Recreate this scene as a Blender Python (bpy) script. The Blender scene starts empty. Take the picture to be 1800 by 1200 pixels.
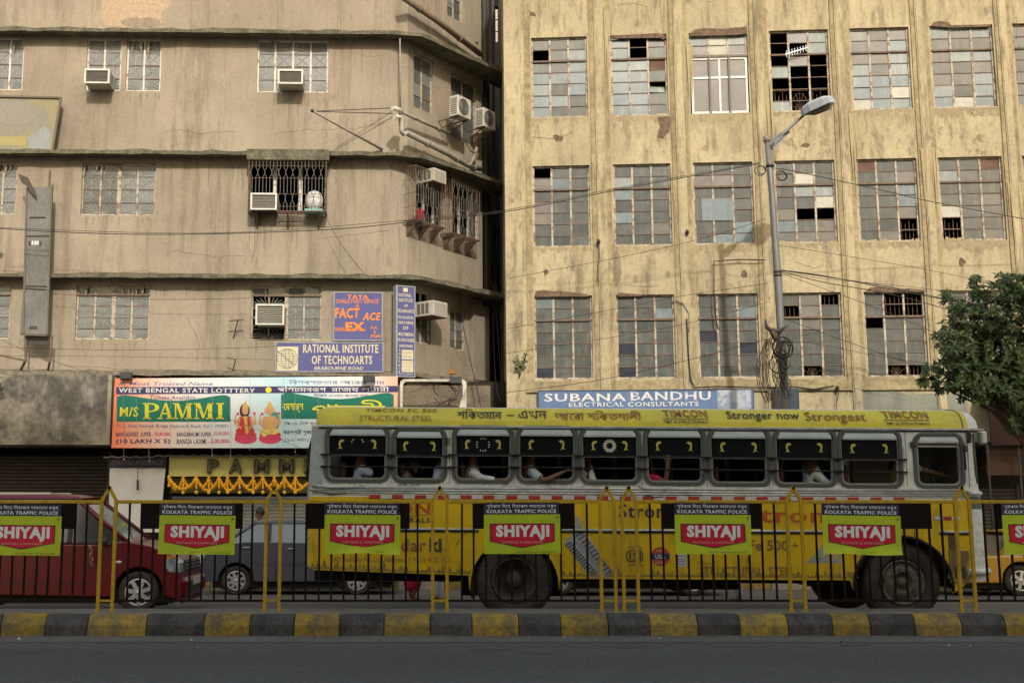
import bpy, bmesh, math, random
from math import sin, cos, tan, atan, atan2, pi, sqrt, radians
from mathutils import Vector, Matrix
random.seed(7)
sc = bpy.context.scene
COL = sc.collection
# ------------------------------------------------------------------ camera
FPX, PPX, CZ = 2037.0, 760.0, 1.5
TH = atan(290 / FPX)
cam_d = bpy.data.cameras.new('camera'); cam = bpy.data.objects.new('camera', cam_d); COL.objects.link(cam)
cam.location = (0, 0, CZ); cam.rotation_euler = (pi / 2 + TH, 0, 0)
cam_d.sensor_width = 36; cam_d.lens = FPX / 1800 * 36; cam_d.shift_x = (900 - PPX) / 1800
cam_d.clip_start = .1; cam_d.clip_end = 1500
sc.camera = cam
# ------------------------------------------------------------------ world and sun
SUN = Vector((-.15, 1, -.66)).normalized()
wd = bpy.data.worlds.new('World'); sc.world = wd; wd.use_nodes = True
nt = wd.node_tree; nt.nodes.clear()
sky = nt.nodes.new('ShaderNodeTexSky'); sky.sky_type = 'NISHITA'; sky.sun_disc = False
sky.sun_elevation = math.asin(-SUN.z); sky.sun_rotation = atan2(-SUN.x, -SUN.y)
sky.air_density = 1.6; sky.dust_density = 4.0; sky.altitude = 20; sky.ozone_density = .6
bg = nt.nodes.new('ShaderNodeBackground'); bg.inputs[1].default_value = .15
wo = nt.nodes.new('ShaderNodeOutputWorld')
hz = nt.nodes.new('ShaderNodeMix'); hz.data_type = 'RGBA'; hz.blend_type = 'MULTIPLY'; hz.inputs[0].default_value = 1; hz.inputs[7].default_value = (1.08, 1.0, .88, 1)
nt.links.new(sky.outputs[0], hz.inputs[6]); nt.links.new(hz.outputs[2], bg.inputs[0]); nt.links.new(bg.outputs[0], wo.inputs[0])
sd = bpy.data.lights.new('sun', 'SUN'); sd.energy = 2.05; sd.angle = radians(1.2); sd.color = (1, .94, .85)
so = bpy.data.objects.new('sun', sd); COL.objects.link(so); so.location = (-5, -40, 45)
so.rotation_euler = SUN.to_track_quat('-Z', 'Y').to_euler()
sc.view_settings.view_transform = 'Standard'; sc.view_settings.look = 'None'
sc.view_settings.exposure = 0.54; sc.view_settings.gamma = 1; sc.view_settings.use_curve_mapping = False
sc.render.engine = 'CYCLES'
sc.cycles.max_bounces = 6; sc.cycles.transparent_max_bounces = 12
sc.cycles.use_denoising = True
# ------------------------------------------------------------------ projection helpers
def ray(px, py):
    a = (px - PPX) / FPX; b = (600 - py) / FPX
    return Vector((a, cos(TH) - b * sin(TH), sin(TH) + b * cos(TH)))
class Fr:
    """vertical frame: origin (x,y), x axis turned by ph; d = distance outwards (towards the street)"""
    def __init__(s, x, y, ph=0.0):
        s.o = Vector((x, y)); s.ph = ph; s.u = Vector((cos(ph), sin(ph))); s.n = Vector((sin(ph), -cos(ph)))
    def w(s, a, z, d=0):
        p = s.o + s.u * a + s.n * d
        return Vector((p.x, p.y, z))
    def sz(s, px, py, d=0):
        r = ray(px, py); o = s.o + s.n * d
        r2 = Vector((r.x, r.y)); t = o.dot(s.n) / r2.dot(s.n)
        p = r * t
        return (Vector((p.x, p.y)) - o).dot(s.u), p.z + CZ
    def box(s, x0, y0, x1, y1, d=0):
        """pixel box -> s0,s1,z0,z1 (mean of edges)"""
        a, z1 = s.sz((x0 + x1) / 2, y0, d); b, z0 = s.sz((x0 + x1) / 2, y1, d)
        s0 = s.sz(x0, (y0 + y1) / 2, d)[0]; s1 = s.sz(x1, (y0 + y1) / 2, d)[0]
        return s0, s1, z0, z1
def FY(Y): return Fr(0, Y, 0)
def P(px, py, Y):
    a, z = FY(Y).sz(px, py); return Vector((a, Y, z))
# ------------------------------------------------------------------ materials
MATS = {}
def M(name, c=(.5, .5, .5), rough=.7, metal=0., c2=None, amt=.5, scale=2., thr=.5, soft=.18, streak=0., sc_c=None, var=.0,
      fine=.12, grime=0., bump=0., bscale=40., spec=.4, alpha=1., emit=0, stretch=(1, 1, 1), coat=0., sscale=(3., 3., .25)):
    if name in MATS: return MATS[name]
    m = bpy.data.materials.new(name); m.use_nodes = True; nt = m.node_tree; N = nt.nodes; L = nt.links
    b = N['Principled BSDF']; out = N['Material Output']
    b.inputs['Roughness'].default_value = rough; b.inputs['Metallic'].default_value = metal
    b.inputs['Specular IOR Level'].default_value = spec
    if coat: b.inputs['Coat Weight'].default_value = coat; b.inputs['Coat Roughness'].default_value = .12
    tc = N.new('ShaderNodeTexCoord'); oi = N.new('ShaderNodeObjectInfo')
    sclr = N.new('ShaderNodeMath'); sclr.operation = 'MULTIPLY'; sclr.inputs[1].default_value = 31.
    L.new(oi.outputs['Random'], sclr.inputs[0])
    add = N.new('ShaderNodeVectorMath'); add.operation = 'ADD'
    L.new(tc.outputs['Object'], add.inputs[0]); L.new(sclr.outputs[0], add.inputs[1])
    def noise(sc_, det, st=(1, 1, 1), rgh=.6):
        mp = N.new('ShaderNodeMapping'); mp.inputs['Scale'].default_value = st
        L.new(add.outputs[0], mp.inputs[0])
        n = N.new('ShaderNodeTexNoise'); n.inputs['Scale'].default_value = sc_; n.inputs['Detail'].default_value = det
        n.inputs['Roughness'].default_value = rgh
        L.new(mp.outputs[0], n.inputs['Vector']); return n.outputs['Fac']
    def ramp(src, lo, hi, mul=1.):
        r = N.new('ShaderNodeMapRange'); r.inputs[1].default_value = lo; r.inputs[2].default_value = hi
        r.inputs[3].default_value = 0; r.inputs[4].default_value = mul; r.interpolation_type = 'SMOOTHSTEP'
        L.new(src, r.inputs[0]); return r.outputs[0]
    def mix(f, a, bb, mode='MIX'):
        x = N.new('ShaderNodeMix'); x.data_type = 'RGBA'; x.blend_type = mode
        if hasattr(f, 'links') or hasattr(f, 'is_linked'): L.new(f, x.inputs[0])
        else: x.inputs[0].default_value = f
        for i, v in ((6, a), (7, bb)):
            if isinstance(v, tuple): x.inputs[i].default_value = (*v, 1)
            else: L.new(v, x.inputs[i])
        return x.outputs[2]
    col = tuple(c)
    if c2 is not None: col = mix(ramp(noise(scale, 6, stretch), thr - soft, thr + soft, amt), col, tuple(c2))
    if streak: col = mix(ramp(noise(1., 6, sscale, .7), .47, .7, streak), col, tuple(sc_c or [x * .4 for x in c]))
    if grime:
        g1 = ramp(noise(5., 8, (1, 1, .45), .75), .5, .66, 1.); g2 = ramp(noise(.55, 4), .42, .62, grime); gm = N.new('ShaderNodeMath'); gm.operation = 'MULTIPLY'; L.new(g1, gm.inputs[0]); L.new(g2, gm.inputs[1])
        col = mix(gm.outputs[0], col, tuple(sc_c or [x * .4 for x in c]))
        g3 = ramp(noise(22., 3), .66, .74, grime * .7); col = mix(g3, col, tuple(x * .55 for x in (sc_c or c)))
    if fine: col = mix(ramp(noise(bscale * .5, 4), .25, .75, 1.), mix(1., col, (1 - fine,) * 3, 'MULTIPLY'), mix(1., col, (1 + fine * .8,) * 3, 'MULTIPLY'))
    if var:
        h = N.new('ShaderNodeMapRange'); h.inputs[3].default_value = 1 - var; h.inputs[4].default_value = 1 + var
        L.new(oi.outputs['Random'], h.inputs[0])
        cc = N.new('ShaderNodeCombineColor')
        for i in range(3): L.new(h.outputs[0], cc.inputs[i])
        col = mix(1., col, cc.outputs[0], 'MULTIPLY')
    if isinstance(col, tuple): b.inputs['Base Color'].default_value = (*col, 1)
    else: L.new(col, b.inputs['Base Color'])
    if bump:
        bp = N.new('ShaderNodeBump'); bp.inputs['Strength'].default_value = min(1., bump); bp.inputs['Distance'].default_value = .02
        L.new(noise(bscale, 5), bp.inputs['Height']); L.new(bp.outputs[0], b.inputs['Normal'])
    if alpha < 1:
        t = N.new('ShaderNodeBsdfTransparent'); mx = N.new('ShaderNodeMixShader'); mx.inputs[0].default_value = alpha
        L.new(t.outputs[0], mx.inputs[1]); L.new(b.outputs[0], mx.inputs[2]); L.new(mx.outputs[0], out.inputs[0])
    MATS[name] = m; return m
# ------------------------------------------------------------------ objects
WORLD = {}
def tag(o, label=None, cat=None, group=None, kind=None):
    if label: o['label'] = label
    if cat: o['category'] = cat
    if group: o['group'] = group
    if kind: o['kind'] = kind
    return o
def thing(name, label, cat, loc=(0, 0, 0), group=None):
    o = bpy.data.objects.new(name, None); COL.objects.link(o); o.location = loc; o.empty_display_size = .2
    WORLD[o.name] = Vector(loc); return tag(o, label, cat, group)
def inst(name, me, parent, loc=(0, 0, 0), rz=0., scale=None):
    """loc in parent space"""
    o = bpy.data.objects.new(name, me); COL.objects.link(o); o.parent = parent; o.location = loc
    if rz: o.rotation_euler = (0, 0, rz)
    if scale: o.scale = scale
    if parent is not None: WORLD[o.name] = WORLD.get(parent.name, Vector()) + Vector(loc)
    else: WORLD[o.name] = Vector(loc)
    return o
def copy_tree(o, parent=None, off=None, label=None):
    c = o.copy(); COL.objects.link(c); c.parent = parent
    if parent is None and off is not None: c.location = Vector(o.location) + Vector(off)
    if label: c['label'] = label
    WORLD[c.name] = WORLD.get(o.name, Vector()) + Vector(off or (0, 0, 0))
    for ch in list(o.children): copy_tree(ch, c)
    return c
class MB:
    def __init__(s): s.v = []; s.f = []; s.m = []; s.sm = []
    def face(s, pts, mi=0, smooth=False):
        i = len(s.v); s.v += [Vector(p) for p in pts]; s.f.append(list(range(i, i + len(pts)))); s.m.append(mi); s.sm.append(smooth); return s
    def raw(s, vs, fs, mi=0, smooth=False):
        i = len(s.v); s.v += [Vector(p) for p in vs]
        for f in fs: s.f.append([i + k for k in f]); s.m.append(mi); s.sm.append(smooth)
        return s
    def box(s, a, b, mi=0):
        x0, y0, z0 = a; x1, y1, z1 = b
        vs = [(x0, y0, z0), (x1, y0, z0), (x1, y1, z0), (x0, y1, z0), (x0, y0, z1), (x1, y0, z1), (x1, y1, z1), (x0, y1, z1)]
        return s.raw(vs, [(0, 3, 2, 1), (4, 5, 6, 7), (0, 1, 5, 4), (1, 2, 6, 5), (2, 3, 7, 6), (3, 0, 4, 7)], mi)
    def fbox(s, F, s0, s1, z0, z1, d0, d1, mi=0):
        """box in a frame, d0 back, d1 front"""
        c = [F.w(s0, z0, d1), F.w(s1, z0, d1), F.w(s1, z0, d0), F.w(s0, z0, d0), F.w(s0, z1, d1), F.w(s1, z1, d1), F.w(s1, z1, d0), F.w(s0, z1, d0)]
        return s.raw(c, [(0, 3, 2, 1), (4, 5, 6, 7), (0, 1, 5, 4), (1, 2, 6, 5), (2, 3, 7, 6), (3, 0, 4, 7)], mi)
    def tube(s, pts, r, n=8, mi=0, cap=True, smooth=True):
        pts = [Vector(p) for p in pts]; rs = r if isinstance(r, (list, tuple)) else [r] * len(pts)
        base = len(s.v); prev = None
        for i, p in enumerate(pts):
            t = (pts[min(i + 1, len(pts) - 1)] - pts[max(i - 1, 0)])
            t = t.normalized() if t.length > 1e-9 else Vector((0, 0, 1))
            if prev is None:
                a = Vector((0, 0, 1)) if abs(t.z) < .9 else Vector((0, 1, 0))
                x = t.cross(a).normalized()
            else:
                x = prev - t * prev.dot(t); x = x.normalized() if x.length > 1e-6 else t.orthogonal().normalized()
            prev = x; y = t.cross(x)
            for k in range(n):
                an = 2 * pi * k / n; s.v.append(p + (x * cos(an) + y * sin(an)) * rs[i])
        for i in range(len(pts) - 1):
            for k in range(n):
                a = base + i * n + k; b = base + i * n + (k + 1) % n
                s.f.append([a, b, b + n, a + n]); s.m.append(mi); s.sm.append(smooth)
        if cap:
            s.f.append([base + k for k in range(n)][::-1]); s.m.append(mi); s.sm.append(False)
            e = base + (len(pts) - 1) * n; s.f.append([e + k for k in range(n)]); s.m.append(mi); s.sm.append(False)
        return s
    def bar(s, p, q, w, h=None, mi=0, up=(0, 0, 1)):
        p = Vector(p); q = Vector(q); t = (q - p).normalized(); u = Vector(up)
        if abs(t.dot(u)) > .95: u = Vector((0, 1, 0))
        x = t.cross(u).normalized() * (w / 2); y = x.cross(t).normalized() * ((h or w) / 2)
        vs = [p - x - y, p + x - y, p + x + y, p - x + y, q - x - y, q + x - y, q + x + y, q - x + y]
        return s.raw(vs, [(0, 3, 2, 1), (4, 5, 6, 7), (0, 1, 5, 4), (1, 2, 6, 5), (2, 3, 7, 6), (3, 0, 4, 7)], mi)
    def ball(s, c, r, mi=0, nu=8, nv=6, smooth=True):
        c = Vector(c); r = (r, r, r) if isinstance(r, (int, float)) else r; base = len(s.v)
        for j in range(1, nv):
            th = pi * j / nv
            for i in range(nu):
                a = 2 * pi * i / nu; s.v.append(c + Vector((r[0] * sin(th) * cos(a), r[1] * sin(th) * sin(a), r[2] * cos(th))))
        top = len(s.v); s.v.append(c + Vector((0, 0, r[2]))); s.v.append(c - Vector((0, 0, r[2])))
        for j in range(nv - 2):
            for i in range(nu):
                a = base + j * nu + i; b = base + j * nu + (i + 1) % nu; s.f.append([a, a + nu, b + nu, b]); s.m.append(mi); s.sm.append(smooth)
        for i in range(nu):
            s.f.append([top, base + i, base + (i + 1) % nu]); s.m.append(mi); s.sm.append(smooth)
            e = base + (nv - 2) * nu; s.f.append([top + 1, e + (i + 1) % nu, e + i]); s.m.append(mi); s.sm.append(smooth)
        return s
    def lathe(s, c, prof, n=28, mi=0, axis='Y', smooth=True):
        """profile (r, h) round an axis through c"""
        c = Vector(c); base = len(s.v)
        for r, h in prof:
            for k in range(n):
                a = 2 * pi * k / n
                s.v.append(c + (Vector((r * cos(a), h, r * sin(a))) if axis == 'Y' else Vector((r * cos(a), r * sin(a), h))))
        for i in range(len(prof) - 1):
            for k in range(n):
                a = base + i * n + k; b = base + i * n + (k + 1) % n
                s.f.append([a, b, b + n, a + n]); s.m.append(mi); s.sm.append(smooth)
        return s
    def prism(s, poly, fn, d0, d1, mi=0, mi_side=None):
        """poly of 2D points; fn(a,b,d)->3D; extruded from d0 (back) to d1 (front)"""
        n = len(poly); i = len(s.v)
        s.v += [fn(a, b, d1) for a, b in poly] + [fn(a, b, d0) for a, b in poly]
        s.f.append(list(range(i, i + n))); s.m.append(mi); s.sm.append(False)
        s.f.append([i + n + k for k in range(n)][::-1]); s.m.append(mi); s.sm.append(False)
        for k in range(n):
            a, b = i + k, i + (k + 1) % n; s.f.append([b, a, a + n, b + n]); s.m.append(mi if mi_side is None else mi_side); s.sm.append(False)
        return s
    def bounds(s):
        xs = [p.x for p in s.v]; ys = [p.y for p in s.v]; zs = [p.z for p in s.v]
        return min(xs), max(xs), min(ys), max(ys), min(zs), max(zs)
    def mesh(s, name, mats, org=Vector(), bevel=0., tri=False, merge=False, segs=1):
        me = bpy.data.meshes.new(name)
        me.from_pydata([tuple(p - org) for p in s.v], [], s.f)
        me.polygons.foreach_set('material_index', s.m); me.polygons.foreach_set('use_smooth', s.sm)
        for m in (mats if isinstance(mats, (list, tuple)) else [mats]): me.materials.append(m)
        if bevel or tri or merge:
            bm = bmesh.new(); bm.from_mesh(me)
            if merge or bevel: bmesh.ops.remove_doubles(bm, verts=bm.verts, dist=1e-4)
            if bevel:
                es = [e for e in bm.edges if len(e.link_faces) == 2 and e.calc_face_angle(0) > .5]
                bmesh.ops.bevel(bm, geom=es, offset=bevel, segments=segs, affect='EDGES', profile=.6, clamp_overlap=True)
            if tri: bmesh.ops.triangulate(bm, faces=[f for f in bm.faces if len(f.verts) > 4])
            bm.to_mesh(me); bm.free()
        me.update(); return me
    def build(s, name, mats, parent=None, **kw):
        if parent is not None:
            me = s.mesh(name, mats, WORLD[parent.name], **kw); return inst(name, me, parent)
        b = s.bounds(); org = Vector(((b[0] + b[1]) / 2, (b[2] + b[3]) / 2, b[4]))
        me = s.mesh(name, mats, org, **kw); o = bpy.data.objects.new(name, me); COL.objects.link(o); o.location = org
        WORLD[o.name] = org; return o
def struct(name, mb, mats, **kw):
    o = mb.build(name, mats, **kw); o['kind'] = 'structure'; return o
# ------------------------------------------------------------------ lettering
TXT = {}
def glyphs(txt, bold=0., res=2):
    k = (txt, bold)
    if k not in TXT:
        cu = bpy.data.curves.new('lettering', 'FONT'); cu.body = txt; cu.size = 1; cu.offset = bold; cu.space_character = 1 + 2.2 * max(0, bold) + (.09 if bold == .012 else 0); cu.resolution_u = res
        ob = bpy.data.objects.new('lettering', cu); COL.objects.link(ob)
        dg = bpy.context.evaluated_depsgraph_get(); dg.update()
        me = bpy.data.meshes.new_from_object(ob.evaluated_get(dg))
        vs = [tuple(v.co[:2]) for v in me.vertices]; fs = [tuple(p.vertices) for p in me.polygons]
        bpy.data.objects.remove(ob); bpy.data.curves.remove(cu); bpy.data.meshes.remove(me)
        x0 = min(v[0] for v in vs); x1 = max(v[0] for v in vs); y0 = min(v[1] for v in vs); y1 = max(v[1] for v in vs)
        TXT[k] = ([((x - x0) / (x1 - x0), (y - y0) / (y1 - y0)) for x, y in vs], fs)
    return TXT[k]
def heavy(txt, bold, w, h):
    """stroke weight: letters whose outlines collapse when fattened get staggered copies instead"""
    if bold > .018 and any(c in txt for c in 'MNWmnw') and txt.isascii(): return [(-h * bold * .4, 0, .012), (h * bold * .4, .0006, .012)]
    if bold > .005 and not txt.isascii(): return [(0, 0, .0), (h * .03, .0005, 0)]
    return [(0, 0, bold)]
def text_on(mb, F, txt, s0, s1, z0, z1, d, bold=0., mi=0, slant=0.):
    for dx, dd, bo in heavy(txt, bold, s1 - s0, z1 - z0):
        vs, fs = glyphs(txt, bo)
        mb.raw([F.w(s0 + dx + (s1 - s0) * (a + slant * b), z0 + (z1 - z0) * b, d + dd) for a, b in vs], fs, mi)
    return mb
def text_px(mb, F, txt, box, d, **kw):
    s0, s1, z0, z1 = F.box(*box, d); return text_on(mb, F, txt, s0, s1, z0, z1, d, **kw)
def rrect(a0, a1, b0, b1, r, n=5):
    pts = []
    for cx, cy, st in ((a1 - r, b1 - r, 0), (a0 + r, b1 - r, 90), (a0 + r, b0 + r, 180), (a1 - r, b0 + r, 270)):
        for k in range(n + 1):
            t = radians(st + 90 * k / n); pts.append((cx + r * cos(t), cy + r * sin(t)))
    return pts
def ring(mb, outer, inner, fn, d0, d1, mi=0):
    """frame between two loops of the same length; d1 front"""
    n = len(outer)
    i = len(mb.v); mb.v += [fn(*p, d1) for p in outer] + [fn(*p, d1) for p in inner] + [fn(*p, d0) for p in outer] + [fn(*p, d0) for p in inner]
    for k in range(n):
        j = (k + 1) % n
        for q in ((i + k, i + j, i + n + j, i + n + k), (i + j, i + k, i + 2 * n + k, i + 2 * n + j), (i + n + k, i + n + j, i + 3 * n + j, i + 3 * n + k)):
            mb.f.append(list(q)); mb.m.append(mi); mb.sm.append(False)
    return mb
def wall_holes(mb, F, s0, s1, z0, z1, holes, d=0., t=.22, mi=0, mir=0, cell=1.5):
    """wall face with rectangular openings and their reveals"""
    S = {s0, s1}; Z = {z0, z1}
    for h in holes: S |= {max(s0, min(s1, h[0])), max(s0, min(s1, h[1]))}; Z |= {max(z0, min(z1, h[2])), max(z0, min(z1, h[3]))}
    S = sorted(S); Z = sorted(Z); idx = {}
    def vi(a, z):
        k = (round(a, 5), round(z, 5))
        if k not in idx: idx[k] = len(mb.v); mb.v.append(F.w(a, z, d))
        return idx[k]
    for i in range(len(S) - 1):
        for j in range(len(Z) - 1):
            cs = (S[i] + S[i + 1]) / 2; cz = (Z[j] + Z[j + 1]) / 2
            if S[i + 1] - S[i] < 1e-5 or Z[j + 1] - Z[j] < 1e-5: continue
            if any(h[0] < cs < h[1] and h[2] < cz < h[3] for h in holes): continue
            mb.f.append([vi(S[i], Z[j]), vi(S[i + 1], Z[j]), vi(S[i + 1], Z[j + 1]), vi(S[i], Z[j + 1])]); mb.m.append(mi); mb.sm.append(False)
    for h in holes:
        a, b, c, e = max(h[0], s0), min(h[1], s1), h[2], h[3]
        for q in (((a, c), (b, c)), ((b, c), (b, e)), ((b, e), (a, e)), ((a, e), (a, c))):
            (p0, q0), (p1, q1) = q; mb.face([F.w(p0, q0, d), F.w(p0, q0, d - t), F.w(p1, q1, d - t), F.w(p1, q1, d)], mir)
    return mb
# ------------------------------------------------------------------ Bengali in visual order (the text object does no shaping)
def bn(t):
    t = t.replace('\u09cb', '\u09c7\u09be').replace('\u09cc', '\u09c7\u09d7'); o = []
    for ch in t:
        if ch in '\u09bf\u09c7\u09c8':
            k = len(o) - 1
            while k > 0 and (o[k] == '\u09bc' or o[k - 1] == '\u09cd'): k -= 1 if o[k] == '\u09bc' else 2
            o.insert(max(k, 0), ch)
        else: o.append(ch)
    s = ''.join(o); out = ''
    for i, ch in enumerate(s):
        if ch == '\u09cd' and not (i and s[i - 1] == '\u09b0'): continue
        out += ch
    return out
# ------------------------------------------------------------------ base materials
LW = M('beige_plaster', (.365, .318, .248), .92, c2=(.22, .188, .145), amt=.8, scale=.36, thr=.52, soft=.26, streak=.65, sc_c=(.165, .14, .105), grime=.55, fine=.1, bump=.2, bscale=30, spec=.15)
LEDGE = M('mossy_concrete', (.17, .16, .115), .95, c2=(.07, .07, .05), amt=.8, scale=3, streak=.4, fine=.3, bump=.8, bscale=20, spec=.1)
RW = M('ochre_plaster', (.47, .41, .265), .92, c2=(.33, .285, .19), amt=.75, scale=.5, thr=.5, soft=.2, streak=.95, sc_c=(.19, .16, .11), grime=1., fine=.12, bump=.25, bscale=26, spec=.15, sscale=(3.2, 3.2, .55))
RWD = M('grimy_shade_ochre', (.40, .335, .195), .92, c2=(.25, .21, .13), amt=.8, scale=1.3, thr=.47, streak=.5, grime=.6, sc_c=(.15, .125, .085), fine=.25, bump=.5, bscale=14, spec=.1)
BRICKY = M('bare_brick', (.21, .145, .10), .95, c2=(.11, .08, .06), amt=.9, scale=9, fine=.3, bump=1, bscale=30, spec=.1)
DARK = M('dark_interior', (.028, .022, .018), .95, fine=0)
GAPM = M('gap_shade_wall', (.018, .017, .016), .95, c2=(.01, .01, .01), scale=1.5, fine=.2, spec=.1)  # near black: the shade of the deep gap put into the colour
RUST = M('rusty_iron', (.10, .06, .04), .8, c2=(.18, .13, .09), scale=12, fine=.2)
GLGREY = M('dusty_glass', (.078, .090, .086), .28, c2=(.125, .134, .124), amt=.8, scale=1.6, thr=.5, soft=.2, var=.16, fine=.1, spec=.6, streak=.3, sc_c=(.27, .26, .23), alpha=.88)
GLBLUE = M('sky_blue_dusty_glass', (.145, .195, .22), .28, c2=(.2, .25, .27), amt=.8, scale=1.8, var=.15, fine=.1, spec=.6, streak=.3, sc_c=(.4, .42, .4), alpha=.92)  # blue sky reflection put into the colour of the dusty glass
GLMILK = M('milky_glass', (.23, .28, .275), .45, c2=(.21, .24, .235), amt=.7, scale=3, var=.12, streak=.3, sc_c=(.55, .55, .5))
GLDARK = M('dark_glass', (.035, .04, .055), .15, c2=(.07, .07, .09), scale=2, spec=.7)
GLPINK = M('pinkish_glass', (.135, .132, .12), .35, c2=(.22, .2, .175), amt=.6, scale=1.3, var=.1)
BOARDW = M('white_board_and_glare', (.5, .5, .43), .7, c2=(.38, .37, .32), amt=.6, scale=2, var=.08)
BOARDR = M('brown_board', (.10, .055, .04), .8, c2=(.17, .105, .07), amt=.8, scale=2)
GLL = M('figured_glass', (.20, .225, .225), .3, c2=(.28, .305, .30), amt=.8, scale=1.4, var=.15, fine=.12, spec=.7, alpha=.62)
FRAMEP = M('peeling_frame', (.45, .41, .33), .8, c2=(.2, .135, .1), amt=.95, scale=7, thr=.53, soft=.1, fine=.2)
FRAMED = M('rusty_bar', (.13, .09, .065), .85, c2=(.24, .19, .14), scale=9)
WHITEP = M('white_paint', (.74, .73, .7), .5, c2=(.6, .58, .53), scale=4, fine=.08)
WORNW = M('worn_white_frame', (.62, .6, .53), .7, c2=(.24, .12, .09), amt=.9, scale=6, thr=.6, soft=.08)
GRILL = M('pale_grille_paint', (.34, .35, .33), .6)
BLACKI = M('black_iron', (.035, .033, .032), .6, c2=(.09, .07, .055), scale=10)
CABLE = M('black_cable', (.025, .022, .02), .7)
PVC = M('white_plastic_pipe', (.62, .6, .54), .45, c2=(.42, .39, .33), scale=5)
PIPEG = M('grey_pipe', (.3, .285, .24), .6, c2=(.18, .16, .13), scale=4)
PIPEB = M('brown_pipe', (.2, .145, .1), .7, c2=(.12, .09, .07), scale=4)
ACM = M('cream_casing', (.52, .5, .43), .55, c2=(.34, .32, .26), scale=5, streak=.3, sc_c=(.25, .2, .15))
ACG = M('ac_louvre', (.14, .13, .105), .7, c2=(.09, .085, .07), scale=20)
# ------------------------------------------------------------------ frames of the two street fronts
phL = atan(.024); phR = -atan(.075)
LF = Fr(-5.3, 30.0, phL)
RF = Fr(1.9, 30.0, phR)
bpt = LF.w(LF.sz(688, 380)[0], 0)
phM = radians(24); MF = Fr(bpt.x, bpt.y, phM); sM = MF.sz(716, 380)[0]
cpt = MF.w(sM, 0); phS = radians(52.6); SF = Fr(cpt.x, cpt.y, phS); sS = SF.sz(848, 380)[0]
dpt = SF.w(sS, 0)
def zL(py, d=0, px=350): return LF.sz(px, py, d)[1]
def zR(py, d=0, px=1270): return RF.sz(px, py, d)[1]
LTOP = 17.5
# ================================================================== LEFT BUILDING
LB = thing('corner_building', 'beige plaster corner building with dark ledges between its storeys, left of the gap', 'building', (-8, 31, 0))
s0L = -24.; s1L = LF.sz(688, 380)[0]
zr = [(LF.sz(350, a)[1], LF.sz(350, b)[1]) for a, b in ((161, 69), (379, 287), (597, 502))]
def hole(F, x0, x1, z0, z1, ymid):
    return (F.sz(x0, ymid)[0], F.sz(x1, ymid)[0], z0, z1)
WL = [(-60, 41, 0), (152, 213, 0), (222, 283, 0), (452, 577, 0), (-75, 29, 1), (143, 273, 1), (437, 573, 1), (-70, 18, 2), (133, 263, 2), (441, 565, 2)]
holesL = [hole(LF, a, b, *zr[r], (115, 333, 550)[r]) for a, b, r in WL]
holesL[6] = (holesL[6][0], holesL[6][1], LF.sz(505, 372)[1], LF.sz(505, 282)[1])
mb = MB(); wall_holes(mb, LF, s0L, s1L, zL(659), LTOP, holesL)
WS = [(727, 762, 195, 100), (793, 838, 250, 140), (786, 814, 34, -40), (731, 783, 395, 300), (795, 843, 418, 322), (729, 757, 604, 512), (791, 818, 615, 545)]
def sbox(x0, x1, yb, yt):
    xm = (x0 + x1) / 2
    return (SF.sz(x0, (yb + yt) / 2)[0], SF.sz(x1, (yb + yt) / 2)[0], SF.sz(xm, yb)[1], SF.sz(xm, yt)[1])
holesS = [sbox(*w) for w in WS]
wall_holes(mb, MF, 0, sM, zL(668), LTOP, [])
wall_holes(mb, SF, 0, sS, 3.2, LTOP, holesS)
RET = Fr(dpt.x, dpt.y, radians(95)); wall_holes(mb, RET, 0, 3.5, 0, LTOP, [])
mb.build('wall', LW, LB)
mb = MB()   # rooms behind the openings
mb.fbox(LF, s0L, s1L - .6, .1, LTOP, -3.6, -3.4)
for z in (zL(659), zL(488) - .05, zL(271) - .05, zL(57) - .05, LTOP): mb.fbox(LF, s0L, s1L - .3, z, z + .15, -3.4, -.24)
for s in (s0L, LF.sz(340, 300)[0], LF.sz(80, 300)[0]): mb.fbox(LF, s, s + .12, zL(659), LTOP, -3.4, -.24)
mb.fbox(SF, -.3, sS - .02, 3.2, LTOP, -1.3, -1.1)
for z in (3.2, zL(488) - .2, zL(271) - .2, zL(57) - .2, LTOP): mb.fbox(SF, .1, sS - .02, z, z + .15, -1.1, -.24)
mb.build('room', DARK, LB)
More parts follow.
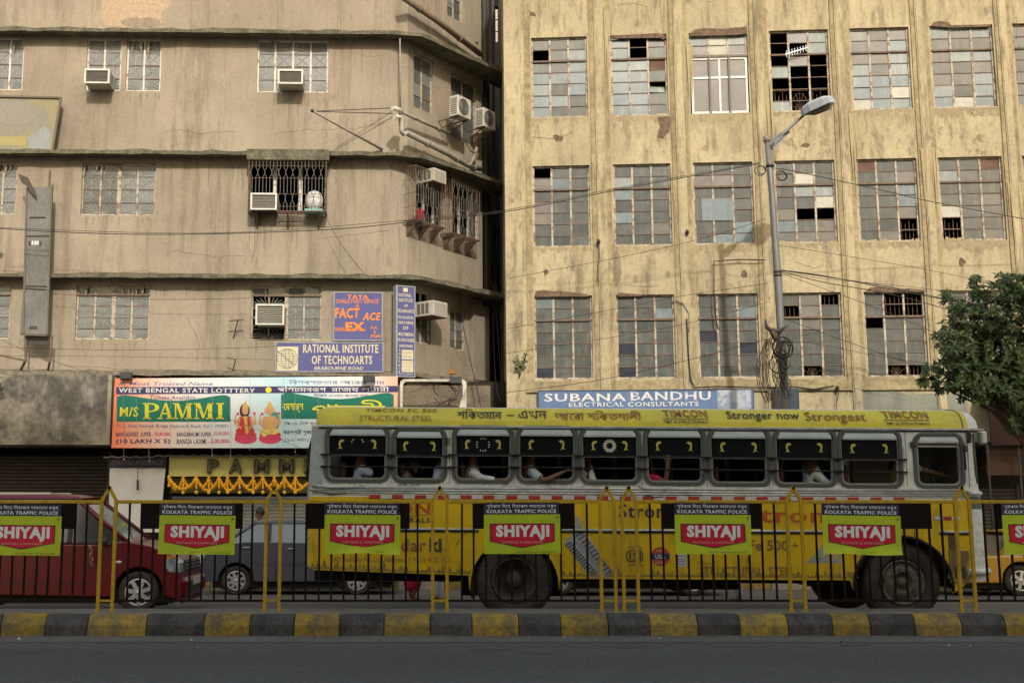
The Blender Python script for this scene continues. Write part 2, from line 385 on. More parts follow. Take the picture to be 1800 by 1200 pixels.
# ledges
def mitre(F1, F2, P_, d):
    n = (F1.n + F2.n); n = n / n.length; k = d / max(.3, n.dot(F1.n)); return Vector((P_.x, P_.y)) + n * k
B2 = Vector((bpt.x, bpt.y)); C2 = Vector((cpt.x, cpt.y)); D2 = Vector((dpt.x, dpt.y))
def ledge(zb, h, d, ext=1.1):
    A2 = LF.o + LF.u * s0L
    inn = [A2, B2, C2, D2 + SF.u * ext]; out = [A2 + LF.n * d, mitre(LF, MF, B2, d), mitre(MF, SF, C2, d * 1.35), D2 + SF.u * ext + SF.n * d * 2.2]
    m = MB(); rnd = random.Random(int(zb * 100))
    def sub(a, b, n): return [a.lerp(b, i / n) for i in range(n)]
    I = []; O = []
    for k in range(3):
        n = max(2, int((inn[k + 1] - inn[k]).length / .3)); I += sub(inn[k], inn[k + 1], n); O += sub(out[k], out[k + 1], n)
    I.append(inn[3]); O.append(out[3])
    rows = []
    for i, o in zip(I, O):
        jt = rnd.uniform(-.025, .035); jb = rnd.uniform(-.012, .012); jo = (o - i).normalized() * rnd.uniform(-.03, .012)
        rows.append([Vector((i.x, i.y, zb + .02)), Vector((o.x + jo.x, o.y + jo.y, zb + jb)), Vector((o.x + jo.x, o.y + jo.y, zb + h * .8 + jt)), Vector((i.x, i.y, zb + h + .05 + jt))])
    vs = [p for r in rows for p in r]; fs = []
    for k in range(len(rows) - 1):
        for j in range(3): a = k * 4 + j; fs.append((a, a + 4, a + 5, a + 1))
    m.raw(vs, fs); m.face(rows[-1]); return m
for py in (57, 271, 488):
    ledge(LF.sz(350, py, .42)[1], .13, .42).build('ledge', LEDGE, LB)
ledge(LF.sz(450, 660, .3)[1], .12, .3, .1).build('ledge', M('broken_slab', (.22, .19, .14), .95, c2=(.08, .07, .055), scale=6, fine=.3, bump=1, bscale=20), LB)
# plaster bands under the ledge corner
def pane_mesh(mat):
    m = MB(); m.box((0, -.003, 0), (1, .003, 1)); return m.mesh('pane', mat)
PANES = {k: pane_mesh(v) for k, v in dict(g=GLGREY, b=GLBLUE, l=GLMILK, k=GLDARK, p=GLPINK, w=BOARDW, r=BOARDR, L=GLL).items()}
class SubF:
    """window-local frame maths: x right, z up, y inwards"""
def window(parent, F, s0, s1, z0, z1, cols, rows, states, fm, bar_v=.05, bar_h=.02, depth=-.1, transom=None, grille=None, gm=None, key=None, dbl=()):
    w, h = s1 - s0, z1 - z0; m = MB(); e = .045
    m.box((0, -.03, 0), (w, .03, e)); m.box((0, -.03, h - e), (w, .03, h))
    m.box((0, -.03, e), (e, .03, h - e)); m.box((w - e, -.03, e), (w, .03, h - e))
    ys = [0]; tot = sum(rows)
    for r in rows: ys.append(ys[-1] + r / tot)
    cw = w / cols
    for c in range(1, cols):
        bv = bar_v * (2.0 if c in dbl else 1); m.box((c * cw - bv / 2, -.022, e), (c * cw + bv / 2, .022, h - e), 0)
    for i, y in enumerate(ys[1:-1]):
        zz = h * (1 - y); bh = bar_h * (2.4 if transom is not None and i == transom else 1)
        dd = .036 if transom is not None and i == transom else .018
        for c in range(cols):
            x0 = c * cw + (e if c == 0 else bar_v / 2); x1 = (c + 1) * cw - (e if c == cols - 1 else bar_v / 2)
            m.box((x0, -dd, zz - bh / 2), (x1, dd, zz + bh / 2), 1)
    if transom is not None: m.box((-.02, -.05, h * (1 - ys[transom + 1]) - .03), (w + .02, -.0225 - .01, h * (1 - ys[transom + 1]) + .015), 1)
    me = m.mesh('window_frame', fm)
    base = F.w(s0, z0, depth); o = inst('window', me, parent, base - WORLD[parent.name], F.ph)
    WORLD[o.name] = base
    for r, row in enumerate(states):
        for c, ch in enumerate(row):
            if ch in 'x.': continue
            zt = h * (1 - ys[r]); zb = h * (1 - ys[r + 1])
            x0 = c * cw + .018; x1 = (c + 1) * cw - .018; rot = 0
            p = inst('pane', PANES[ch if ch != 'o' else 'l'], o, (x0, random.uniform(-.004, .004), zb + .008), 0, (x1 - x0, 1, zt - zb - .016))
            if ch == 'o': p.rotation_euler = (radians(-38), 0, radians(6)); p.location.y = -.05
            else: p.rotation_euler = (random.uniform(-.012, .012), 0, random.uniform(-.012, .012))
    if grille:
        gmb = MB(); grille(gmb, w, h); go = gmb.build('grille', gm or GRILL, None); go.parent = o; go.location = (0, 0, 0)
        # move mesh so it is in window space
        b = gmb.bounds(); org = Vector(((b[0] + b[1]) / 2, (b[2] + b[3]) / 2, b[4])); go.location = org
    return o
def deco(m, w, h, y=-.012, n=4, r=.009, rows=4):
    """painted iron grille: sunbursts at top and bottom, lattice between"""
    cw = w / n
    for c in range(n):
        x0, x1 = c * cw + .05, (c + 1) * cw - .05; right = c % 2 == 0
        cx = x1 if right else x0
        for cz, up in ((h - .06 - h * .17, 1), (.06, 1)):
            for k in range(5):
                a = radians(100 + k * 17) if right else radians(80 - k * 17)
                m.bar((cx, y, cz), (cx + cos(a) * cw * .9, y, cz + sin(a) * h * .2), r)
        for a_, b_ in ((.3, .52), (.52, .74)):
            m.bar((x0, y, h * a_), (x1, y, h * b_), r); m.bar((x1, y, h * a_), (x0, y, h * b_), r)
            m.bar((x0, y, h * b_), (x1, y, h * b_), r)
        m.bar(((x0 + x1) / 2, y, h * .3), ((x0 + x1) / 2, y, h * .74), r)
R4 = [1, 1, 1, 1]
WFM = (WORNW, FRAMED)
for i, (a, b, r) in enumerate(WL):
    if i == 6: continue
    h = holesL[i]; n = 4 if (b - a) > 90 else 2
    if r == 2:
        st = {0: 'LgLL', 1: 'LLLL'}
        rows = [.8, 1, 1, 1, 1]; states = ['gwgg'[:n], 'L' * n, 'L' * n, 'L' * n, 'L' * n]
        if i == 9: states = ['gwgw', '..LL', '..LL', '..LL', '..LL']
        window(LB, LF, *h, n, rows, states, (FRAMEP, FRAMED), dbl=(2,), transom=0, grille=lambda m, w, hh, n=n: deco(m, w, hh * .82, n=n))
    else:
        states = ['L' * n] * 4
        if r == 1: states = ['gggL'[:n] if n == 4 else 'LL', 'gwLL'[:n] if 0 else 'ggLL'[:n], 'ggLL'[:n], 'ggLL'[:n]]
        window(LB, LF, *h, n, R4, states, WFM if r == 0 else (FRAMEP, FRAMED), dbl=(2,) if r == 1 else (), grille=lambda m, w, hh, n=n: deco(m, w, hh, n=n))
window(LB, LF, *holesL[6], 3, [1], ['...'], (WORNW, WORNW), bar_v=.1, depth=-.12)
for i, hS in enumerate(holesS):
    if i in (3, 4): window(LB, SF, *hS, 3, [1, 1], ['...', '...'], (WORNW, FRAMED), bar_v=.07)
    elif i == 5: window(LB, SF, *hS, 2, [1, 1, 1, 1], ['..', '..', 'gg', 'gg'], (FRAMEP, FRAMED))
    else: window(LB, SF, *hS, 2, [1, 1, 1, 1], ['gg', 'gL', 'Lg', 'gg'], (FRAMEP, FRAMED))
# column between the side windows, low storey; patched plaster
m = MB(); m.fbox(SF, SF.sz(824, 580)[0], sS + .02, SF.sz(830, 668)[1], SF.sz(830, 537)[1], -.02, .2); m.build('buttress', LW, LB)
PATCH = M('patched_plaster', (.43, .335, .235), .95, c2=(.4, .3, .21), scale=3, fine=.25, bump=.6)
PATCH2 = M('grey_patch', (.3, .25, .18), .95, c2=(.2, .17, .13), scale=5, fine=.3, bump=.6)
def patch(F, pts, mat, parent, d=.004):
    m = MB(); q = [F.sz(x, y) for x, y in pts]; m.prism(q, lambda a, b, dd: F.w(a, b, dd), -.01, d); return m.build('plaster_patch', mat, parent, tri=True)
def blob(cx, cy, rx, ry, n=16, j=.25, seed=1):
    r = random.Random(seed); return [(cx + rx * cos(-2 * pi * k / n) * (1 + r.uniform(-j, j)), cy + ry * sin(-2 * pi * k / n) * (1 + r.uniform(-j, j))) for k in range(n)][::-1]
patch(LF, [(178, -20), (178, 38), (190, 47), (284, 47), (286, 22), (300, 8), (302, -20)], PATCH, LB)
patch(LF, blob(250, 40, 36, 9, seed=3), PATCH2, LB, .006)
# dark opening and shops at street level of the left building
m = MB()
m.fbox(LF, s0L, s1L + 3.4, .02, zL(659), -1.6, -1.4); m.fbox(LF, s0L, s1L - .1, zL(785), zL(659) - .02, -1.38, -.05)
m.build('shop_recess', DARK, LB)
# rolling shutters
SHD = M('dark_shutter', (.06, .05, .046), .6, c2=(.035, .03, .028), scale=3, metal=.2)
SHL = M('pale_shutter', (.52, .55, .53), .5, c2=(.38, .4, .39), scale=3, metal=.2)
def shutter(F, x0, y0, x1, y1, d, mat, label, n=None):
    a, b, z0, z1 = F.box(x0, y0, x1, y1, d); z0 = max(z0, .05)
    t = thing('rolling_shutter', label, 'shutter', F.w((a + b) / 2, z0, d))
    n = n or int((z1 - z0) / .09); h = (z1 - z0) / n
    m = MB(); m.raw([F.w(0, 0, 0)] * 0, [])
    c0 = F.w(a, 0, 0); wv = F.w(b, 0, 0) - c0
    for k, (zz, dd) in enumerate(((0, 0), (h * .25, .022), (h * .7, .022), (h * .98, 0))): pass
    prof = [(0, 0), (h * .22, .024), (h * .72, .024), (h * .97, 0)]
    vs = []
    for zz, dd in prof: vs += [Vector((0, 0, zz)) + Vector((F.n.x, F.n.y, 0)) * dd, wv + Vector((0, 0, zz)) + Vector((F.n.x, F.n.y, 0)) * dd]
    m.raw(vs, [(0, 1, 3, 2), (2, 3, 5, 4), (4, 5, 7, 6)]); me = m.mesh('slat', mat)
    for k in range(n): inst('slat', me, t, F.w(a, z0 + k * h, d) - WORLD[t.name])
    for q_ in (a - .08, b): m = MB(); m.fbox(F, q_, q_ + .08, z0, z1 + .1, d - .05, d + .05); m.build('guide_rail', BLACKI, t)
    return t
shutter(LF, -110, 800, 186, 1000, -.6, SHD, 'dark closed rolling shutter under the stained concrete canopy at the left')
shutter(LF, 300, 872, 560, 1010, -.45, SHL, 'pale grey rolling shutter below the marigold garlands')
# stained concrete canopy box
ct = MB(); a, b, z0, z1 = LF.box(-200, 658, 195, 781, 1.3)
ct.fbox(LF, a, b, z0, z1, -.02, 1.3)
cnp = ct.build('canopy_parapet', M('black_stained_concrete', (.27, .25, .2), .95, c2=(.065, .063, .057), amt=.92, scale=.9, thr=.49, soft=.13, streak=.5, sc_c=(.4, .38, .32), fine=.3, bump=.6, bscale=14, sscale=(2, 2, .7)), LB)
m = MB(); m.fbox(LF, b - .09, b + .004, z0 - .003, z1 + .003, -.02, 1.33); m.build('canopy_end', M('pale_concrete', (.3, .28, .22), .9, c2=(.18, .17, .14), scale=4), LB)
# ================================================================== GAP BETWEEN BUILDINGS
G = thing('rear_building', 'building darkened by painted gap shade, set back in the narrow gap between the two street fronts', 'building', (2, 37, 0))
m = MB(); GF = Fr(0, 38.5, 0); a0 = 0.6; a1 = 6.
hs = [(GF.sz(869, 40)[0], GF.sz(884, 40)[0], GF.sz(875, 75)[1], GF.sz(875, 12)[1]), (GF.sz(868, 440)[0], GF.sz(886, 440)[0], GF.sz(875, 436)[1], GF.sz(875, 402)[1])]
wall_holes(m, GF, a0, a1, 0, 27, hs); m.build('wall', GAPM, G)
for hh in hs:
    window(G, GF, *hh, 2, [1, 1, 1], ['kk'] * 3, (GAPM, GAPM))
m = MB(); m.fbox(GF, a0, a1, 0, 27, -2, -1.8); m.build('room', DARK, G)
# ================================================================== RIGHT BUILDING
RB = thing('industrial_building', 'tall ochre plastered building with pilasters and grids of broken steel windows', 'building', (9, 30, 0))
RX = [(937, 1037), (1079, 1180), (1220, 1325), (1364, 1470), (1509, 1615), (1653, 1766), (1802, 1915)]
RZ = [(zR(199), zR(57)), (zR(429), zR(285)), (zR(664), zR(516))]
RS = [(RF.sz(a, 352)[0], RF.sz(b, 352)[0]) for a, b in RX]
holesR = [(a, b, z0, z1) for z0, z1 in RZ for a, b in RS]
s0R = RF.sz(889, 350)[0]; s1R = RS[-1][1] + 9
m = MB(); wall_holes(m, RF, s0R, s1R, 3.1, 17.5, holesR, t=.2)
LR = Fr(RF.w(s0R, 0).x, RF.w(s0R, 0).y, radians(-92)); wall_holes(m, LR, -6, 0, 0, 17.5, [])
m.build('wall', RW, RB)
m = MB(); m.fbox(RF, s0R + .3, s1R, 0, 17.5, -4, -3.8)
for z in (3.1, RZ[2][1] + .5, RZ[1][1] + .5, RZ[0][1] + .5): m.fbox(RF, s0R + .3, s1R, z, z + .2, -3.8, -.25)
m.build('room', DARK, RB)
# pilasters: a raised rib between flanking strips painted darker for recess shade and grime
ptop = 17.4
for k in range(len(RS)):
    l = RS[k - 1][1] if k else None; r = RS[k][0]
    if k == 0:
        m = MB(); m.fbox(RF, s0R - .02, s0R + .42, 3.1, ptop, -.01, .05); m.build('pilaster', RW, RB)
        c0, c1 = s0R + .42, r
        m = MB(); m.fbox(RF, r - .19, r - .03, 3.1 + 1.35, ptop, -.01, .022); m.build('recess_shade_strip', RWD, RB)
        continue
    w = r - l
    m = MB(); m.fbox(RF, l + w * .30, l + w * .70, 3.1, ptop, -.01, .045); m.fbox(RF, l + w * .36, l + w * .64, 3.1, ptop, .045, .06); m.build('pilaster', RW, RB)
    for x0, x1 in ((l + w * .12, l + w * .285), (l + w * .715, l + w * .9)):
        m = MB(); m.fbox(RF, x0, x1, RZ[2][0] - .32, ptop, -.01, .018 + .004); m.fbox(RF, x0 - .015, x0 + .01, RZ[2][0] - .32, ptop, .0225, .034); m.build('recess_shade_strip', RWD, RB)
# sill course under the lowest windows
for k, (a, b) in enumerate(RS):
    m = MB(); m.fbox(RF, a - .14, b + .14, RZ[2][0] - .3, RZ[2][0] - .05, -.01, .02); m.fbox(RF, a - .22, b + .22, RZ[2][0] - .345, RZ[2][0] - .3, -.01, .06); m.build('sill_band', RWD, RB)
# stain panels under windows
for r_ in (0, 1):
    for k, (a, b) in enumerate(RS[:6]):
        zt = RZ[r_][0]; rr = random.Random(k * 7 + r_)
        top = [(a - .03, zt - .02), (b + .03, zt - .02)]; n = 44
        low = [(b + .03 - (b - a + .06) * i / n, zt - .10 - .06 * (k % 3) - .07 * sin(i * .31 + k) * sin(i * .83 + k * 2) - (rr.uniform(0, .035) if i % 2 else 0)) for i in range(n + 1)]
        m = MB(); m.prism((top + low)[::-1], lambda p, q, d: RF.w(p, q, d), -.01, .003); m.build('damp_stain', M('damp_plaster', (.36, .30, .19), .95, c2=(.25, .21, .14), amt=.8, scale=.9, streak=.8, sc_c=(.2, .17, .12), fine=.2, bump=.3, sscale=(5, 5, .7)), RB, tri=True)
ST = [
 ['ggg', 'xgb', 'ggb', 'bbb', 'lgb', 'blg', 'bgg'], ['bxg', 'bxg', 'bbr', 'bbg', 'bbo', 'bbg', 'bbg'], None,
 ['xgl', 'xxl', 'xpx', 'lxx', 'xxx', 'xxx', 'lxx'], ['ggp', 'ggb', 'ppb', 'lgl', 'bbb', 'bbw', 'wbb'], ['bgb', 'ggg', 'glb', 'dgp'.replace('d', 'g'), 'pgb', 'lgb', 'bwb'], ['ggg'] * 7,
 ['xgg', 'pbg', 'ggg', 'pgg', 'pgg', 'ggg', 'ggg'], ['ggg', 'lgg', 'bgg', 'ggg', 'bgg', 'ggp', 'ggg'], 'big',
 ['ggg', 'gwg', 'gll', 'ggw', 'pxx', 'bgp', 'ppp'], ['rgg', 'ggp', 'ggb', 'ggb', 'ggp', 'ggx', 'gpx'], ['ggr', 'lgg', 'ggg', 'ggp', 'wgp', 'xgg', 'xgp'], ['ggg'] * 7,
 ['bgg', 'ggg', 'ggg', 'ggg', 'ggg', 'ggg', 'kgg'], ['ggg', 'ggb', 'ggg', 'ggg', 'kgg', 'ggg', 'kgg'], ['ggg', 'ggb', 'ggg', 'kgg', 'ggk', 'ggg', 'ggg'],
 ['gpx', 'xpg', 'gpg', 'ggg', 'ggg', 'ggg', 'gxg'], ['gxx', 'gxx', 'xgg', 'ggg', 'ggg', 'ggg', 'gxx'], ['ggg'] * 7, ['ggg'] * 7]
R7 = [1.02, 1.02, 1, 1, 1, 1, 1]
def cage_bars(m, w, h, y=.07):
    H = h * .28
    for z in (.03, H * .55, H): m.bar((0.03, y, z), (w - .03, y, z), .014)
    n = 15
    for k in range(n + 1):
        x = .03 + (w - .06) * k / n
        if abs(x - w / 2) < w * .17: continue
        m.bar((x, y, .03), (x, y, H * (1 if k % 2 else .8)), .012)
    for q in range(9):
        a = pi * q / 8; m.bar((w / 2, y, .03), (w / 2 + cos(a) * w * .16, y, .03 + sin(a) * H * .9), .01)
    for rr in (.08, .15):
        pts = [(w / 2 + cos(pi * q / 10) * w * rr, y, .03 + sin(pi * q / 10) * H * rr * 5.6) for q in range(11)]; m.tube(pts, .006, 4)
def top_bars(m, w, h, y=.07):
    cage_bars(m, w, h, y); z0 = h * .72
    for k in range(14):
        x = .04 + (w - .08) * k / 13; m.bar((x, y, z0), (x, y, h - .05), .012)
    for z in (z0, h * .86): m.bar((.03, y, z), (w - .03, y, z), .012)
for i, h in enumerate(holesR):
    st = ST[i]; col = i % 7
    if col == 6 and i > 7: st = ['ggg'] * 7
    if st is None:
        o = window(RB, RF, h[0], h[1], h[2] + (h[3] - h[2]) * .72, h[3] - .03, 3, [1, 1], ['lwl', 'gwp'], (FRAMEP, FRAMED))  # upper middle pane: bright glare painted as plain white
        a, b, z0, z1 = h[0] + .04, h[1] - .02, h[2] + .02, h[2] + (h[3] - h[2]) * .70; w, hh = b - a, z1 - z0
        f = MB(); t = .055
        f.box((0, -.03, 0), (w, .03, t)); f.box((0, -.03, hh - t), (w, .03, hh)); f.box((0, -.03, t), (t, .03, hh - t)); f.box((w - t, -.03, t), (w, .03, hh - t))
        f.box((t, -.026, hh * .62), (w - t, .026, hh * .62 + .06)); f.box((w * .49, -.022, t), (w * .49 + .045, .022, hh * .62)); f.box((w * .49, -.022, hh * .62 + .06), (w * .49 + .045, .022, hh - t))
        for x in (.31, .66): f.box((w * x, -.06, 0), (w * x + .05, -.0305, hh), 1)
        f.box((-.06, -.06, hh), (w + .06, .03, hh + .06), 1)
        me = f.mesh('window_frame', (WHITEP, M('grey_old_mullion', (.16, .14, .115), .8, c2=(.25, .22, .18), scale=8)))
        bp_ = RF.w(a, z0, -.1); o = inst('window', me, RB, bp_ - WORLD[RB.name], RF.ph)
        for x0, x1 in ((t, w * .49), (w * .49 + .045, w - t)):
            for y0, y1 in ((t, hh * .62), (hh * .62 + .06, hh - t)): inst('pane', PANES['p'], o, (x0, 0, y0), 0, (x1 - x0, 1, y1 - y0))
        continue
    if st == 'big':
        st = ['ggg', 'ppg', 'ggg', '..g', '..g', 'ggb', 'gbb']
        o = window(RB, RF, *h, 3, R7, st, (FRAMEP, FRAMED), transom=1, grille=cage_bars)
        w, hh = h[1] - h[0], h[3] - h[2]; cw = w / 3
        inst('pane', PANES['b'], o, (.03 + cw * .32, -.03, hh * 2 / 7 + .02), 0, (cw * 1.62, 1, hh * 2 / 7 - .04)); inst('pane', PANES['g'], o, (.03, -.028, hh * 2 / 7 + .02), 0, (cw * .3, 1, hh * 2 / 7 - .04))
        continue
    gr = top_bars if i in (17, 18) else (cage_bars if i in (3, 8, 10, 11, 12, 7) else None)
    window(RB, RF, *h, 3, R7, st, (FRAMEP, FRAMED), transom=1, grille=gr, gm=RUST if gr else None)
# broken lintels, exposed brick, paint patches
for pts in ([(1212, 61), (1222, 52), (1240, 50), (1270, 51), (1312, 47), (1313, 60), (1290, 62), (1212, 64)], [(1636, 46), (1640, 40), (1652, 37), (1668, 40), (1673, 46), (1742, 43), (1740, 47), (1672, 49)],
            [(940, 518), (942, 512), (955, 510), (975, 512), (984, 511), (1000, 513), (1032, 517), (1036, 521), (990, 521), (940, 522)],
            [(1156, 206), (1178, 205), (1178, 228), (1165, 245), (1155, 240), (1160, 222)], [(1084, 518), (1086, 514), (1108, 516), (1130, 517), (1130, 520), (1086, 521)],
            [(1070, 66), (1095, 62), (1130, 60), (1160, 59), (1172, 64), (1172, 67), (1071, 68)], [(1522, 510), (1530, 505), (1548, 504), (1558, 508), (1600, 507), (1628, 510), (1628, 513), (1524, 514)]):
    patch(RF, pts[::-1], BRICKY, RB, .006)
patch(RF, [(1516, 690), (1530, 672), (1560, 688), (1600, 692), (1640, 691), (1700, 690), (1700, 740), (1520, 740), (1512, 705)][::-1], M('grey_green_paint', (.25, .27, .22), .9, c2=(.17, .18, .15), amt=.8, scale=1.6, streak=.5, sc_c=(.14, .14, .12)), RB, .005)
for k in range(26):
    rr = random.Random(k + 40); patch(RF, blob(rr.uniform(900, 1790), rr.choice([230, 250, 450, 470, 490, 20]) + rr.uniform(-10, 10), rr.uniform(3, 9), rr.uniform(3, 8), 9, .4, k), RWD if k % 3 else BRICKY, RB, .0035)
# dark shop level of the right building
m = MB(); m.fbox(RF, s0R, s1R, 0, 3.1, -1.5, -1.3); m.fbox(RF, s0R, s1R, 2.98, 3.1, -1.3, .0); m.build('shop_recess', DARK, RB)
shutter(RF, 1560, 858, 1790, 1000, -.6, M('brownish_shutter', (.07, .058, .05), .6, c2=(.04, .035, .03), scale=3), 'dim brown rolling shutter behind the front of the bus')

# dark awning added over the right shops, its darkness stands for tree shade
t = thing('added_shade_awning', 'dark red-brown awning added as tree shade over the shops at the right, behind the tree', 'awning', RF.w(*RF.sz(1790, 780, .8), .8))
a, b, z0, z1 = RF.box(1738, 700, 1990, 782, .8); m = MB(); m.prism([(0, z1 + .25), (.9, z1), (.9, z0), (.84, z0), (.84, z1 - .06), (0, z1 + .19)], lambda d_, z_, s_: RF.w(s_, z_, d_), a, b); m.build('canopy_sheet', M('tree_shade_red_sheet', (.045, .02, .016), .8, c2=(.02, .012, .01), scale=2), t)
for x in (1735, 1790): m = MB(); q_ = RF.sz(x, 780, .8)[0]; m.tube([RF.w(q_, z0 + .05, .8), RF.w(q_, 0, .8)], .03, 6); m.build('awning_post', BLACKI, t)
ORD = ['first', 'second', 'third', 'fourth', 'fifth', 'sixth', 'seventh', 'eighth', 'ninth', 'tenth', 'eleventh', 'twelfth']

DRIP = M('drip_stain_beige', (.215, .182, .135), .95, c2=(.30, .26, .19), amt=.9, scale=6, thr=.5, soft=.2, stretch=(1, 1, .2), fine=.15)
DRIP2 = M('drip_stain_ochre', (.30, .25, .15), .95, c2=(.42, .36, .21), amt=.9, scale=6, thr=.5, soft=.2, stretch=(1, 1, .2), fine=.15)
def drips(F, x0, x1, y, ln, n, mat, parent, seed, d=.003):
    """rain streaks of dirt below an edge; every streak tapers out downwards"""
    r = random.Random(seed); m = MB()
    for k in range(n):
        s, z = F.sz(r.uniform(x0, x1), y + r.uniform(0, 3)); w = r.uniform(.012, .05); L = ln * r.uniform(.3, 1.1) / 68; p = [(s - w, z), (s + w, z), (s + w * .8, z - L * .4), (s + w * .25, z - L * .8), (s, z - L), (s - w * .3, z - L * .75), (s - w * .7, z - L * .35)]
        dd = d + k * .00004; m.face([F.w(a, b, dd) for a, b in p][::-1])
    o = m.build('drip_stain', mat, parent, tri=True); o['kind'] = 'stuff'; return o
for i, (x0, x1, y, ln, n) in enumerate(((150, 200, 176, 60, 9), (488, 535, 176, 60, 9), (222, 283, 163, 30, 7), (452, 577, 164, 34, 9), (143, 273, 381, 34, 12), (437, 573, 396, 50, 10), (133, 263, 598, 34, 12), (441, 500, 598, 40, 8), (-20, 690, 72, 34, 26), (-20, 690, 286, 30, 30), (-20, 690, 502, 26, 26), (-60, 40, 162, 40, 6), (300, 440, 72, 90, 10), (585, 690, 72, 110, 9), (590, 690, 286, 90, 8), (285, 430, 286, 80, 8))):
    drips(LF, x0, x1, y, ln, n, DRIP, LB, i)
for i, (a, b) in enumerate(RX[:6]):
    for r_, y in enumerate((204, 431)): drips(RF, a, b, y - i * (2 + r_), 34, 11, DRIP2, RB, 50 + i + 9 * r_, .0045)
    drips(RF, a, b, 0, 46, 7, DRIP2, RB, 80 + i, .0045); drips(RF, b + 4, RX[i + 1][0] - 4, 20 + 60 * i, 160, 6, DRIP2, RB, 90 + i, .062)
def crack(F, pts, parent, mat, r=.006, d=.003, seed=0):
    rr = random.Random(seed); out = []
    for (x0, y0), (x1, y1) in zip(pts[:-1], pts[1:]):
        for k in range(7): t_ = k / 7; out.append(F.w(*F.sz(x0 + (x1 - x0) * t_ + rr.uniform(-1.6, 1.6), y0 + (y1 - y0) * t_ + rr.uniform(-1.6, 1.6)), d))
    m = MB(); m.tube(out, r, 4, cap=False, smooth=False); m.build('crack', mat, parent)
CRK = M('crack_dark', (.09, .075, .055), .95)
for i, p in enumerate(([(480, 236), (540, 228), (620, 226), (690, 214)], [(290, 232), (320, 228), (350, 236), (420, 230)], [(300, 440), (380, 452), (440, 448)], [(560, 420), (640, 410), (690, 405)], [(330, 560), (350, 600), (345, 640)], [(100, 640), (200, 648), (330, 652)], [(180, 0), (178, 30), (190, 46)], [(286, 20), (284, 40)], [(610, 92), (650, 100), (680, 96)], [(225, 478), (255, 476), (280, 480)])): crack(LF, p, LB, CRK, .0035, .002, i)
for i, p in enumerate(([(935, 240), (975, 245), (1010, 232)], [(980, 245), (978, 270)], [(1085, 10), (1110, 6), (1140, 12)], [(1240, 5), (1262, 2)], [(1060, 440), (1050, 480), (1056, 500)], [(1100, 500), (1130, 504), (1160, 502)], [(1640, 420), (1655, 424), (1700, 421)], [(1520, 190), (1524, 240)], [(1400, 462), (1430, 470), (1450, 466)], [(1785, 30), (1790, 90), (1796, 160)])): crack(RF, p, RB, CRK, .004, .004, 20 + i)
# ================================================================== GROUND
ASPH = M('asphalt', (.108, .108, .108), .9, c2=(.08, .08, .08), amt=.8, scale=.5, fine=.3, grime=.4, sc_c=(.055, .055, .055), bump=.5, bscale=60, stretch=(.25, 1, 1), spec=.15)
ASPH2 = M('far_asphalt', (.12, .11, .095), .9, c2=(.085, .08, .075), amt=.8, scale=.5, fine=.4, bump=.6, bscale=60, stretch=(.3, 1, 1))
CONC = M('concrete', (.21, .195, .165), .92, c2=(.13, .12, .105), amt=.8, scale=2.2, streak=.3, sc_c=(.1, .09, .08), fine=.35, bump=.5, bscale=50)
GUT = M('gutter_concrete', (.14, .135, .125), .92, c2=(.1, .095, .09), amt=.7, scale=1.3, fine=.35, bump=.5, bscale=60)
m = MB(); m.face([(-250, -250, -.35), (250, -250, -.35), (250, 250, -.35), (-250, 250, -.35)]); struct('ground', m, M('earth', (.12, .10, .075), .95, fine=.3))
m = MB(); n = 60
for k in range(n): m.face([(-60 + 2 * k, 2.6, 0), (-58 + 2 * k, 2.6, 0), (-58 + 2 * k, 13.9, 0), (-60 + 2 * k, 13.9, 0)])
struct('near_road', m, ASPH)
m = MB(); m.face([(-60, 13.32, .004), (60, 13.32, .004), (60, 13.9, .004), (-60, 13.9, .004)]); struct('gutter', m, GUT)
m = MB()
for k in range(n): m.face([(-60 + 2 * k, 14.9, .0), (-58 + 2 * k, 14.9, .0), (-58 + 2 * k, 24.0, -.16), (-60 + 2 * k, 24.0, -.16)])
struct('far_road', m, ASPH2)
m = MB(); m.box((-60, -13.9, -.3), (60, 2.6, .14)); struct('near_pavement', m, CONC)
m = MB(); m.box((-60, 24.15, -.34), (60, 34, .0)); fp = struct('far_pavement', m, M('pavement', (.2, .18, .15), .95, c2=(.11, .1, .085), amt=.8, scale=1.5, fine=.4, bump=.6))
KY = M('yellow_kerb_paint', (.33, .225, .025), .8, c2=(.13, .105, .06), amt=.85, scale=5, thr=.51, grime=.7, streak=.5, sc_c=(.09, .08, .06), fine=.3, var=.15, bump=.4, bscale=50)
KB = M('black_kerb_paint', (.034, .032, .038), .8, c2=(.085, .08, .075), amt=.75, scale=5, thr=.5, streak=.3, sc_c=(.13, .12, .11), fine=.3, var=.15, bump=.4, bscale=50)
# median: concrete strip between kerb stones
m = MB(); m.box((-40, 14.18, -.1), (40, 14.9, .235)); med = struct('median', m, CONC, bevel=.015)
KX = [-78 * 2, -78, 0, 78, 153, 256, 358, 439, 516, 597, 675, 756, 830, 912, 986, 1070, 1143, 1227, 1302, 1386, 1465, 1531, 1610, 1691, 1770, 1850, 1928]
fk = FY(13.9)
for i in range(len(KX) - 1):
    a = fk.sz(KX[i], 1103)[0]; b = fk.sz(KX[i + 1], 1103)[0]; rr = random.Random(i)
    m = MB(); jz = rr.uniform(-.006, .006); jy = rr.uniform(-.012, .012); a += .004; b -= .004; y0 = 13.9 + jy
    pf = [(y0, -.02), (y0 + .005, .13), (y0 + .075, .232 + jz), (y0 + .11, .244 + jz), (14.178, .24 + jz), (14.178, -.02)]
    m.prism([(p[0], p[1]) for p in pf], lambda p, q, d: Vector((d, p, q)), a, b)
    m.build('kerb_stone', KY if i % 2 == 0 else KB, med, bevel=.008)
fk2 = FY(24.0)
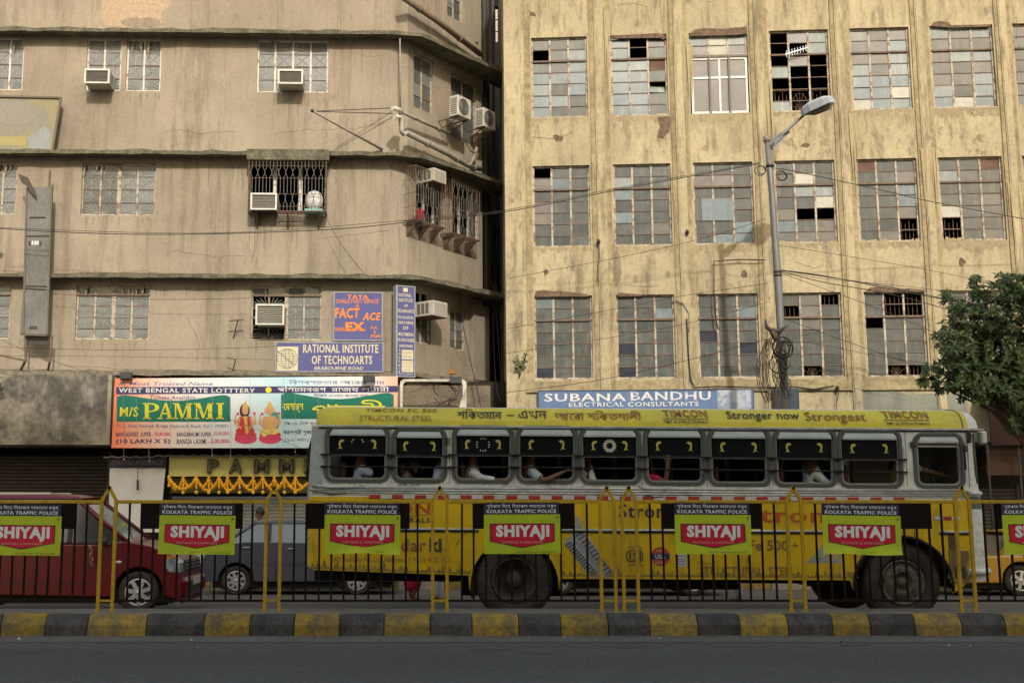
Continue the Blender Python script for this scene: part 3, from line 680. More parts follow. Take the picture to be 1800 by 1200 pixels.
for i in range(30):
    x = -14 + i * .95; m = MB(); m.box((x, 24.0, -.3), (x + .94, 24.148, .01)); m.build('kerb_stone', KY if i % 2 else M('pale_kerb', (.3, .28, .24), .9, scale=3, c2=(.2, .18, .16)), fp, bevel=.01)
# street litter
lit = MB(); rr = random.Random(5)
for k in range(46):
    x = rr.uniform(-5.5, 7.5); y = rr.choice([rr.uniform(12.7, 13.85), rr.uniform(12, 13.85)]); s = rr.uniform(.008, .028)
    p = [Vector((x + s * cos(a) * rr.uniform(.5, 1.2), y + s * sin(a) * rr.uniform(.5, 1.2), .012 + rr.uniform(0, .02))) for a in (0, 1.3, 2.6, 3.9, 5.2)]
    lit.face(p, rr.choice([0, 1, 1]))
o = lit.build('litter', (M('litter_paper', (.5, .48, .43), .8), M('dry_leaf', (.13, .09, .05), .9))); tag(o, 'scraps of paper and dry leaves lying along the gutter', 'litter', kind='stuff')
rb = MB()
for k in range(160):
    x = rr.uniform(-8, 9); y = rr.uniform(24.2, 26); s = rr.uniform(.02, .09); rb.ball((x, y, s * .4), (s, s * .8, s * .6), k % 2, 5, 4, False)
o = rb.build('rubble', (M('rubble_stone', (.24, .2, .16), .95), M('rubble_dark', (.1, .09, .075), .95))); tag(o, 'loose rubble and dirt along the far pavement edge', 'rubble', kind='stuff')
# ================================================================== UNSEEN BUILDING BEHIND THE CAMERA, SIZED TO SHADE THE STREET
OB = thing('street_shade_block', 'plain tall unseen building behind the viewer, sized to shade the street', 'building', (0, -16, 0))
OF = Fr(0, -14, pi); TOPZ = 3.15 + 43.8 * .66
hs = [(-46.5 + c * 3.6, -46.5 + c * 3.6 + 2, 1.2 + r * 3.3, 3 + r * 3.3) for c in range(6, 18) for r in range(8)]
m = MB(); wall_holes(m, OF, -27, 15, 0, TOPZ, hs, t=.3); m.fbox(OF, -27, 15, 0, TOPZ, -6, -.5); m.build('wall', M('pale_render', (.55, .51, .44), .9, c2=(.45, .42, .36), scale=.6), OB)

# repairs, stains and dust on the near road
nr = bpy.data.objects['near_road']; WORLD['near_road'] = nr.location.copy()
PT = M('tar_patch', (.072, .072, .073), .85, c2=(.09, .09, .09), scale=3, fine=.3, bump=.5, bscale=60); OILM = M('oil_stain', (.045, .044, .043), .55, c2=(.07, .07, .07), scale=4, fine=.2); DST = M('road_dust', (.15, .14, .12), .95, c2=(.115, .11, .10), amt=.9, scale=3, fine=.3)
def flat(pts, z, mat, name):
    m = MB(); m.prism(pts, lambda a, b, d: Vector((a, b, d)), 0.0, z); m.build(name, mat, nr, tri=True)
rr = random.Random(77)
def bl(cx, cy, rx, ry, n=22, j=.12): return [(cx + rx * cos(2 * pi * k / n) * (1 + rr.uniform(-j, j)), cy + ry * sin(2 * pi * k / n) * (1 + rr.uniform(-j, j))) for k in range(n)]
for cx, cy, rx, ry in ((.6, 12.6, .22, .09), (1.1, 12.3, .12, .06), (-4.3, 12.5, .3, .1), (4.6, 13.0, .15, .06), (2.1, 12.8, .1, .05)): flat(bl(cx, cy, rx, ry), .003, OILM, 'oil_stain')
for k in range(26): x = -6 + k * .55 + rr.uniform(-.2, .2); flat(bl(x, 13.84, rr.uniform(.15, .4), rr.uniform(.02, .05), 14, .3), .007 + .0003 * k, DST, 'dust_drift')
# ================================================================== SIGNS ON THE LEFT BUILDING
def col(n, c, **k): return M(n, c, k.pop('rough', .55), fine=k.pop('fine', .06), **k)
S_WHITE = col('print_white', (.72, .72, .68), c2=(.6, .6, .56), scale=2, amt=.5)
S_NAVY = col('print_navy', (.035, .03, .12)); S_BLUE = col('sign_blue', (.07, .075, .23), c2=(.1, .1, .25), scale=2)
S_ORANGE = col('print_orange', (.72, .22, .02)); S_CREAM = col('print_cream', (.62, .57, .38), c2=(.45, .4, .27), scale=6)
S_PINK = col('print_magenta', (.55, .03, .17)); S_GREEN = col('print_green', (.0, .16, .11)); S_LIME = col('print_yellow', (.68, .64, .03))
S_DIM = col('print_dim_blue', (.12, .16, .32)); S_SKY = col('print_sky', (.12, .4, .66)); S_METAL = M('sign_metal', (.3, .32, .33), .5, .3, c2=(.2, .2, .2), scale=5)
GREYTXT = col('print_grey', (.25, .25, .24))
def sign_panel(name, label, F, box, d, mat, thick=.06, frame=None, cat='sign', fw=.03, backd=None):
    s0, s1, z0, z1 = F.box(*box, d)
    t = thing(name, label, cat, F.w((s0 + s1) / 2, z0, d)); m = MB(); m.fbox(F, s0, s1, z0, z1, d - thick, d); m.build('panel', mat, t, bevel=.004)
    if frame:
        for a, b, c, e in ((s0 - fw, s1 + fw, z1, z1 + fw), (s0 - fw, s1 + fw, z0 - fw, z0), (s0 - fw, s0, z0, z1), (s1, s1 + fw, z0, z1)):
            m = MB(); m.fbox(F, a, b, c, e, d - thick - .01, d + .012); m.build('frame_bar', frame, t)
    if backd is not None:
        for s in (s0 + .1 * (s1 - s0), s1 - .1 * (s1 - s0)):
            m = MB(); m.fbox(F, s - .015, s + .015, z1 - .12, z1 - .08, backd, d - thick); m.build('bracket', BLACKI, t)
    return t
def wr(t, F, d, mat, *items, name='lettering'):
    """items: (text, box, kwargs)"""
    for it in items: m = MB(); text_px(m, F, it[0], it[1], d, **(it[2] if len(it) > 2 else {})); m.build(name, mat, t)
def rectp(t, F, box, d, mat, name='colour_band', th=.002):
    s0, s1, z0, z1 = F.box(*box, d); m = MB(); m.fbox(F, s0, s1, z0, z1, d - th, d); return m.build(name, mat, t)
# orange lettered blue sign
t = sign_panel('course_sign', 'upright blue sign with orange lettering, above the wide institute sign', LF, (588, 515, 671, 597), .18, S_BLUE, frame=S_METAL, backd=0)
wr(t, LF, .184, S_ORANGE, ('TATA', (610, 518, 648, 526), dict(bold=.02)), ('CONSULTANCY SERVICES', (590, 526, 666, 533), dict(bold=.01)), ('&', (625, 534, 632, 540)), ('FACT', (589, 541, 632, 559), dict(bold=.03)),
   ('ACE', (637, 549, 667, 563), dict(bold=.03, slant=.1)), ('EX', (607, 566, 641, 582), dict(bold=.05)), ('PA', (652, 573, 664, 579)), ('&', (656, 581, 661, 586)), ('PIM', (652, 588, 668, 594), dict(bold=.01)))
wr(t, LF, .184, S_ORANGE, ('NEXT', (589, 575, 605, 580)), ('GENARATION', (589, 577, 642, 582)), name='small_lettering')
# wide institute sign
t = sign_panel('institute_sign', 'wide blue institute sign with cream lettering and a globe emblem', LF, (486, 603, 672, 652), .3, S_BLUE, frame=S_METAL, backd=0)
wr(t, LF, .304, S_CREAM, ('RATIONAL INSTITUTE', (533, 605, 665, 620), dict(bold=.03)), ('OF TECHNOARTS', (548, 625, 654, 640), dict(bold=.025)), ('BRABOURNE ROAD', (552, 644, 638, 650), dict(bold=.015, slant=.02)))
rectp(t, LF, (487, 609, 524, 651), .303, S_CREAM, 'emblem_panel')
m = MB(); c, zc = LF.sz(505, 630, .306); R = .26
for k in range(-3, 4):
    w = R * cos(k / 4 * pi / 2); pts = [(c + w * cos(2 * pi * q / 20), zc + k * R / 4 * 1.0) for q in range(1)]
    m.fbox(LF, c - w, c + w, zc + k * R / 4 - .006, zc + k * R / 4 + .006, .304, .308)
for k in (-1, -.6, -.2, .2, .6, 1):
    pts = [LF.w(c + k * R * cos(a), zc + R * sin(a), .307) for a in [(-.5 + q / 12) * pi for q in range(13)]]; m.tube(pts, .007, 4)
m.bar(LF.w(c - R, zc + R * .8, .31), LF.w(c + R * .7, zc - R * .6, .31), .02); m.build('globe_emblem', GREYTXT, t)
# tall narrow projecting sign on the rounded corner: two faces
x0, z1 = LF.sz(693, 503, .45); z0 = LF.sz(700, 660, .45)[1]
VF = Fr(*(lambda p: (p.x, p.y))(LF.w(LF.sz(698, 580, .45)[0], 0, .45)), radians(22))
sw = VF.sz(728, 580)[0]
t = thing('vertical_sign', 'tall narrow blue projecting sign crowded with white lettering, on the building corner', 'sign', VF.w(sw / 2, z0, 0))
m = MB(); m.fbox(VF, 0, sw, z0, z1, -.2, 0, 0); m.build('panel', S_BLUE, t)
m = MB(); m.fbox(VF, -.04, 0, z0 - .03, z1 + .03, -.22, .03); m.build('side_plate', M('pale_tin', (.33, .36, .37), .5, c2=(.22, .25, .26), scale=3), t)
for a, b, c, e in ((0, sw, z1, z1 + .03), (0, sw, z0 - .03, z0), (sw, sw + .03, z0 - .03, z1 + .03)):
    m = MB(); m.fbox(VF, a, b, c, e, -.21, .01); m.build('frame_bar', S_METAL, t)
def vt(txts, mat, d=.004, **k):
    hz = z1 - z0
    for tx, y0, y1, a, b in txts: m = MB(); text_on(m, VF, tx, sw * a, sw * b, z1 - hz * (y1 - 503) / 157, z1 - hz * (y0 - 503) / 157, d, **k); m.build('lettering', mat, t)
vt([('RATIONAL', 515, 521, .08, .85), ('INSTITUTE', 524, 530, .1, .9), ('OF', 534, 539, .4, .62), ('TECHNOARTS', 543, 549, .03, .98), ('FOR YOUR BETTER', 555, 560, .06, .94), ('CAREER IN COMPUTER', 564, 569, .05, .95),
    ('DTP', 573, 579, .35, .65), ('MULTIMEDIA', 584, 590, .08, .96), ('FA PACKAGES', 594, 600, .04, .98), ('HARDWARE', 605, 610, .12, .9)] +
   [(ch, 613 + i * 6.3, 617.5 + i * 6.3, .1, .2) for i, ch in enumerate('CALL')] + [(ch, 640 + i * 5.6, 644 + i * 5.6, .1, .2) for i, ch in enumerate('FOR')], S_CREAM, bold=.02)
hz = z1 - z0
for y0, y1 in ((614, 631), (633, 653), (505, 512)): m = MB(); m.fbox(VF, sw * (.28 if y0 > 600 else .35), sw * (.95 if y0 > 600 else .62), z1 - hz * (y1 - 503) / 157, z1 - hz * (y0 - 503) / 157, .001, .004); m.build('list_panel', S_CREAM, t)
vt([('PLACEMENT', 617, 621, .32, .9), ('ASSISTANCE', 624, 628, .32, .9), ('CORPORATE', 636, 639, .32, .9), ('RESIDENTIAL', 642, 645, .32, .9), ('TRAINING', 648, 651, .4, .8)], GREYTXT, .006)
vt([('9433129000', 655, 658, .1, .9)], S_CREAM, .004)
# long blank hanging signboard at the left
SD = .55
BT = M('weathered_tin', (.17, .175, .165), .6, .1, c2=(.10, .105, .10), amt=.8, scale=1.1, streak=.6, sc_c=(.24, .22, .19), fine=.2, spec=.3)
t = thing('blank_signboard', 'tall narrow weathered tin signboard with a torn top, hanging on the left wall', 'sign', P(65, 590, 29.4))
bd = [LF.sz(*p, SD) for p in ((47, 330), (91, 328), (86, 505), (82, 588), (35, 586), (41, 502), (43, 415))]
m = MB(); m.prism(bd[::-1], lambda a, b, d: LF.w(a, b, d), SD - .12, SD); m.build('panel', BT, t, tri=True)
m = MB()
for (p, q) in (((47, 415), (86, 414)), ((41, 502), (82, 503)), ((40, 506), (81, 509)), ((52, 382), (80, 382))): m.bar(LF.w(*LF.sz(*p, SD + .01), SD + .01), LF.w(*LF.sz(*q, SD + .01), SD + .01), .02, .03)
m.build('seam', BLACKI, t)
for p, q in (((47, 330), (41, 586)), ((91, 328), (83, 588)), ((36, 588), (83, 590))):
    m = MB(); m.bar(LF.w(*LF.sz(*p, SD + .012), SD + .012), LF.w(*LF.sz(*q, SD + .012), SD + .012), .04, .03); m.build('edge_rail', M('mouldy_rail', (.12, .12, .09), .8, c2=(.2, .12, .07), scale=5), t)
fl = [LF.sz(*p, SD + .1) for p in ((32, 306), (49, 312), (60, 333), (65, 348), (56, 340), (46, 326), (38, 322))]
m = MB(); m.prism(fl[::-1], lambda a, b, d: LF.w(a, b, d), SD + .07, SD + .1); m.build('torn_flap', M('torn_sheet', (.07, .06, .045), .8), t, tri=True)
for x, y in ((52, 427), (57, 427), (62, 427), (66, 427), (71, 427)):
    m = MB(); a, z = LF.sz(x, y, SD + .02); m.fbox(LF, a - .022, a + .022, z - .05, z + .05, SD - .01, SD + .02); m.build('vent_slot', S_WHITE if x in (57, 62, 66) else BLACKI, t)
for x in (53, 57, 61, 64):
    m = MB(); a, z = LF.sz(x, 575, SD + .02); m.fbox(LF, a - .02, a + .02, z - .04, z + .03, SD - .01, SD + .02); m.build('vent_slot', BLACKI, t)
for p, q, d0, d1 in (((88, 300), (86, 330), .4, .5), ((46, 590), (45, 634), SD - .1, SD - .1), ((91, 590), (88, 636), SD - .1, SD - .1), ((0, 624), (45, 634), .6, SD - .1), ((52, 620), (88, 635), .6, SD - .1), ((45, 634), (32, 658), SD - .1, .02), ((88, 635), (83, 655), SD - .1, .02)):
    m = MB(); m.bar(LF.w(*LF.sz(*p, d0), d0), LF.w(*LF.sz(*q, d1), d1), .05, .05); m.build('support_bar', M('rusty_bar2', (.16, .115, .075), .8, c2=(.09, .07, .05), scale=6), t)
m = MB(); a, b, z0, z1 = LF.box(47, 590, 88, 606, SD - .12); m.fbox(LF, a, b, z0, z1, SD - .16, SD - .12); m.build('lower_plate', BLACKI, t)
# faded painted board, far left
t = thing('faded_board', 'large faded painted board with yellow and grey patches at the left edge', 'sign', P(40, 266, 29.6))
fb = [LF.sz(*p, .3) for p in ((-90, 168), (107, 172), (92, 267), (-90, 263))]
m = MB(); m.prism(fb[::-1], lambda a, b, d: LF.w(a, b, d), .22, .3); m.build('panel', M('faded_board_paint', (.24, .225, .18), .8, c2=(.28, .25, .13), amt=.8, scale=.9, thr=.53, soft=.05, streak=.3, sc_c=(.2, .2, .19)), t, tri=True)
for p, q in (((-90, 168), (107, 172)), ((107, 172), (92, 267)), ((92, 267), (-90, 263))):
    m = MB(); m.bar(LF.w(*LF.sz(*p, .315), .315), LF.w(*LF.sz(*q, .315), .315), .06, .05); m.build('frame_bar', M('mouldy_rail', (0, 0, 0)), t)
for pts, mt in (([(-60, 245), (-10, 240), (48, 240), (44, 256), (-60, 256)], M('yellow_paint_patch', (.33, .29, .11), .8, c2=(.33, .3, .16), scale=3)), ([(50, 240), (78, 222), (90, 232), (88, 262), (48, 263)], M('blue_grey_patch', (.27, .29, .29), .8, c2=(.22, .24, .24), scale=3)),
               ([(0, 178), (50, 180), (58, 215), (20, 222), (0, 215)], M('grey_paint_patch', (.24, .225, .2), .8, c2=(.29, .26, .2), scale=4))):
    q = [LF.sz(*p, .303) for p in pts]; m = MB(); m.prism(q[::-1], lambda a, b, d: LF.w(a, b, d), .29, .304); m.build('paint_patch', mt, t, tri=True)
# ------------------------------------------------------------------ lottery billboard
BDp = 1.5; BFm = LF
t = thing('lottery_billboard', 'wide white, green and peach lottery billboard with two seated painted figures', 'billboard', P(448, 787, 28.6))
def B(x, y, d=0): return BFm.sz(x, y, BDp + d)
def poly(pts, mat, d, name='colour_field', parent=None):
    m = MB(); q = [B(*p, d) for p in pts]; m.prism(q[::-1], lambda a, b, dd: BFm.w(a, b, dd), BDp + d - .0015, BDp + d); return m.build(name, mat, parent or t, tri=True)
ms = MB(); q = [B(*p) for p in ((202, 665), (699, 661), (699, 787), (196, 787))]; ms.prism(q[::-1], lambda a, b, dd: BFm.w(a, b, dd), BDp - .1, BDp)
def grad_mat(name, stops):
    """printed colour fade across the sheet"""
    m = bpy.data.materials.new(name); m.use_nodes = True; N = m.node_tree.nodes; L = m.node_tree.links; b = N['Principled BSDF']; b.inputs['Roughness'].default_value = .5
    tc = N.new('ShaderNodeTexCoord'); sp = N.new('ShaderNodeSeparateXYZ'); L.new(tc.outputs['Generated'], sp.inputs[0])
    nz = N.new('ShaderNodeTexNoise'); nz.inputs['Scale'].default_value = 4; ad = N.new('ShaderNodeMath'); ad.operation = 'MULTIPLY_ADD'; ad.inputs[1].default_value = .04
    L.new(nz.outputs['Fac'], ad.inputs[0]); L.new(sp.outputs['X'], ad.inputs[2])
    r = N.new('ShaderNodeValToRGB'); L.new(ad.outputs[0], r.inputs[0]); e = r.color_ramp.elements
    while len(e) < len(stops): e.new(.5)
    for i, (p, c) in enumerate(stops): e[i].position = p; e[i].color = (*c, 1)
    L.new(r.outputs[0], b.inputs['Base Color']); return m
ms.build('panel', grad_mat('billboard_print', [(.03, (.80, .20, .09)), (.12, (.78, .42, .30)), (.26, (.74, .66, .62)), (.42, (.66, .72, .74)), (.62, (.42, .64, .72)), (.80, (.66, .74, .74)), (.93, (.74, .70, .66)), (1, (.78, .42, .30))]), t)
poly([(204, 680), (699, 678), (699, 689), (204, 693)], S_NAVY, .003, 'title_band')
wr(t, BFm, BDp + .006, S_WHITE, ('WEST BENGAL STATE LOTTTERY', (209, 682, 448, 690), dict(bold=.03)), (bn('পশ্চিমবঙ্গ'), (488, 678, 573, 688), dict(bold=.02)), (bn('রাজ্য লটারী'), (582, 678, 684, 688), dict(bold=.02)))
wr(t, BFm, BDp + .003, S_DIM, ('A Most Trusted Name', (208, 671, 373, 677), dict(bold=.01, slant=.02)), (bn('বিশ্বস্ততার আরেক নাম'), (508, 667, 676, 675), dict(bold=.01)))
wr(t, BFm, BDp + .003, S_NAVY, ('Tickets Available', (263, 695, 344, 702), {}), (bn('টিকিট এখানে পাওয়া যায়'), (551, 692, 648, 698), {}))
def hump(x0, x1, ytop, ydip, ybot, n=30):
    pts = [(x0, ybot)]
    for k in range(n + 1):
        u = k / n; x = x0 + (x1 - x0) * u
        e = min(u, 1 - u) * 2
        y = ytop + (ydip - ytop) * sin(pi * u) ** 1.6 + (5 * (1 - e / .13) ** 2 if e < .13 else 0)
        pts.append((x, y))
    pts.append((x1, ybot)); return pts
poly(hump(205, 405, 693, 704, 741), S_GREEN, .003, 'green_panel'); poly(hump(494, 692, 689, 701, 736), S_GREEN, .003, 'green_panel')
# serif letters for the name
def serif(mbb, F, d, x0, x1, ch, y0=708, y1=736):
    H_ = y1 - y0; w = x1 - x0
    def pg(pts): q = [F.sz(x0 + a * w, y1 - b * H_, d) for a, b in pts]; mbb.prism(q, lambda a, b, dd: F.w(a, b, dd), d - .002, d)
    sf = .07
    if ch == 'I': pg([(.25, 0), (.75, 0), (.75, 1), (.25, 1)]); pg([(0, 0), (1, 0), (1, sf), (0, sf)]); pg([(0, 1 - sf), (1, 1 - sf), (1, 1), (0, 1)])
    if ch == 'P':
        pg([(.12, 0), (.36, 0), (.36, 1), (.12, 1)]); pg([(0, 0), (.5, 0), (.5, sf), (0, sf)]); pg([(0, 1 - sf), (.36, 1 - sf), (.36, 1), (0, 1)])
        n = 10
        for k in range(n):
            a, b = -pi / 2 + pi * k / n, -pi / 2 + pi * (k + 1) / n
            pg([(.5 + .5 * cos(a), .72 + .28 * sin(a)), (.5 + .5 * cos(b), .72 + .28 * sin(b)), (.5 + .24 * cos(b), .72 + .2 * sin(b)), (.5 + .24 * cos(a), .72 + .2 * sin(a))])
        pg([(.36, .92), (.5, .92), (.5, 1), (.36, 1)]); pg([(.36, .44), (.5, .44), (.5, .52), (.36, .52)])
    if ch == 'A':
        pg([(.1, 0), (.18, 0), (.52, .86), (.46, 1)]); pg([(.66, 0), (.92, 0), (.58, 1), (.46, 1)]); pg([(.27, .3), (.7, .3), (.68, .38), (.3, .38)]); pg([(0, 0), (.32, 0), (.32, sf), (0, sf)]); pg([(.56, 0), (1, 0), (1, sf), (.56, sf)])
    if ch == 'M':
        pg([(.1, 0), (.17, 0), (.17, 1), (.1, 1)]); pg([(.72, 0), (.93, 0), (.93, 1), (.72, 1)]); pg([(.12, 1), (.3, 1), (.53, .22), (.45, 0)]); pg([(.45, 0), (.53, .1), (.8, 1), (.72, 1)])
        pg([(0, 0), (.27, 0), (.27, sf), (0, sf)]); pg([(.62, 0), (1, 0), (1, sf), (.62, sf)]); pg([(0, 1 - sf), (.2, 1 - sf), (.2, 1), (0, 1)]); pg([(.82, 1 - sf), (1, 1 - sf), (1, 1), (.82, 1)])
dN = BDp + .008
for ch, a, b in (('P', 251, 280), ('A', 277, 305), ('M', 304, 338), ('M', 341, 375), ('I', 380, 394)): m = MB(); serif(m, BFm, dN, a, b, ch); m.build('letter', S_LIME, t)
wr(t, BFm, dN, S_LIME, ('M/S', (211, 715, 243, 732), dict(bold=.035)), (bn('মেসার্স'), (498, 708, 533, 725), dict(bold=.02)), (bn('পাম্মী'), (548, 702, 676, 735), dict(bold=.04)))
wr(t, BFm, BDp + .003, S_DIM, ('P/12, New Howrah Bridge Approach Road, Kol - 700001', (205, 745, 401, 753), dict(bold=.012)))
wr(t, BFm, BDp + .003, S_NAVY, ('BANGASHREE  SUPER -', (204, 759, 269, 767), dict(bold=.02)), ('(10 LAKH X 5)', (204, 771, 299, 781), dict(bold=.03)), ('BANGABHUMI SUPER -', (311, 759, 374, 767), dict(bold=.02)), ('BANGA LAXMI -', (311, 771, 368, 780), dict(bold=.03)),
   (bn('পি/১২ নিউ হাওড়া'), (500, 740, 570, 748)), (bn('বঙ্গশ্রী সুপার - ৫০'), (498, 754, 570, 765), dict(bold=.01)), (bn('(১০ লাখ X ৫)'), (500, 770, 570, 778)))
wr(t, BFm, BDp + .003, S_PINK, ('50,00,000/-', (272, 759, 301, 767), dict(bold=.02)), ('10,00,000/-', (376, 758, 405, 766), dict(bold=.02)), ('5,00,000/-', (371, 771, 406, 780), dict(bold=.03)))
m = MB(); c, zc = B(472, 685, .006); n = 18; m.prism([(c + .075 * cos(2 * pi * k / n), zc + .075 * sin(2 * pi * k / n)) for k in range(n)], lambda a, b, d: BFm.w(a, b, d), BDp + .004, BDp + .007); m.build('round_mark', S_LIME, t)
# two seated printed figures (generic, robed, crowned)
SKIN_P = col('print_skin', (.62, .34, .17)); REDP = col('print_red', (.55, .035, .05)); GOLDP = col('print_gold', (.6, .42, .1)); TEALP = col('print_teal', (.03, .3, .24)); ROSE = col('print_rose', (.62, .06, .14)); YELP = col('print_pale_yellow', (.7, .6, .16)); HAIRP = col('print_hair', (.05, .03, .025))
def ell(cx, cy, rx, ry, n=14, a0=0, a1=360): return [(cx + rx * cos(radians(a0 + (a1 - a0) * k / n)), cy - ry * sin(radians(a0 + (a1 - a0) * k / n))) for k in range(n + (a1 - a0 < 360))]
for cx, rob, lap, d0, hair in ((431, REDP, REDP, 0, 1), (474, TEALP, YELP, 0, 0)):
    f = [(ell(cx + 1, 771, 20, 9), ROSE, .003), (ell(cx + 1, 764, 19, 7), REDP, .005), (ell(cx, 757, 17, 7), lap, .007)]
    if hair: f.append((ell(cx - 1, 722, 9, 13), HAIRP, .0065))
    else: f.append((ell(cx + 8, 740, 9, 18), TEALP, .0065))
    f += [([(cx - 10, 732), (cx + 9, 731), (cx + 11, 754), (cx - 12, 755)], rob if hair else SKIN_P, .009), (ell(cx, 721, 5.5, 7.5), SKIN_P, .012), ([(cx - 6, 717), (cx + 6, 716), (cx + 3, 709), (cx, 704), (cx - 3, 709)], GOLDP, .014),
          (ell(cx, 733, 5, 2), GOLDP, .014), (ell(cx - 13, 727, 2.5, 2.5), ROSE, .011), (ell(cx + 16, 726, 2.5, 2.5), ROSE, .011)]
    for sx in (-1, 1):
        f += [([(cx + sx * 8, 733), (cx + sx * 10, 731), (cx + sx * 17, 742), (cx + sx * 15, 728), (cx + sx * 17, 728), (cx + sx * 20, 744), (cx + sx * 17, 747)][::sx], SKIN_P, .010),
              ([(cx + sx * 8, 736), (cx + sx * 11, 735), (cx + sx * 15, 748), (cx + sx * 7, 754), (cx + sx * 6, 750), (cx + sx * 11, 747)][::sx], SKIN_P, .013)]
    f += [([(cx - 2, 734), (cx + 3, 734), (cx + 6, 760), (cx + 1, 764), (cx - 1, 750)], GOLDP, .015)]
    if not hair: f += [([(cx - 2, 722), (cx + 2, 722), (cx + 3, 734), (cx + 7, 739), (cx + 5, 741), (cx, 736)], SKIN_P, .016), (ell(cx - 6, 721, 3, 5), SKIN_P, .013), (ell(cx + 6, 721, 3, 5), SKIN_P, .013), ([(cx - 16, 762), (cx + 6, 750), (cx + 8, 756), (cx - 10, 768)], YELP, .012)]
    for pts, mt, d in f: poly(pts, mt, d, 'printed_figure')
    mk = MB()
    for k in range(9):
        a, z = B(cx - 16 + k * 4, 768, .008); mk.prism([(a - .035, z), (a, z - .07), (a + .035, z), (a, z + .05)], lambda p, q, dd: BFm.w(p, q, dd), BDp + .006, BDp + .009)
    mk.build('petal_print', ROSE, t, tri=True)
m = MB()
for x in (205, 300, 400, 500, 600, 695):
    a, z = B(x, 664, -.12); m = MB(); m.bar(BFm.w(a, z - .02, BDp - .12), BFm.w(a, z + .12, .1), .05, .05); m.build('support_bar', BLACKI, t)
# hanging strings of fairy lights
for k, x in enumerate((218, 240, 262, 300, 330, 372, 405, 440, 498, 519, 560)):
    m = MB(); rr = random.Random(k); y0 = 662; L_ = rr.uniform(118, 150)
    pts = [BFm.w(*B(x + rr.uniform(-1.5, 1.5), y0 + L_ * q / 7, .04), BDp + .04) for q in range(8)]
    m.tube(pts, .004, 3, cap=False)
    for p in pts[1::2]: m.ball(p, .012, 1, 5, 4)
    o = m.build('fairy_light_string', (M('thin_wire', (.4, .4, .38), .6), S_WHITE)); tag(o, 'thin string of fairy lights over the lottery billboard, ' + ORD[k] + ' from the left', 'light string', 'fairy light strings over the billboard')
# empty sign frame right of the billboard
t = thing('empty_sign_frame', 'torn empty white sign frame with rounded corners right of the billboard', 'sign', P(760, 715, 28.6))
out = rrect(*BFm.box(703, 666, 820, 735, 1.35)[:2], *BFm.box(703, 666, 820, 735, 1.35)[2:], .12)
inn = rrect(*[v + e for v, e in zip(BFm.box(703, 666, 820, 735, 1.35), (.07, -.09, .05, -.06))], .12)
m = MB(); ring(m, out, inn, lambda a, b, d: BFm.w(a, b, d), 1.15, 1.35); m.build('frame', M('chipped_white', (.6, .58, .5), .7, c2=(.2, .17, .12), scale=3, thr=.6, amt=.9), t)
for p, q in (((722, 690), (760, 672)), ((740, 712), (812, 700))):
    m = MB(); m.bar(LF.w(*LF.sz(*p, 1.2), 1.2), LF.w(*LF.sz(*q, 1.2), 1.2), .03); m.build('strut', RUST, t)
m = MB(); q = [LF.sz(*p, 1.36) for p in ((816, 690), (820, 676), (820, 725), (806, 725), (809, 708))]; m.prism(q[::-1], lambda a, b, d: LF.w(a, b, d), 1.34, 1.365); m.build('torn_sheet', M('chipped_white', (0, 0, 0)), t, tri=True)
m = MB(); a, b, z0, z1 = LF.box(690, 668, 850, 790, .6); m.fbox(LF, a, b + .2, z0 - .3, z1 - .1, -1, .3); m.build('service_wall', M('old_brown_wall', (.19, .155, .11), .95, c2=(.09, .075, .055), amt=.8, scale=2, fine=.3, bump=.6), LB)
# ------------------------------------------------------------------ shop signs
t = sign_panel('agency_sign', 'dark faded agency name board above the white cloth panel', LF, (191, 803, 292, 821), .9, M('dark_sign', (.035, .03, .045), .7, c2=(.02, .02, .025), scale=3), backd=-.2)
wr(t, LF, .904, M('dim_letters', (.12, .11, .12), .8), ('PAPPU AGENCY', (198, 808, 288, 816), dict(bold=.02)))
t = thing('white_cloth', 'plain white hanging cloth panel below the agency board', 'cloth', P(240, 925, 29)); q = [LF.sz(*p, .85) for p in ((193, 822), (291, 822), (281, 935), (191, 935))]
m = MB(); nx, nz = 14, 10
def clp(i, j):
    a = Vector(q[0]).lerp(Vector(q[1]), i / nx); b = Vector(q[3]).lerp(Vector(q[2]), i / nx); p = a.lerp(b, j / nz); return LF.w(p.x, p.y, .85 + .02 * sin(i * 1.3 + j * .4) + .012 * sin(i * 3.1))
m.raw([clp(i, j) for j in range(nz + 1) for i in range(nx + 1)], [(j * (nx + 1) + i, j * (nx + 1) + i + 1, (j + 1) * (nx + 1) + i + 1, (j + 1) * (nx + 1) + i) for j in range(nz) for i in range(nx)], 0, True)
m.build('sheet', M('grey_white_cloth', (.55, .57, .57), .8, c2=(.48, .5, .5), scale=1, fine=.05), t)
m = MB(); m.tube([LF.w(*LF.sz(242, 820, .95), .95), LF.w(*LF.sz(242, 843, .95), .95)], .008, 5); m.tube([LF.w(*LF.sz(242, 843, .95), .95), LF.w(*LF.sz(242, 861, .95), .95)], .028, 8); o = m.build('hanging_bulb_holder', BLACKI); tag(o, 'black bulb holder hanging in front of the white cloth', 'lamp holder')
t = sign_panel('shop_fascia', 'pale yellow shop fascia with big dark outlined letters, above the garlands', LF, (297, 803, 560, 837), .8, M('pale_yellow_panel', (.60, .57, .2), .6, c2=(.52, .5, .19), scale=1.5), thick=.1, backd=-.3)
LETM = M('brown_black_letter', (.04, .032, .022), .5)
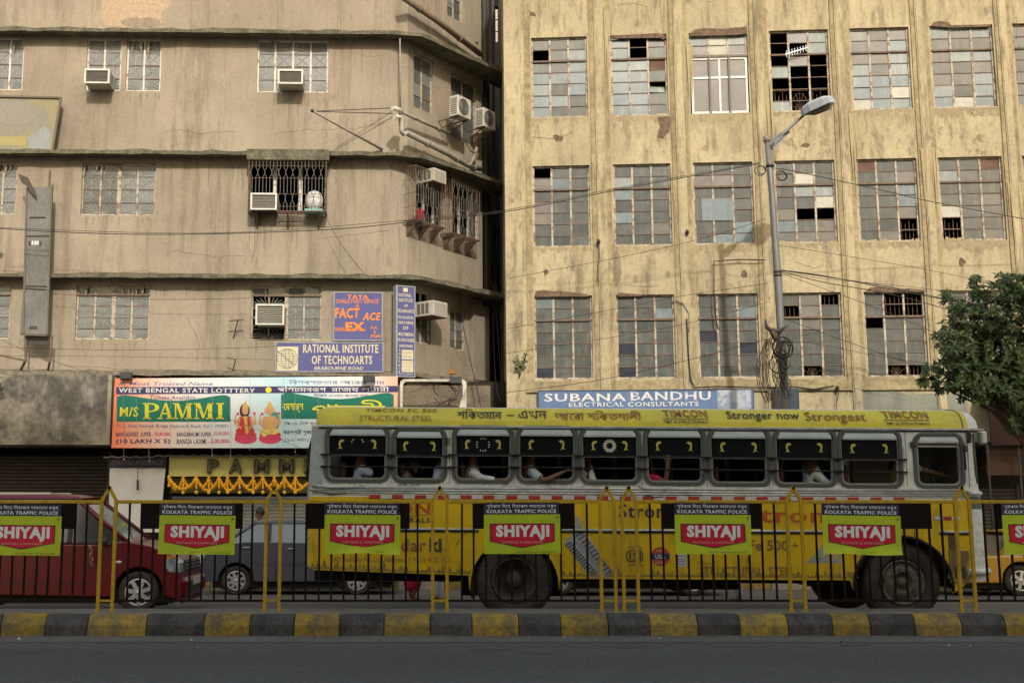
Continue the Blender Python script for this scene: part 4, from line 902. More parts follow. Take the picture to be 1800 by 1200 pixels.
for ch, a, b in (('P', 364, 384), ('A', 402, 426), ('M', 446, 473), ('M', 490, 517), ('I', 534, 540)):
    m = MB(); s0, s1, z0, z1 = LF.box(a, 806, b, 832, .9)
    vs, fs = glyphs(ch, .03)
    vv = [LF.w(s0 + (s1 - s0) * p, z0 + (z1 - z0) * r, .9) for p, r in vs]; m.raw(vv, fs); m.raw([v - Vector((LF.n.x, LF.n.y, 0)) * .0 + Vector((0, 0, 0)) for v in []], [])
    from collections import Counter
    ec = Counter()
    for f in fs:
        for k in range(len(f)): ec[(f[k], f[(k + 1) % len(f)])] += 1
    nb = Vector((LF.n.x, LF.n.y, 0)) * .09
    for (u, v_), c_ in ec.items():
        if (v_, u) not in ec: m.face([vv[u], vv[v_], vv[v_] - nb, vv[u] - nb])
    m.build('letter', LETM, t)
    m = MB(); vs, fs = glyphs(ch, -.0); sx = (s1 - s0) * .14
    text_on(m, LF, ch, s0 + sx, s1 - sx, z0 + .05, z1 - .05, .904, bold=-.02); m.build('letter_face', M('letter_face', (.16, .15, .06), .6), t)
t2 = sign_panel('olive_panel', 'olive lower shop board behind the marigold garlands', LF, (300, 839, 560, 866), .6, M('olive_board', (.12, .095, .03), .8, c2=(.08, .065, .03), scale=2), cat='board', backd=-.3)
# awning edge with light string
m = MB(); pts = [LF.w(*LF.sz(x, 801 + (2 if x < 270 else 0) + 1.2 * sin(x * .31), 1.0), 1.0) for x in range(182, 560, 6)]; m.tube(pts, .022, 5)
o = m.build('rope_light', M('dusty_rope', (.22, .2, .16), .8, c2=(.08, .07, .06), scale=30)); tag(o, 'dusty rope light strung along the top edge of the shop fascia', 'rope light')
# garlands
MG = M('marigold', (.80, .38, .015), .75, c2=(.82, .50, .03), scale=12, amt=.8, var=.06); MG2 = M('marigold_tassel', (.75, .5, .05), .75)
def garland(pts, r=.042, mi=0, m=None):
    m = m or MB(); rr = random.Random(len(pts)); L_ = 0
    for i in range(len(pts) - 1):
        n = max(1, int((pts[i + 1] - pts[i]).length / (r * 1.05)))
        for k in range(n): m.ball(pts[i].lerp(pts[i + 1], k / n) + Vector((rr.uniform(-.006, .006), rr.uniform(-.01, .01), rr.uniform(-.006, .006))), r * rr.uniform(.85, 1.15), mi, 5, 4, False)
    return m
gx = [297, 322, 345, 367, 385, 400, 421, 445, 462, 482, 500, 519, 545]
for k in range(len(gx) - 1):
    for rep in range(2):
        x0 = gx[k]; x1 = gx[min(k + (1 if rep == 0 else 2), len(gx) - 1)]; dp = (16 if rep == 0 else 22) if k else 20
        if rep and k % 2: continue
        pts = [LF.w(*LF.sz(x0 + (x1 - x0) * q / 10, 839 + dp * (1 - (2 * q / 10 - 1) ** 2), .95 + .05 * rep), .95 + .05 * rep) for q in range(11)]
        o = garland(pts).build('marigold_garland', MG); tag(o, 'orange marigold swag under the yellow fascia, ' + ('short front' if rep == 0 else 'long back') + ' one starting at hook ' + ORD[k] + ' from left', 'garland', 'marigold swags under the fascia')
    if k:
        pts = [LF.w(*LF.sz(gx[k], 840 + q * 4, 1.03), 1.03) for q in range(6)]; m = garland(pts, .026); m.ball(LF.w(*LF.sz(gx[k], 865, 1.03), 1.03), .045, 1)
        o = m.build('marigold_tassel', (MG, MG2)); tag(o, 'short hanging marigold tassel, ' + ORD[k - 1] + ' from the left between the orange swags', 'garland', 'marigold tassels under the fascia')
pts = [LF.w(*LF.sz(297, 838 + q * 5, 1.), 1.) for q in range(5)]; o = garland(pts).build('marigold_garland', MG); tag(o, 'short marigold strand hanging straight at the left end of the fascia', 'garland')
# ------------------------------------------------------------------ blue sign on the right building
t = sign_panel('consultants_sign', 'long faded blue sign with chipped white capitals on the ochre building', RF, (947, 686, 1324, 722), .16, M('faded_blue', (.10, .17, .32), .6, c2=(.07, .12, .25), scale=2, streak=.3, sc_c=(.2, .25, .33)), frame=M('dark_blue_rim', (.04, .06, .14), .6), fw=.02, backd=0)
CHW = M('chipped_white_letters', (.62, .63, .62), .7, c2=(.22, .27, .36), amt=.9, scale=5, thr=.62, soft=.04)
wr(t, RF, .164, CHW, ('SUBANA', (957, 691, 1100, 705), dict(bold=.06)), ('BANDHU', (1109, 688, 1249, 703), dict(bold=.06)), ('ELECTRICAL CONSULTANTS', (1000, 706, 1228, 714), dict(bold=.03)))
rectp(t, RF, (1261, 684, 1320, 722), .164, M('scraped_white', (.42, .46, .5), .8, c2=(.2, .26, .36), amt=.9, scale=4, thr=.5, soft=.06, streak=.6, sc_c=(.16, .2, .3)), 'scraped_panel')
for x0, x1, y0, mt, lb in ((1359, 1385, 684, M('grey_box', (.16, .165, .16), .7, c2=(.1, .1, .1), scale=6), 'weathered grey meter box on the pole side, above the bus roof'), (1387, 1405, 682, M('blue_box', (.13, .2, .27), .6), 'pale blue metal box beside the grey meter box')):
    a, b, z0, z1 = RF.box(x0, y0, x1, 720, 2.2); bt = thing('meter_box', lb, 'meter box', RF.w((a + b) / 2, z0, 2.2)); m = MB(); m.fbox(RF, a, b, z0 - .3, z1, 1.95, 2.2); m.build('casing', mt, bt, bevel=.01); m = MB(); m.fbox(RF, a + .03, b - .03, z0 - .2, z1 - .04, 2.2, 2.212); m.build('door', mt, bt)
for k, (x0, y0, x1, y1) in enumerate(((1735, 783, 1900, 812), (1735, 812, 1900, 835))):
    t = sign_panel('shop_board', ('dim brown shop board with faint capitals behind the front of the bus' if k == 0 else 'plain brown board below the lettered one at the right edge'), RF, (x0, y0, x1, y1), .5 + .1 * k, M('brown_shop_board', (.09, .05, .035), .8, c2=(.05, .03, .025), scale=2), backd=-.3)
    if k == 0: wr(t, RF, .504, M('faint_letters', (.2, .17, .13), .8), ('PUR AGENT', (1795, 790, 1860, 797)), ('R. OUR ROBERT ST', (1738, 790, 1790, 797)))
# outdoor floodlights on billboard
for x, y, F_, d in ((222, 660, LF, 1.55), (648, 665, LF, 1.7), (800, 668, LF, 1.45)):
    t = thing('floodlight', {222: 'black floodlight at the left top corner of the billboard', 648: 'black floodlight over the right part of the billboard', 800: 'black floodlight above the empty white frame'}[x], 'floodlight', F_.w(*F_.sz(x, y, d), d))
    a, z = F_.sz(x, y, d); m = MB(); m.fbox(F_, a - .14, a + .16, z - .09, z + .07, d, d + .12); m.build('housing', M('flood_black', (.04, .042, .045), .5), t, bevel=.01)
    for k in range(6): m = MB(); m.fbox(F_, a - .12 + k * .05, a - .11 + k * .05, z - .09, z + .1, d - .05, d - .001); m.build('cooling_fin', BLACKI, t)
    m = MB(); m.bar(F_.w(a, z, d), F_.w(a, z + .12, d - .5), .03); m.build('arm', BLACKI, t)
# ================================================================== BUS
BY = 15.8; BW = 2.45; bf = FY(BY)
YEL = M('bus_yellow', (.70, .475, .004), .5, c2=(.55, .37, .01), amt=.6, scale=1.1, thr=.5, streak=.3, sc_c=(.16, .12, .04), fine=.1, coat=.1, grime=.45, bump=.12, bscale=2.5)
YELR = M('bus_roof_yellow', (.64, .56, .035), .5, c2=(.50, .44, .05), amt=.7, scale=1.0, streak=.25, sc_c=(.2, .18, .08), fine=.1, coat=.2)
BWH = M('bus_grey_white', (.70, .73, .70), .5, grime=.5, c2=(.55, .58, .55), amt=.7, scale=1.3, thr=.52, streak=.4, sc_c=(.17, .16, .12), fine=.12, coat=.15, bump=.06, bscale=8)
BWD = M('bus_dirty_white', (.64, .66, .62), .65, c2=(.2, .17, .12), amt=.85, scale=3.2, thr=.62, soft=.07, streak=.5, sc_c=(.15, .12, .08), fine=.2)
CHR = M('dull_chrome', (.6, .62, .62), .35, .75, c2=(.3, .3, .28), amt=.8, scale=4, fine=.1)
RUB = M('black_rubber', (.014, .014, .013), .8, spec=.15, c2=(.06, .06, .055), scale=5)
GAS = M('grey_gasket', (.075, .088, .082), .6, c2=(.07, .08, .075), scale=6)
ALU = M('window_aluminium', (.32, .34, .33), .45, .5, c2=(.22, .22, .2), scale=5)
SHADE = M('silver_shade', (.58, .66, .70), .4, .2, c2=(.34, .4, .43), scale=1.5, fine=.05)
TINT = M('black_tint', (.006, .007, .009), .3, fine=0, spec=.15)
BINT = M('bus_interior', (.035, .03, .026), .8, c2=(.02, .018, .015), scale=3)
TYRE = M('dusty_tyre', (.026, .023, .02), .9, c2=(.075, .065, .05), amt=.8, scale=3, fine=.3, bump=.3)
RIMM = M('muddy_rim', (.085, .075, .062), .75, c2=(.15, .125, .095), amt=.8, scale=5, fine=.2)
UND = M('undercarriage', (.018, .016, .014), .9)
BRN = M('faded_brown_print', (.24, .12, .045), .7, c2=(.36, .24, .05), amt=.8, scale=9, thr=.55, soft=.08); BDK = M('dark_print', (.045, .04, .05), .6, c2=(.12, .1, .05), amt=.6, scale=8, thr=.6, soft=.08)
BRD = M('red_print', (.46, .08, .02), .6, c2=(.45, .2, .03), amt=.8, scale=8, thr=.6)
def bp(px, py): a, z = bf.sz(px, py); return a, z
BXm = bp(1100, 900)[0]
BUS = thing('city_bus', 'long yellow and grey-white city bus with open barred windows', 'bus', (bp(903, 1000)[0], BY, 0))
def build_b(m, n, mats, **k): return m.build(n, mats, BUS, **k)
X0 = bp(541, 880)[0]; X1 = bp(1702, 880)[0]; zB = bp(1100, 1016)[1]; zA = bp(1100, 874)[1]; zW = bp(1100, 749)[1]; zS = bp(1100, 851)[1]
WIN = [(573, 753, 680, 845), (691, 757, 780, 845), (797, 752, 898, 845), (909, 752, 1010, 845), (1020, 753, 1121, 846), (1133, 753, 1235, 847), (1246, 754, 1349, 848), (1361, 754, 1465, 849), (1475, 755, 1580, 850), (1608, 761, 1689, 850)]
wb = []
for x0, y0, x1, y1 in WIN:
    s0, s1, z0, z1 = bf.box(x0, y0, x1, y1); wb.append((s0, s1, z0, z1))
# upper side with window openings and rounded corners
def side(Fm, holes, flip=False):
    m = MB(); wall_holes(m, Fm, X0 + .02, X1, zA, zW, holes, t=.05, mi=0, mir=1)
    for h in holes:
        r = .1; s0, s1, z0, z1 = h
        for cx, cz, st in ((s1, z1, 0), (s0, z1, 90), (s0, z0, 180), (s1, z0, 270)):
            ox = cx - r * (1 if cx == s1 else -1); oz = cz - r * (1 if cz == z1 else -1)
            arc = [(ox + r * cos(radians(st + 90 * k / 5)), oz + r * sin(radians(st + 90 * k / 5))) for k in range(6)]
            for k in range(5): m.face([Fm.w(cx, cz, 0), Fm.w(*arc[k + 1], 0), Fm.w(*arc[k], 0)], 0)
    return m
build_b(side(bf, wb), 'side_panel', (BWH, GAS))
farF = FY(BY + BW); farF.n = Vector((0, 1))
farh = [(h[0], h[1], h[2], h[3]) for h in wb]
build_b(side(farF, farh), 'far_side_panel', (BWH, GAS))
m = MB()
for h in farh[:-1]: m = MB(); m.box((h[0], BY + BW - .03, h[2]), (h[1], BY + BW - .02, h[3])); build_b(m, 'far_window_glass', M('far_tinted_glass', (.01, .011, .012), .4, spec=.2))
# lower yellow panel with wheel arches
def arch(px, r, n=18, a0=180, a1=0):
    cx, cz = bp(px, 1027); return [(cx + r * cos(radians(a0 + (a1 - a0) * k / n)), cz + r * sin(radians(a0 + (a1 - a0) * k / n))) for k in range(n + 1)]
rA, rB = arch(904, .60, a0=187, a1=-7), arch(1588, .66, a0=187, a1=-7)
zbr = bp(640, 1003)[1]
low = [(X0 + .01, zbr + .05), (X0 + .09, zbr)] + [(rA[0][0] - .02, zbr - .06)] + rA + [(rA[-1][0] + .02, zB)] + [(rB[0][0] - .06, zB)] + rB + [(X1 - .0, zB + .03), (X1, zA), (X0 + .01, zA)]
m = MB(); m.prism(low[::-1][::-1], lambda a, b, d: Vector((a, BY + .0 - d, b)), -.03, .004)
LOWP = build_b(m, 'lower_panel', YEL, tri=True)
m = MB(); m.box((X0 + .01, BY + BW - .02, zB), (X1, BY + BW + .003, zA)); build_b(m, 'far_lower_panel', YEL)
# floor and chassis
m = MB(); m.box((X0 + .05, BY + .12, zB + .16), (X1 + .2, BY + BW - .05, zB + .42)); build_b(m, 'floor', BINT)
for y_ in (.55, BW - .7): m = MB(); m.box((bp(560, 1)[0], BY + y_, zB - .08), (X1, BY + y_ + .1, zB + .15)); build_b(m, 'chassis_rail', UND)
c = bp(1180, 1000)[0]
for nm, a_, b_ in (('gearbox', (c, BY + .7, zB - .18), (c + 1.1, BY + 1.5, zB + .16)), ('fuel_tank', (c + 1.9, BY + .3, zB - .1), (c + 2.8, BY + 1.2, zB + .16)), ('battery_box', (c - .9, BY + .25, zB - .06), (c - .2, BY + .8, zB + .16))): m = MB(); m.box(a_, b_); build_b(m, nm, UND, bevel=.03)
for cx in (904, 1588):
    x, z = bp(cx, 1027); m = MB()
    for k in range(14):
        a0, a1 = pi * k / 14, pi * (k + 1) / 14; R = .63 if cx < 1000 else .69
        m.face([(x + R * cos(a0), BY + .02, z + R * sin(a0)), (x + R * cos(a1), BY + .02, z + R * sin(a1)), (x + R * cos(a1), BY + .75, z + R * sin(a1)), (x + R * cos(a0), BY + .75, z + R * sin(a0))])
    m.box((x - .7, BY + .75, z - .2), (x + .7, BY + .78, z + .7)); build_b(m, 'wheel_housing', UND)
m = MB(); x, z = bp(1588, 1027); R = .66
pts = [(x + R * cos(radians(a)), BY - .012, z + R * sin(radians(a))) for a in range(-5, 190, 12)]; m.tube(pts, .022, 6); build_b(m, 'arch_lip', RUB)
m = MB(); x, z = bp(904, 1027); pts = [(x + .6 * cos(radians(a)), BY - .01, z + .6 * sin(radians(a))) for a in range(-5, 190, 12)]; m.tube(pts, .014, 6); build_b(m, 'arch_lip', YEL)
# roof: cross-section lofted along the length
def rsec(wn, top):  # half section list from near edge to centre (offset from near side, z above zW)
    return [(0, 0), (.012, .07), (.05, .15), (.12, .215), (.25, .265), (.55, .30), (1.0, .325)]
st = [(bp(549, 712)[0] + .02, .35, .62), (bp(553, 712)[0], .12, .85), (bp(562, 712)[0], .03, .96), (bp(585, 712)[0], 0, 1), (bp(700, 712)[0], 0, 1)] + [(bp(x, 712)[0], 0, 1) for x in range(780, 1660, 90)] + [(bp(1660, 712)[0], 0, 1), (bp(1697, 712)[0], 0, 1), (bp(1712, 712)[0], .04, .94), (bp(1722, 712)[0], .13, .82), (bp(1729, 712)[0], .3, .6), (bp(1732, 712)[0], .5, .3)]
m = MB(); rows = []
for x, ins, k in st:
    sec = rsec(0, 0); half = BW / 2
    pts = [(ins + (a * (half - ins) / 1.225 if a > .3 else a), b * k) for a, b in sec] + [(half, .33 * k)]
    full = pts + [(BW - a, b) for a, b in pts[:-1][::-1]]
    rows.append([Vector((x, BY + a, zW + b)) for a, b in full])
n = len(rows[0]); vs = [p for r in rows for p in r]; m.v = vs
xw = bp(1668, 712)[0] + .12
for i in range(len(rows) - 1):
    for j in range(n - 1):
        a = i * n + j; m.f.append([a, a + n, a + n + 1, a + 1]); m.sm.append(True)
        m.m.append(0 if (j < 4 and rows[i][0].x < xw) else 1)
m.face(rows[0][::-1], 1); m.face(rows[-1], 1)
build_b(m, 'roof', (YELR, BWH))
m = MB(); m.box((X0 + .12, BY - .03, zW - .03), (bp(1726, 750)[0], BY + .01, zW + .004)); build_b(m, 'drip_rail', CHR, bevel=.008)
m = MB(); m.box((X0 + .12, BY - .012, zW - .045), (bp(1715, 750)[0], BY - .001, zW - .031)); build_b(m, 'rail_shadow_gap', RUB)
for x in (1688,): m = MB(); m.tube([Vector((bp(x, 712)[0], BY + a - .006, zW + b + .003)) for a, b in rsec(0, 0)[:6]], .005, 4); build_b(m, 'roof_seam', M('seam_dark', (.1, .09, .05), .8))
# rear end
zt = zW
m = MB(); zz = [zbr + .05, zA, bp(540, 800)[1], zt]; xx = [X0 + .01, X0, bp(545, 800)[0], bp(549, 752)[0]]
vs = []
for z_, x_ in zip(zz, xx): vs += [Vector((X0 + .03, BY, z_)), Vector((x_ - .02, BY + .06, z_)), Vector((x_ - .05, BY + .3, z_)), Vector((x_ - .06, BY + BW / 2, z_)), Vector((x_ - .05, BY + BW - .3, z_)), Vector((X0 + .03, BY + BW, z_))]
m.raw(vs, [(i * 6 + j, (i + 1) * 6 + j, (i + 1) * 6 + j + 1, i * 6 + j + 1) for i in range(3) for j in range(5)], 0, True); build_b(m, 'rear_panel', M('bus_pale_blue', (.38, .42, .45), .5, c2=(.28, .31, .33), amt=.7, scale=2, streak=.4, sc_c=(.16, .15, .13)))
m = MB(); q = [bp(*p) for p in ((547, 751), (566, 751), (566, 853), (541, 853))]; m.prism(q[::-1], lambda a, b, d: Vector((a, BY - d, b)), .0, .005); build_b(m, 'rear_corner_panel', MATS['bus_pale_blue'], tri=True)
m = MB(); q = [bp(*p) for p in ((548, 757), (551, 758), (543, 800), (540, 850), (535, 845), (537, 800))]; m.prism(q[::-1], lambda a, b, d: Vector((a, BY + .1 - d, b)), .0, .06); build_b(m, 'rear_rubber_strip', RUB, tri=True)
for y in (858, 862.5, 867): m = MB(); s, z = bp(600, y); m.tube([Vector((X0 + .05, BY - .006, z)), Vector((bp(1700, 860)[0], BY - .006, z))], .016, 6); build_b(m, 'ribbed_moulding', CHR)
m = MB(); m.box((X0 + .02, BY - .01, bp(1, 870.5)[1]), (X1, BY - .0045, bp(1, 853.5)[1])); build_b(m, 'waist_band', BWD)
for y, mt, r in ((930.5, CHR, .02), (933.5, RUB, .012)):
    for x0, x1 in ((700, 840), (985, 1530), (1650, 1702)):
        m = MB(); z = bp(1, y)[1]; m.tube([Vector((bp(x0, y)[0], BY - .012, z)), Vector((bp(x1, y)[0], BY - .012, z))], r, 6); build_b(m, 'side_moulding', mt)
# reflective strip
x = 648; k = 0; m = MB(); zc0, zc1 = bp(1, 877)[1], bp(1, 871)[1]
while x < 1588:
    a, b = bp(x, 874)[0], bp(x + 20, 874)[0]; m.box((a, BY - .014, zc0), (b, BY - .0105, zc1 + .005), k % 2); x += 20; k += 1
build_b(m, 'reflective_strip', (M('strip_red', (.42, .03, .02), .5, c2=(.3, .05, .03), scale=4), M('strip_white', (.55, .57, .56), .5, c2=(.4, .4, .37), scale=4))); m = MB()
for i in range(3): a, b = bp(1641 + i * 15, 905)[0], bp(1656 + i * 15, 905)[0]; m.box((a, BY - .012, bp(1, 909)[1]), (b, BY - .0085, bp(1, 903)[1]), (i + 1) % 2 if i != 1 else 0)
build_b(m, 'reflective_strip', (M('strip_red', (.42, .03, .02), .5, c2=(.3, .05, .03), scale=4), M('strip_white', (.55, .57, .56), .5, c2=(.4, .4, .37), scale=4)))
# windows
dolph = [(0, 0), (.25, .12), (.5, .14), (.72, .02), (.86, -.22), (.84, -.5), (.72, -.74), (.98, -.98), (.6, -.88), (.3, -1.04), (.5, -.72), (.6, -.46), (.56, -.24), (.4, -.1), (.36, -.3), (.26, -.1)]
DOLM = M('dolphin_sticker', (.50, .50, .09), .5); FLM = M('white_sticker', (.6, .6, .56), .5)
for i, (s0, s1, z0, z1) in enumerate(wb):
    drv = i == 9
    win = thing('window', None, None, (0, 0, 0)); win.parent = BUS; loc = Vector(((s0 + s1) / 2, BY, z0)); win.location = loc - WORLD[BUS.name]; WORLD[win.name] = loc
    fn = lambda a, b, d: Vector((a, BY - d, b))
    m = MB(); ring(m, rrect(s0 - .035, s1 + .035, z0 - .035, z1 + .035, .135), rrect(s0 + .012, s1 - .012, z0 + .012, z1 - .012, .09), fn, -.03, .016); m.build('gasket', GAS, win)
    m = MB(); ring(m, rrect(s0 + .01, s1 - .01, z0 + .01, z1 - .01, .09), rrect(s0 + .045, s1 - .045, z0 + .035, z1 - .02, .07), fn, -.045, -.012); m.build('inner_frame', ALU, win)
    H_ = z1 - z0; zs = z1 - H_ * .145; zr_ = z0 + H_ * .49
    m = MB()
    a, b = s0 + .04, s1 - .04; pr = [(zs - .005, .028), (zs + .02, .034), (zs + .07, .03), (z1 - .015, .0)]
    vs = []; 
    for zz_, dd in pr: vs += [fn(a + (.03 if zz_ > z1 - .05 else 0), zz_, dd), fn(b - (.03 if zz_ > z1 - .05 else 0), zz_, dd)]
    vs += [fn(a, zs - .005, -.02), fn(b, zs - .005, -.02)]
    m.raw(vs, [(0, 1, 3, 2), (2, 3, 5, 4), (4, 5, 7, 6), (8, 9, 1, 0), (8, 0, 2), (8, 2, 4), (8, 4, 6), (9, 3, 1), (9, 5, 3), (9, 7, 5)], 0, False); m.build('rain_hood', SHADE, win)
    if not drv:
        m = MB(); m.box((s0 + .03, BY + .012, zr_), (s1 - .03, BY + .018, zs)); m.build('tinted_pane', TINT, win)
        m = MB(); m.box((s0 + .04, BY - .004, zr_ - .016), (s1 - .04, BY + .02, zr_ + .008)); m.build('sash_rail', M('bright_sash', (.6, .63, .64), .4, .4), win)
        w = s1 - s0; hh = .115
        for sx, fl in ((.235, 1), (.765, -1)):
            cx = s0 + w * sx; cz = zs - H_ * .10; m = MB()
            m.prism([(cx - fl * .04 + fl * p * .085 if 0 else cx + fl * (.045 - p * .095), cz + q * hh) for p, q in dolph][::fl], lambda p, q, d: Vector((p, BY + .012 - d, q)), .0, .002)
            m.build('dolphin_sticker', DOLM, win, tri=True)
        if i in (0, 2, 4):
            m = MB(); cx = s0 + w * .5; cz = zs - H_ * .17
            for q in range(16):
                if (i == 0 and q not in (1, 2, 6, 7)) or (i == 2 and q % 4 == 2): continue
                an = 2 * pi * q / 16; c_, s_ = cos(an), sin(an); r0, r1, ww = (.035, .1, .014) if i == 4 else (.07, .1, .009)
                pl = [(r0, 0), ((r0 + r1) / 2, ww), (r1, 0), ((r0 + r1) / 2, -ww)]
                m.prism([(cx + c_ * p - s_ * r, cz + s_ * p + c_ * r) for p, r in pl], lambda p, q_, d: Vector((p, BY + .012 - d, q_)), 0, .002)
            m.build('flower_sticker', FLM, win, tri=True)
        for f_ in ((.485, .255)):
            zz_ = z0 + H_ * f_
            m = MB(); m.tube([Vector((s0 - .075, BY - .045, zz_)), Vector((s1 + .075, BY - .045, zz_))], .0115, 7)
            for s_ in (s0 - .06, s1 + .06): m.box((s_ - .02, BY - .046, zz_ - .012), (s_ + .02, BY + .0, zz_ + .012))
            m.build('guard_bar', RUB, win)
    else:
        m = MB(); m.box((s0 + .04, BY - .004, zs - .06), (s1 - .04, BY + .02, zs - .035)); m.build('sash_rail', ALU, win)
        m = MB(); m.tube([Vector((s1 + .02, BY - .05, zs - .02)), Vector((s1 + .02, BY - .06, zs - .02 - H_ * .5))], .012, 6); m.build('mirror_rod', RUB, win)
# pillars seams and door outline
for x in (566, 686, 789, 903, 1014, 1126, 1240, 1355, 1469, 1591, 1700):
    m = MB(); a = bp(x, 800)[0]; m.box((a - .004, BY - .0035, zS), (a + .004, BY + .001, zW - .045)); build_b(m, 'panel_seam', M('seam_grey', (.2, .2, .18), .8))
rv = MB()
for x in (562, 569, 683, 689, 786, 792, 900, 906, 1011, 1017, 1123, 1129, 1237, 1243, 1352, 1358, 1466, 1472, 1587):
    for y in range(757, 852, 7): s, z = bp(x, y); rv.ball((s, BY - .002, z), (.006, .004, .006), 0, 5, 3)
o = build_b(rv, 'rivet', M('rivet_grey', (.3, .31, .28), .6)); o['kind'] = 'stuff'
m = MB(); a = bp(1604, 900)[0]; m.box((a - .004, BY - .0085, zB), (a + .004, BY - .004, zA)); build_b(m, 'door_seam', RUB)
for x, y in ((1600, 776), (1693, 783)): m = MB(); s, z = bp(x, y); m.box((s - .02, BY - .05, z - .05), (s + .03, BY, z + .03)); build_b(m, 'hinge', BLACKI, bevel=.005)
m = MB(); s, z = bp(784, 775); m.box((s - .025, BY - .04, z - .05), (s + .025, BY, z + .04)); build_b(m, 'side_lamp', BLACKI, bevel=.008)
m = MB(); s0_, s1_, z0_, z1_ = bf.box(1696, 753, 1704, 774); m.fbox(bf, s0_, s1_, z0_, z1_, 0, .04); build_b(m, 'indicator_lamp', M('dark_lamp', (.03, .012, .01), .3), bevel=.015)
# front end: quarter-round plan corner, lofted by height
lv = [(bp(1700, 1017)[1], 1756), (bp(1, 990)[1], 1762), (bp(1, 960)[1], 1757), (bp(1, 925)[1], 1752), (bp(1, 890)[1], 1749), (bp(1, 868)[1], 1746), (bp(1, 852)[1], 1741), (bp(1, 800)[1], 1735), (bp(1, 752)[1], 1729)]
m = MB(); NA = 8; rows = []; yfs = [1017, 990, 960, 925, 890, 868, 852, 800, 752]
for (z_, px_), yy in zip(lv, yfs):
    xf = bp(px_, yy)[0]; r_ = xf - X1; row = []
    for k in range(NA + 1):
        a = pi / 2 * k / NA; row.append(Vector((X1 + r_ * sin(a) * .93, BY + .5 * (1 - cos(a)), z_)))
    row.append(Vector((xf, BY + BW / 2, z_)))
    row += [Vector((p.x, 2 * BY + BW - p.y, z_)) for p in row[:-1][::-1]]
    rows.append(row)
n = len(rows[0]); m.v = [p for r in rows for p in r]
for i in range(len(rows) - 1):
    for j in range(n - 1):
        a = i * n + j; m.f.append([a, a + 1, a + 1 + n, a + n]); m.sm.append(True)
        glass = i >= 6 and 4 <= j <= n - 6
        m.m.append(2 if glass else (1 if i == 4 else 0))
WSG = M('windscreen_glass', (.16, .19, .2), .1, fine=0, alpha=.35, spec=.8)
build_b(m, 'front_panel', (BWD, M('navy_band', (.05, .075, .1), .5, c2=(.1, .12, .13), scale=3), WSG))
# curved quarter glass on the corner
def cpnt(px, py, out=.0):
    x_, z_ = bp(px, py); 
    zi = [l[0] for l in lv]
    k = max(0, min(len(zi) - 2, sum(1 for v in zi if v < z_) - 1)); f_ = (z_ - zi[k]) / (zi[k + 1] - zi[k])
    xf = bp(lv[k][1], yfs[k])[0] * (1 - f_) + bp(lv[k + 1][1], yfs[k + 1])[0] * f_
    r_ = (xf - X1) * .93; a = math.asin(max(0, min(.98, (x_ - X1) / r_))) if r_ > 0 else 0
    return Vector((x_, BY + .5 * (1 - cos(a)) - out, z_))
g = [((1712, 758), (1728, 758)), ((1713, 775), (1731, 775)), ((1714, 800), (1734, 800)), ((1717, 825), (1737, 825)), ((1721, 843), (1739, 845))]
m = MB(); vs = []
for l, r in g:
    for k in range(5): vs.append(cpnt(l[0] + (r[0] - l[0]) * k / 4, l[1] + (r[1] - l[1]) * k / 4, .012))
m.raw(vs, [(i * 5 + j, i * 5 + j + 1, i * 5 + j + 6, i * 5 + j + 5) for i in range(4) for j in range(4)][::1], 0, True); build_b(m, 'quarter_glass', M('smoky_glass', (.085, .085, .09), .25, c2=(.13, .13, .13), scale=1.5, spec=.6))
per = [g[0][0], g[0][1]] + [q[1] for q in g[1:]] + [q[0] for q in g[::-1]]
m = MB(); m.tube([cpnt(*p, .014) for p in per], .014, 6); build_b(m, 'quarter_glass_rubber', GAS)
m = MB(); m.tube([cpnt(x, 862, .02) for x in (1700, 1710, 1720, 1730, 1736, 1740)], .03, 6); m.tube([cpnt(x, 1000, .02) for x in (1700, 1715, 1730, 1742, 1750)], .05, 6); build_b(m, 'bumper_ridge', BWD)
m = MB(); m.box((bp(1726, 752)[0], BY + .05, bp(1, 775)[1]), (bp(1736, 752)[0], BY + .2, bp(1, 752)[1])); build_b(m, 'marker_lamp', BWH, bevel=.02)
m = MB(); s0_, s1_, z0_, z1_ = bf.box(1666, 935, 1683, 962); m.fbox(bf, s0_, s1_, z0_, z1_, .005, .012); build_b(m, 'fuel_flap', M('rust_brown_panel', (.1, .06, .04), .8))
m = MB(); s0_, s1_, z0_, z1_ = bf.box(1668, 963, 1703, 1020); m.fbox(bf, s0_, s1_, z0_, z1_, .004, .014); build_b(m, 'patched_panel', M('rusted_yellow', (.36, .28, .06), .8, c2=(.16, .1, .05), amt=.9, scale=5, thr=.5, soft=.08))
m = MB(); s0_, s1_, z0_, z1_ = bf.box(1677, 990, 1696, 1012); m.fbox(bf, s0_, s1_, z0_, z1_, .015, .02); build_b(m, 'vent_slot', BLACKI)
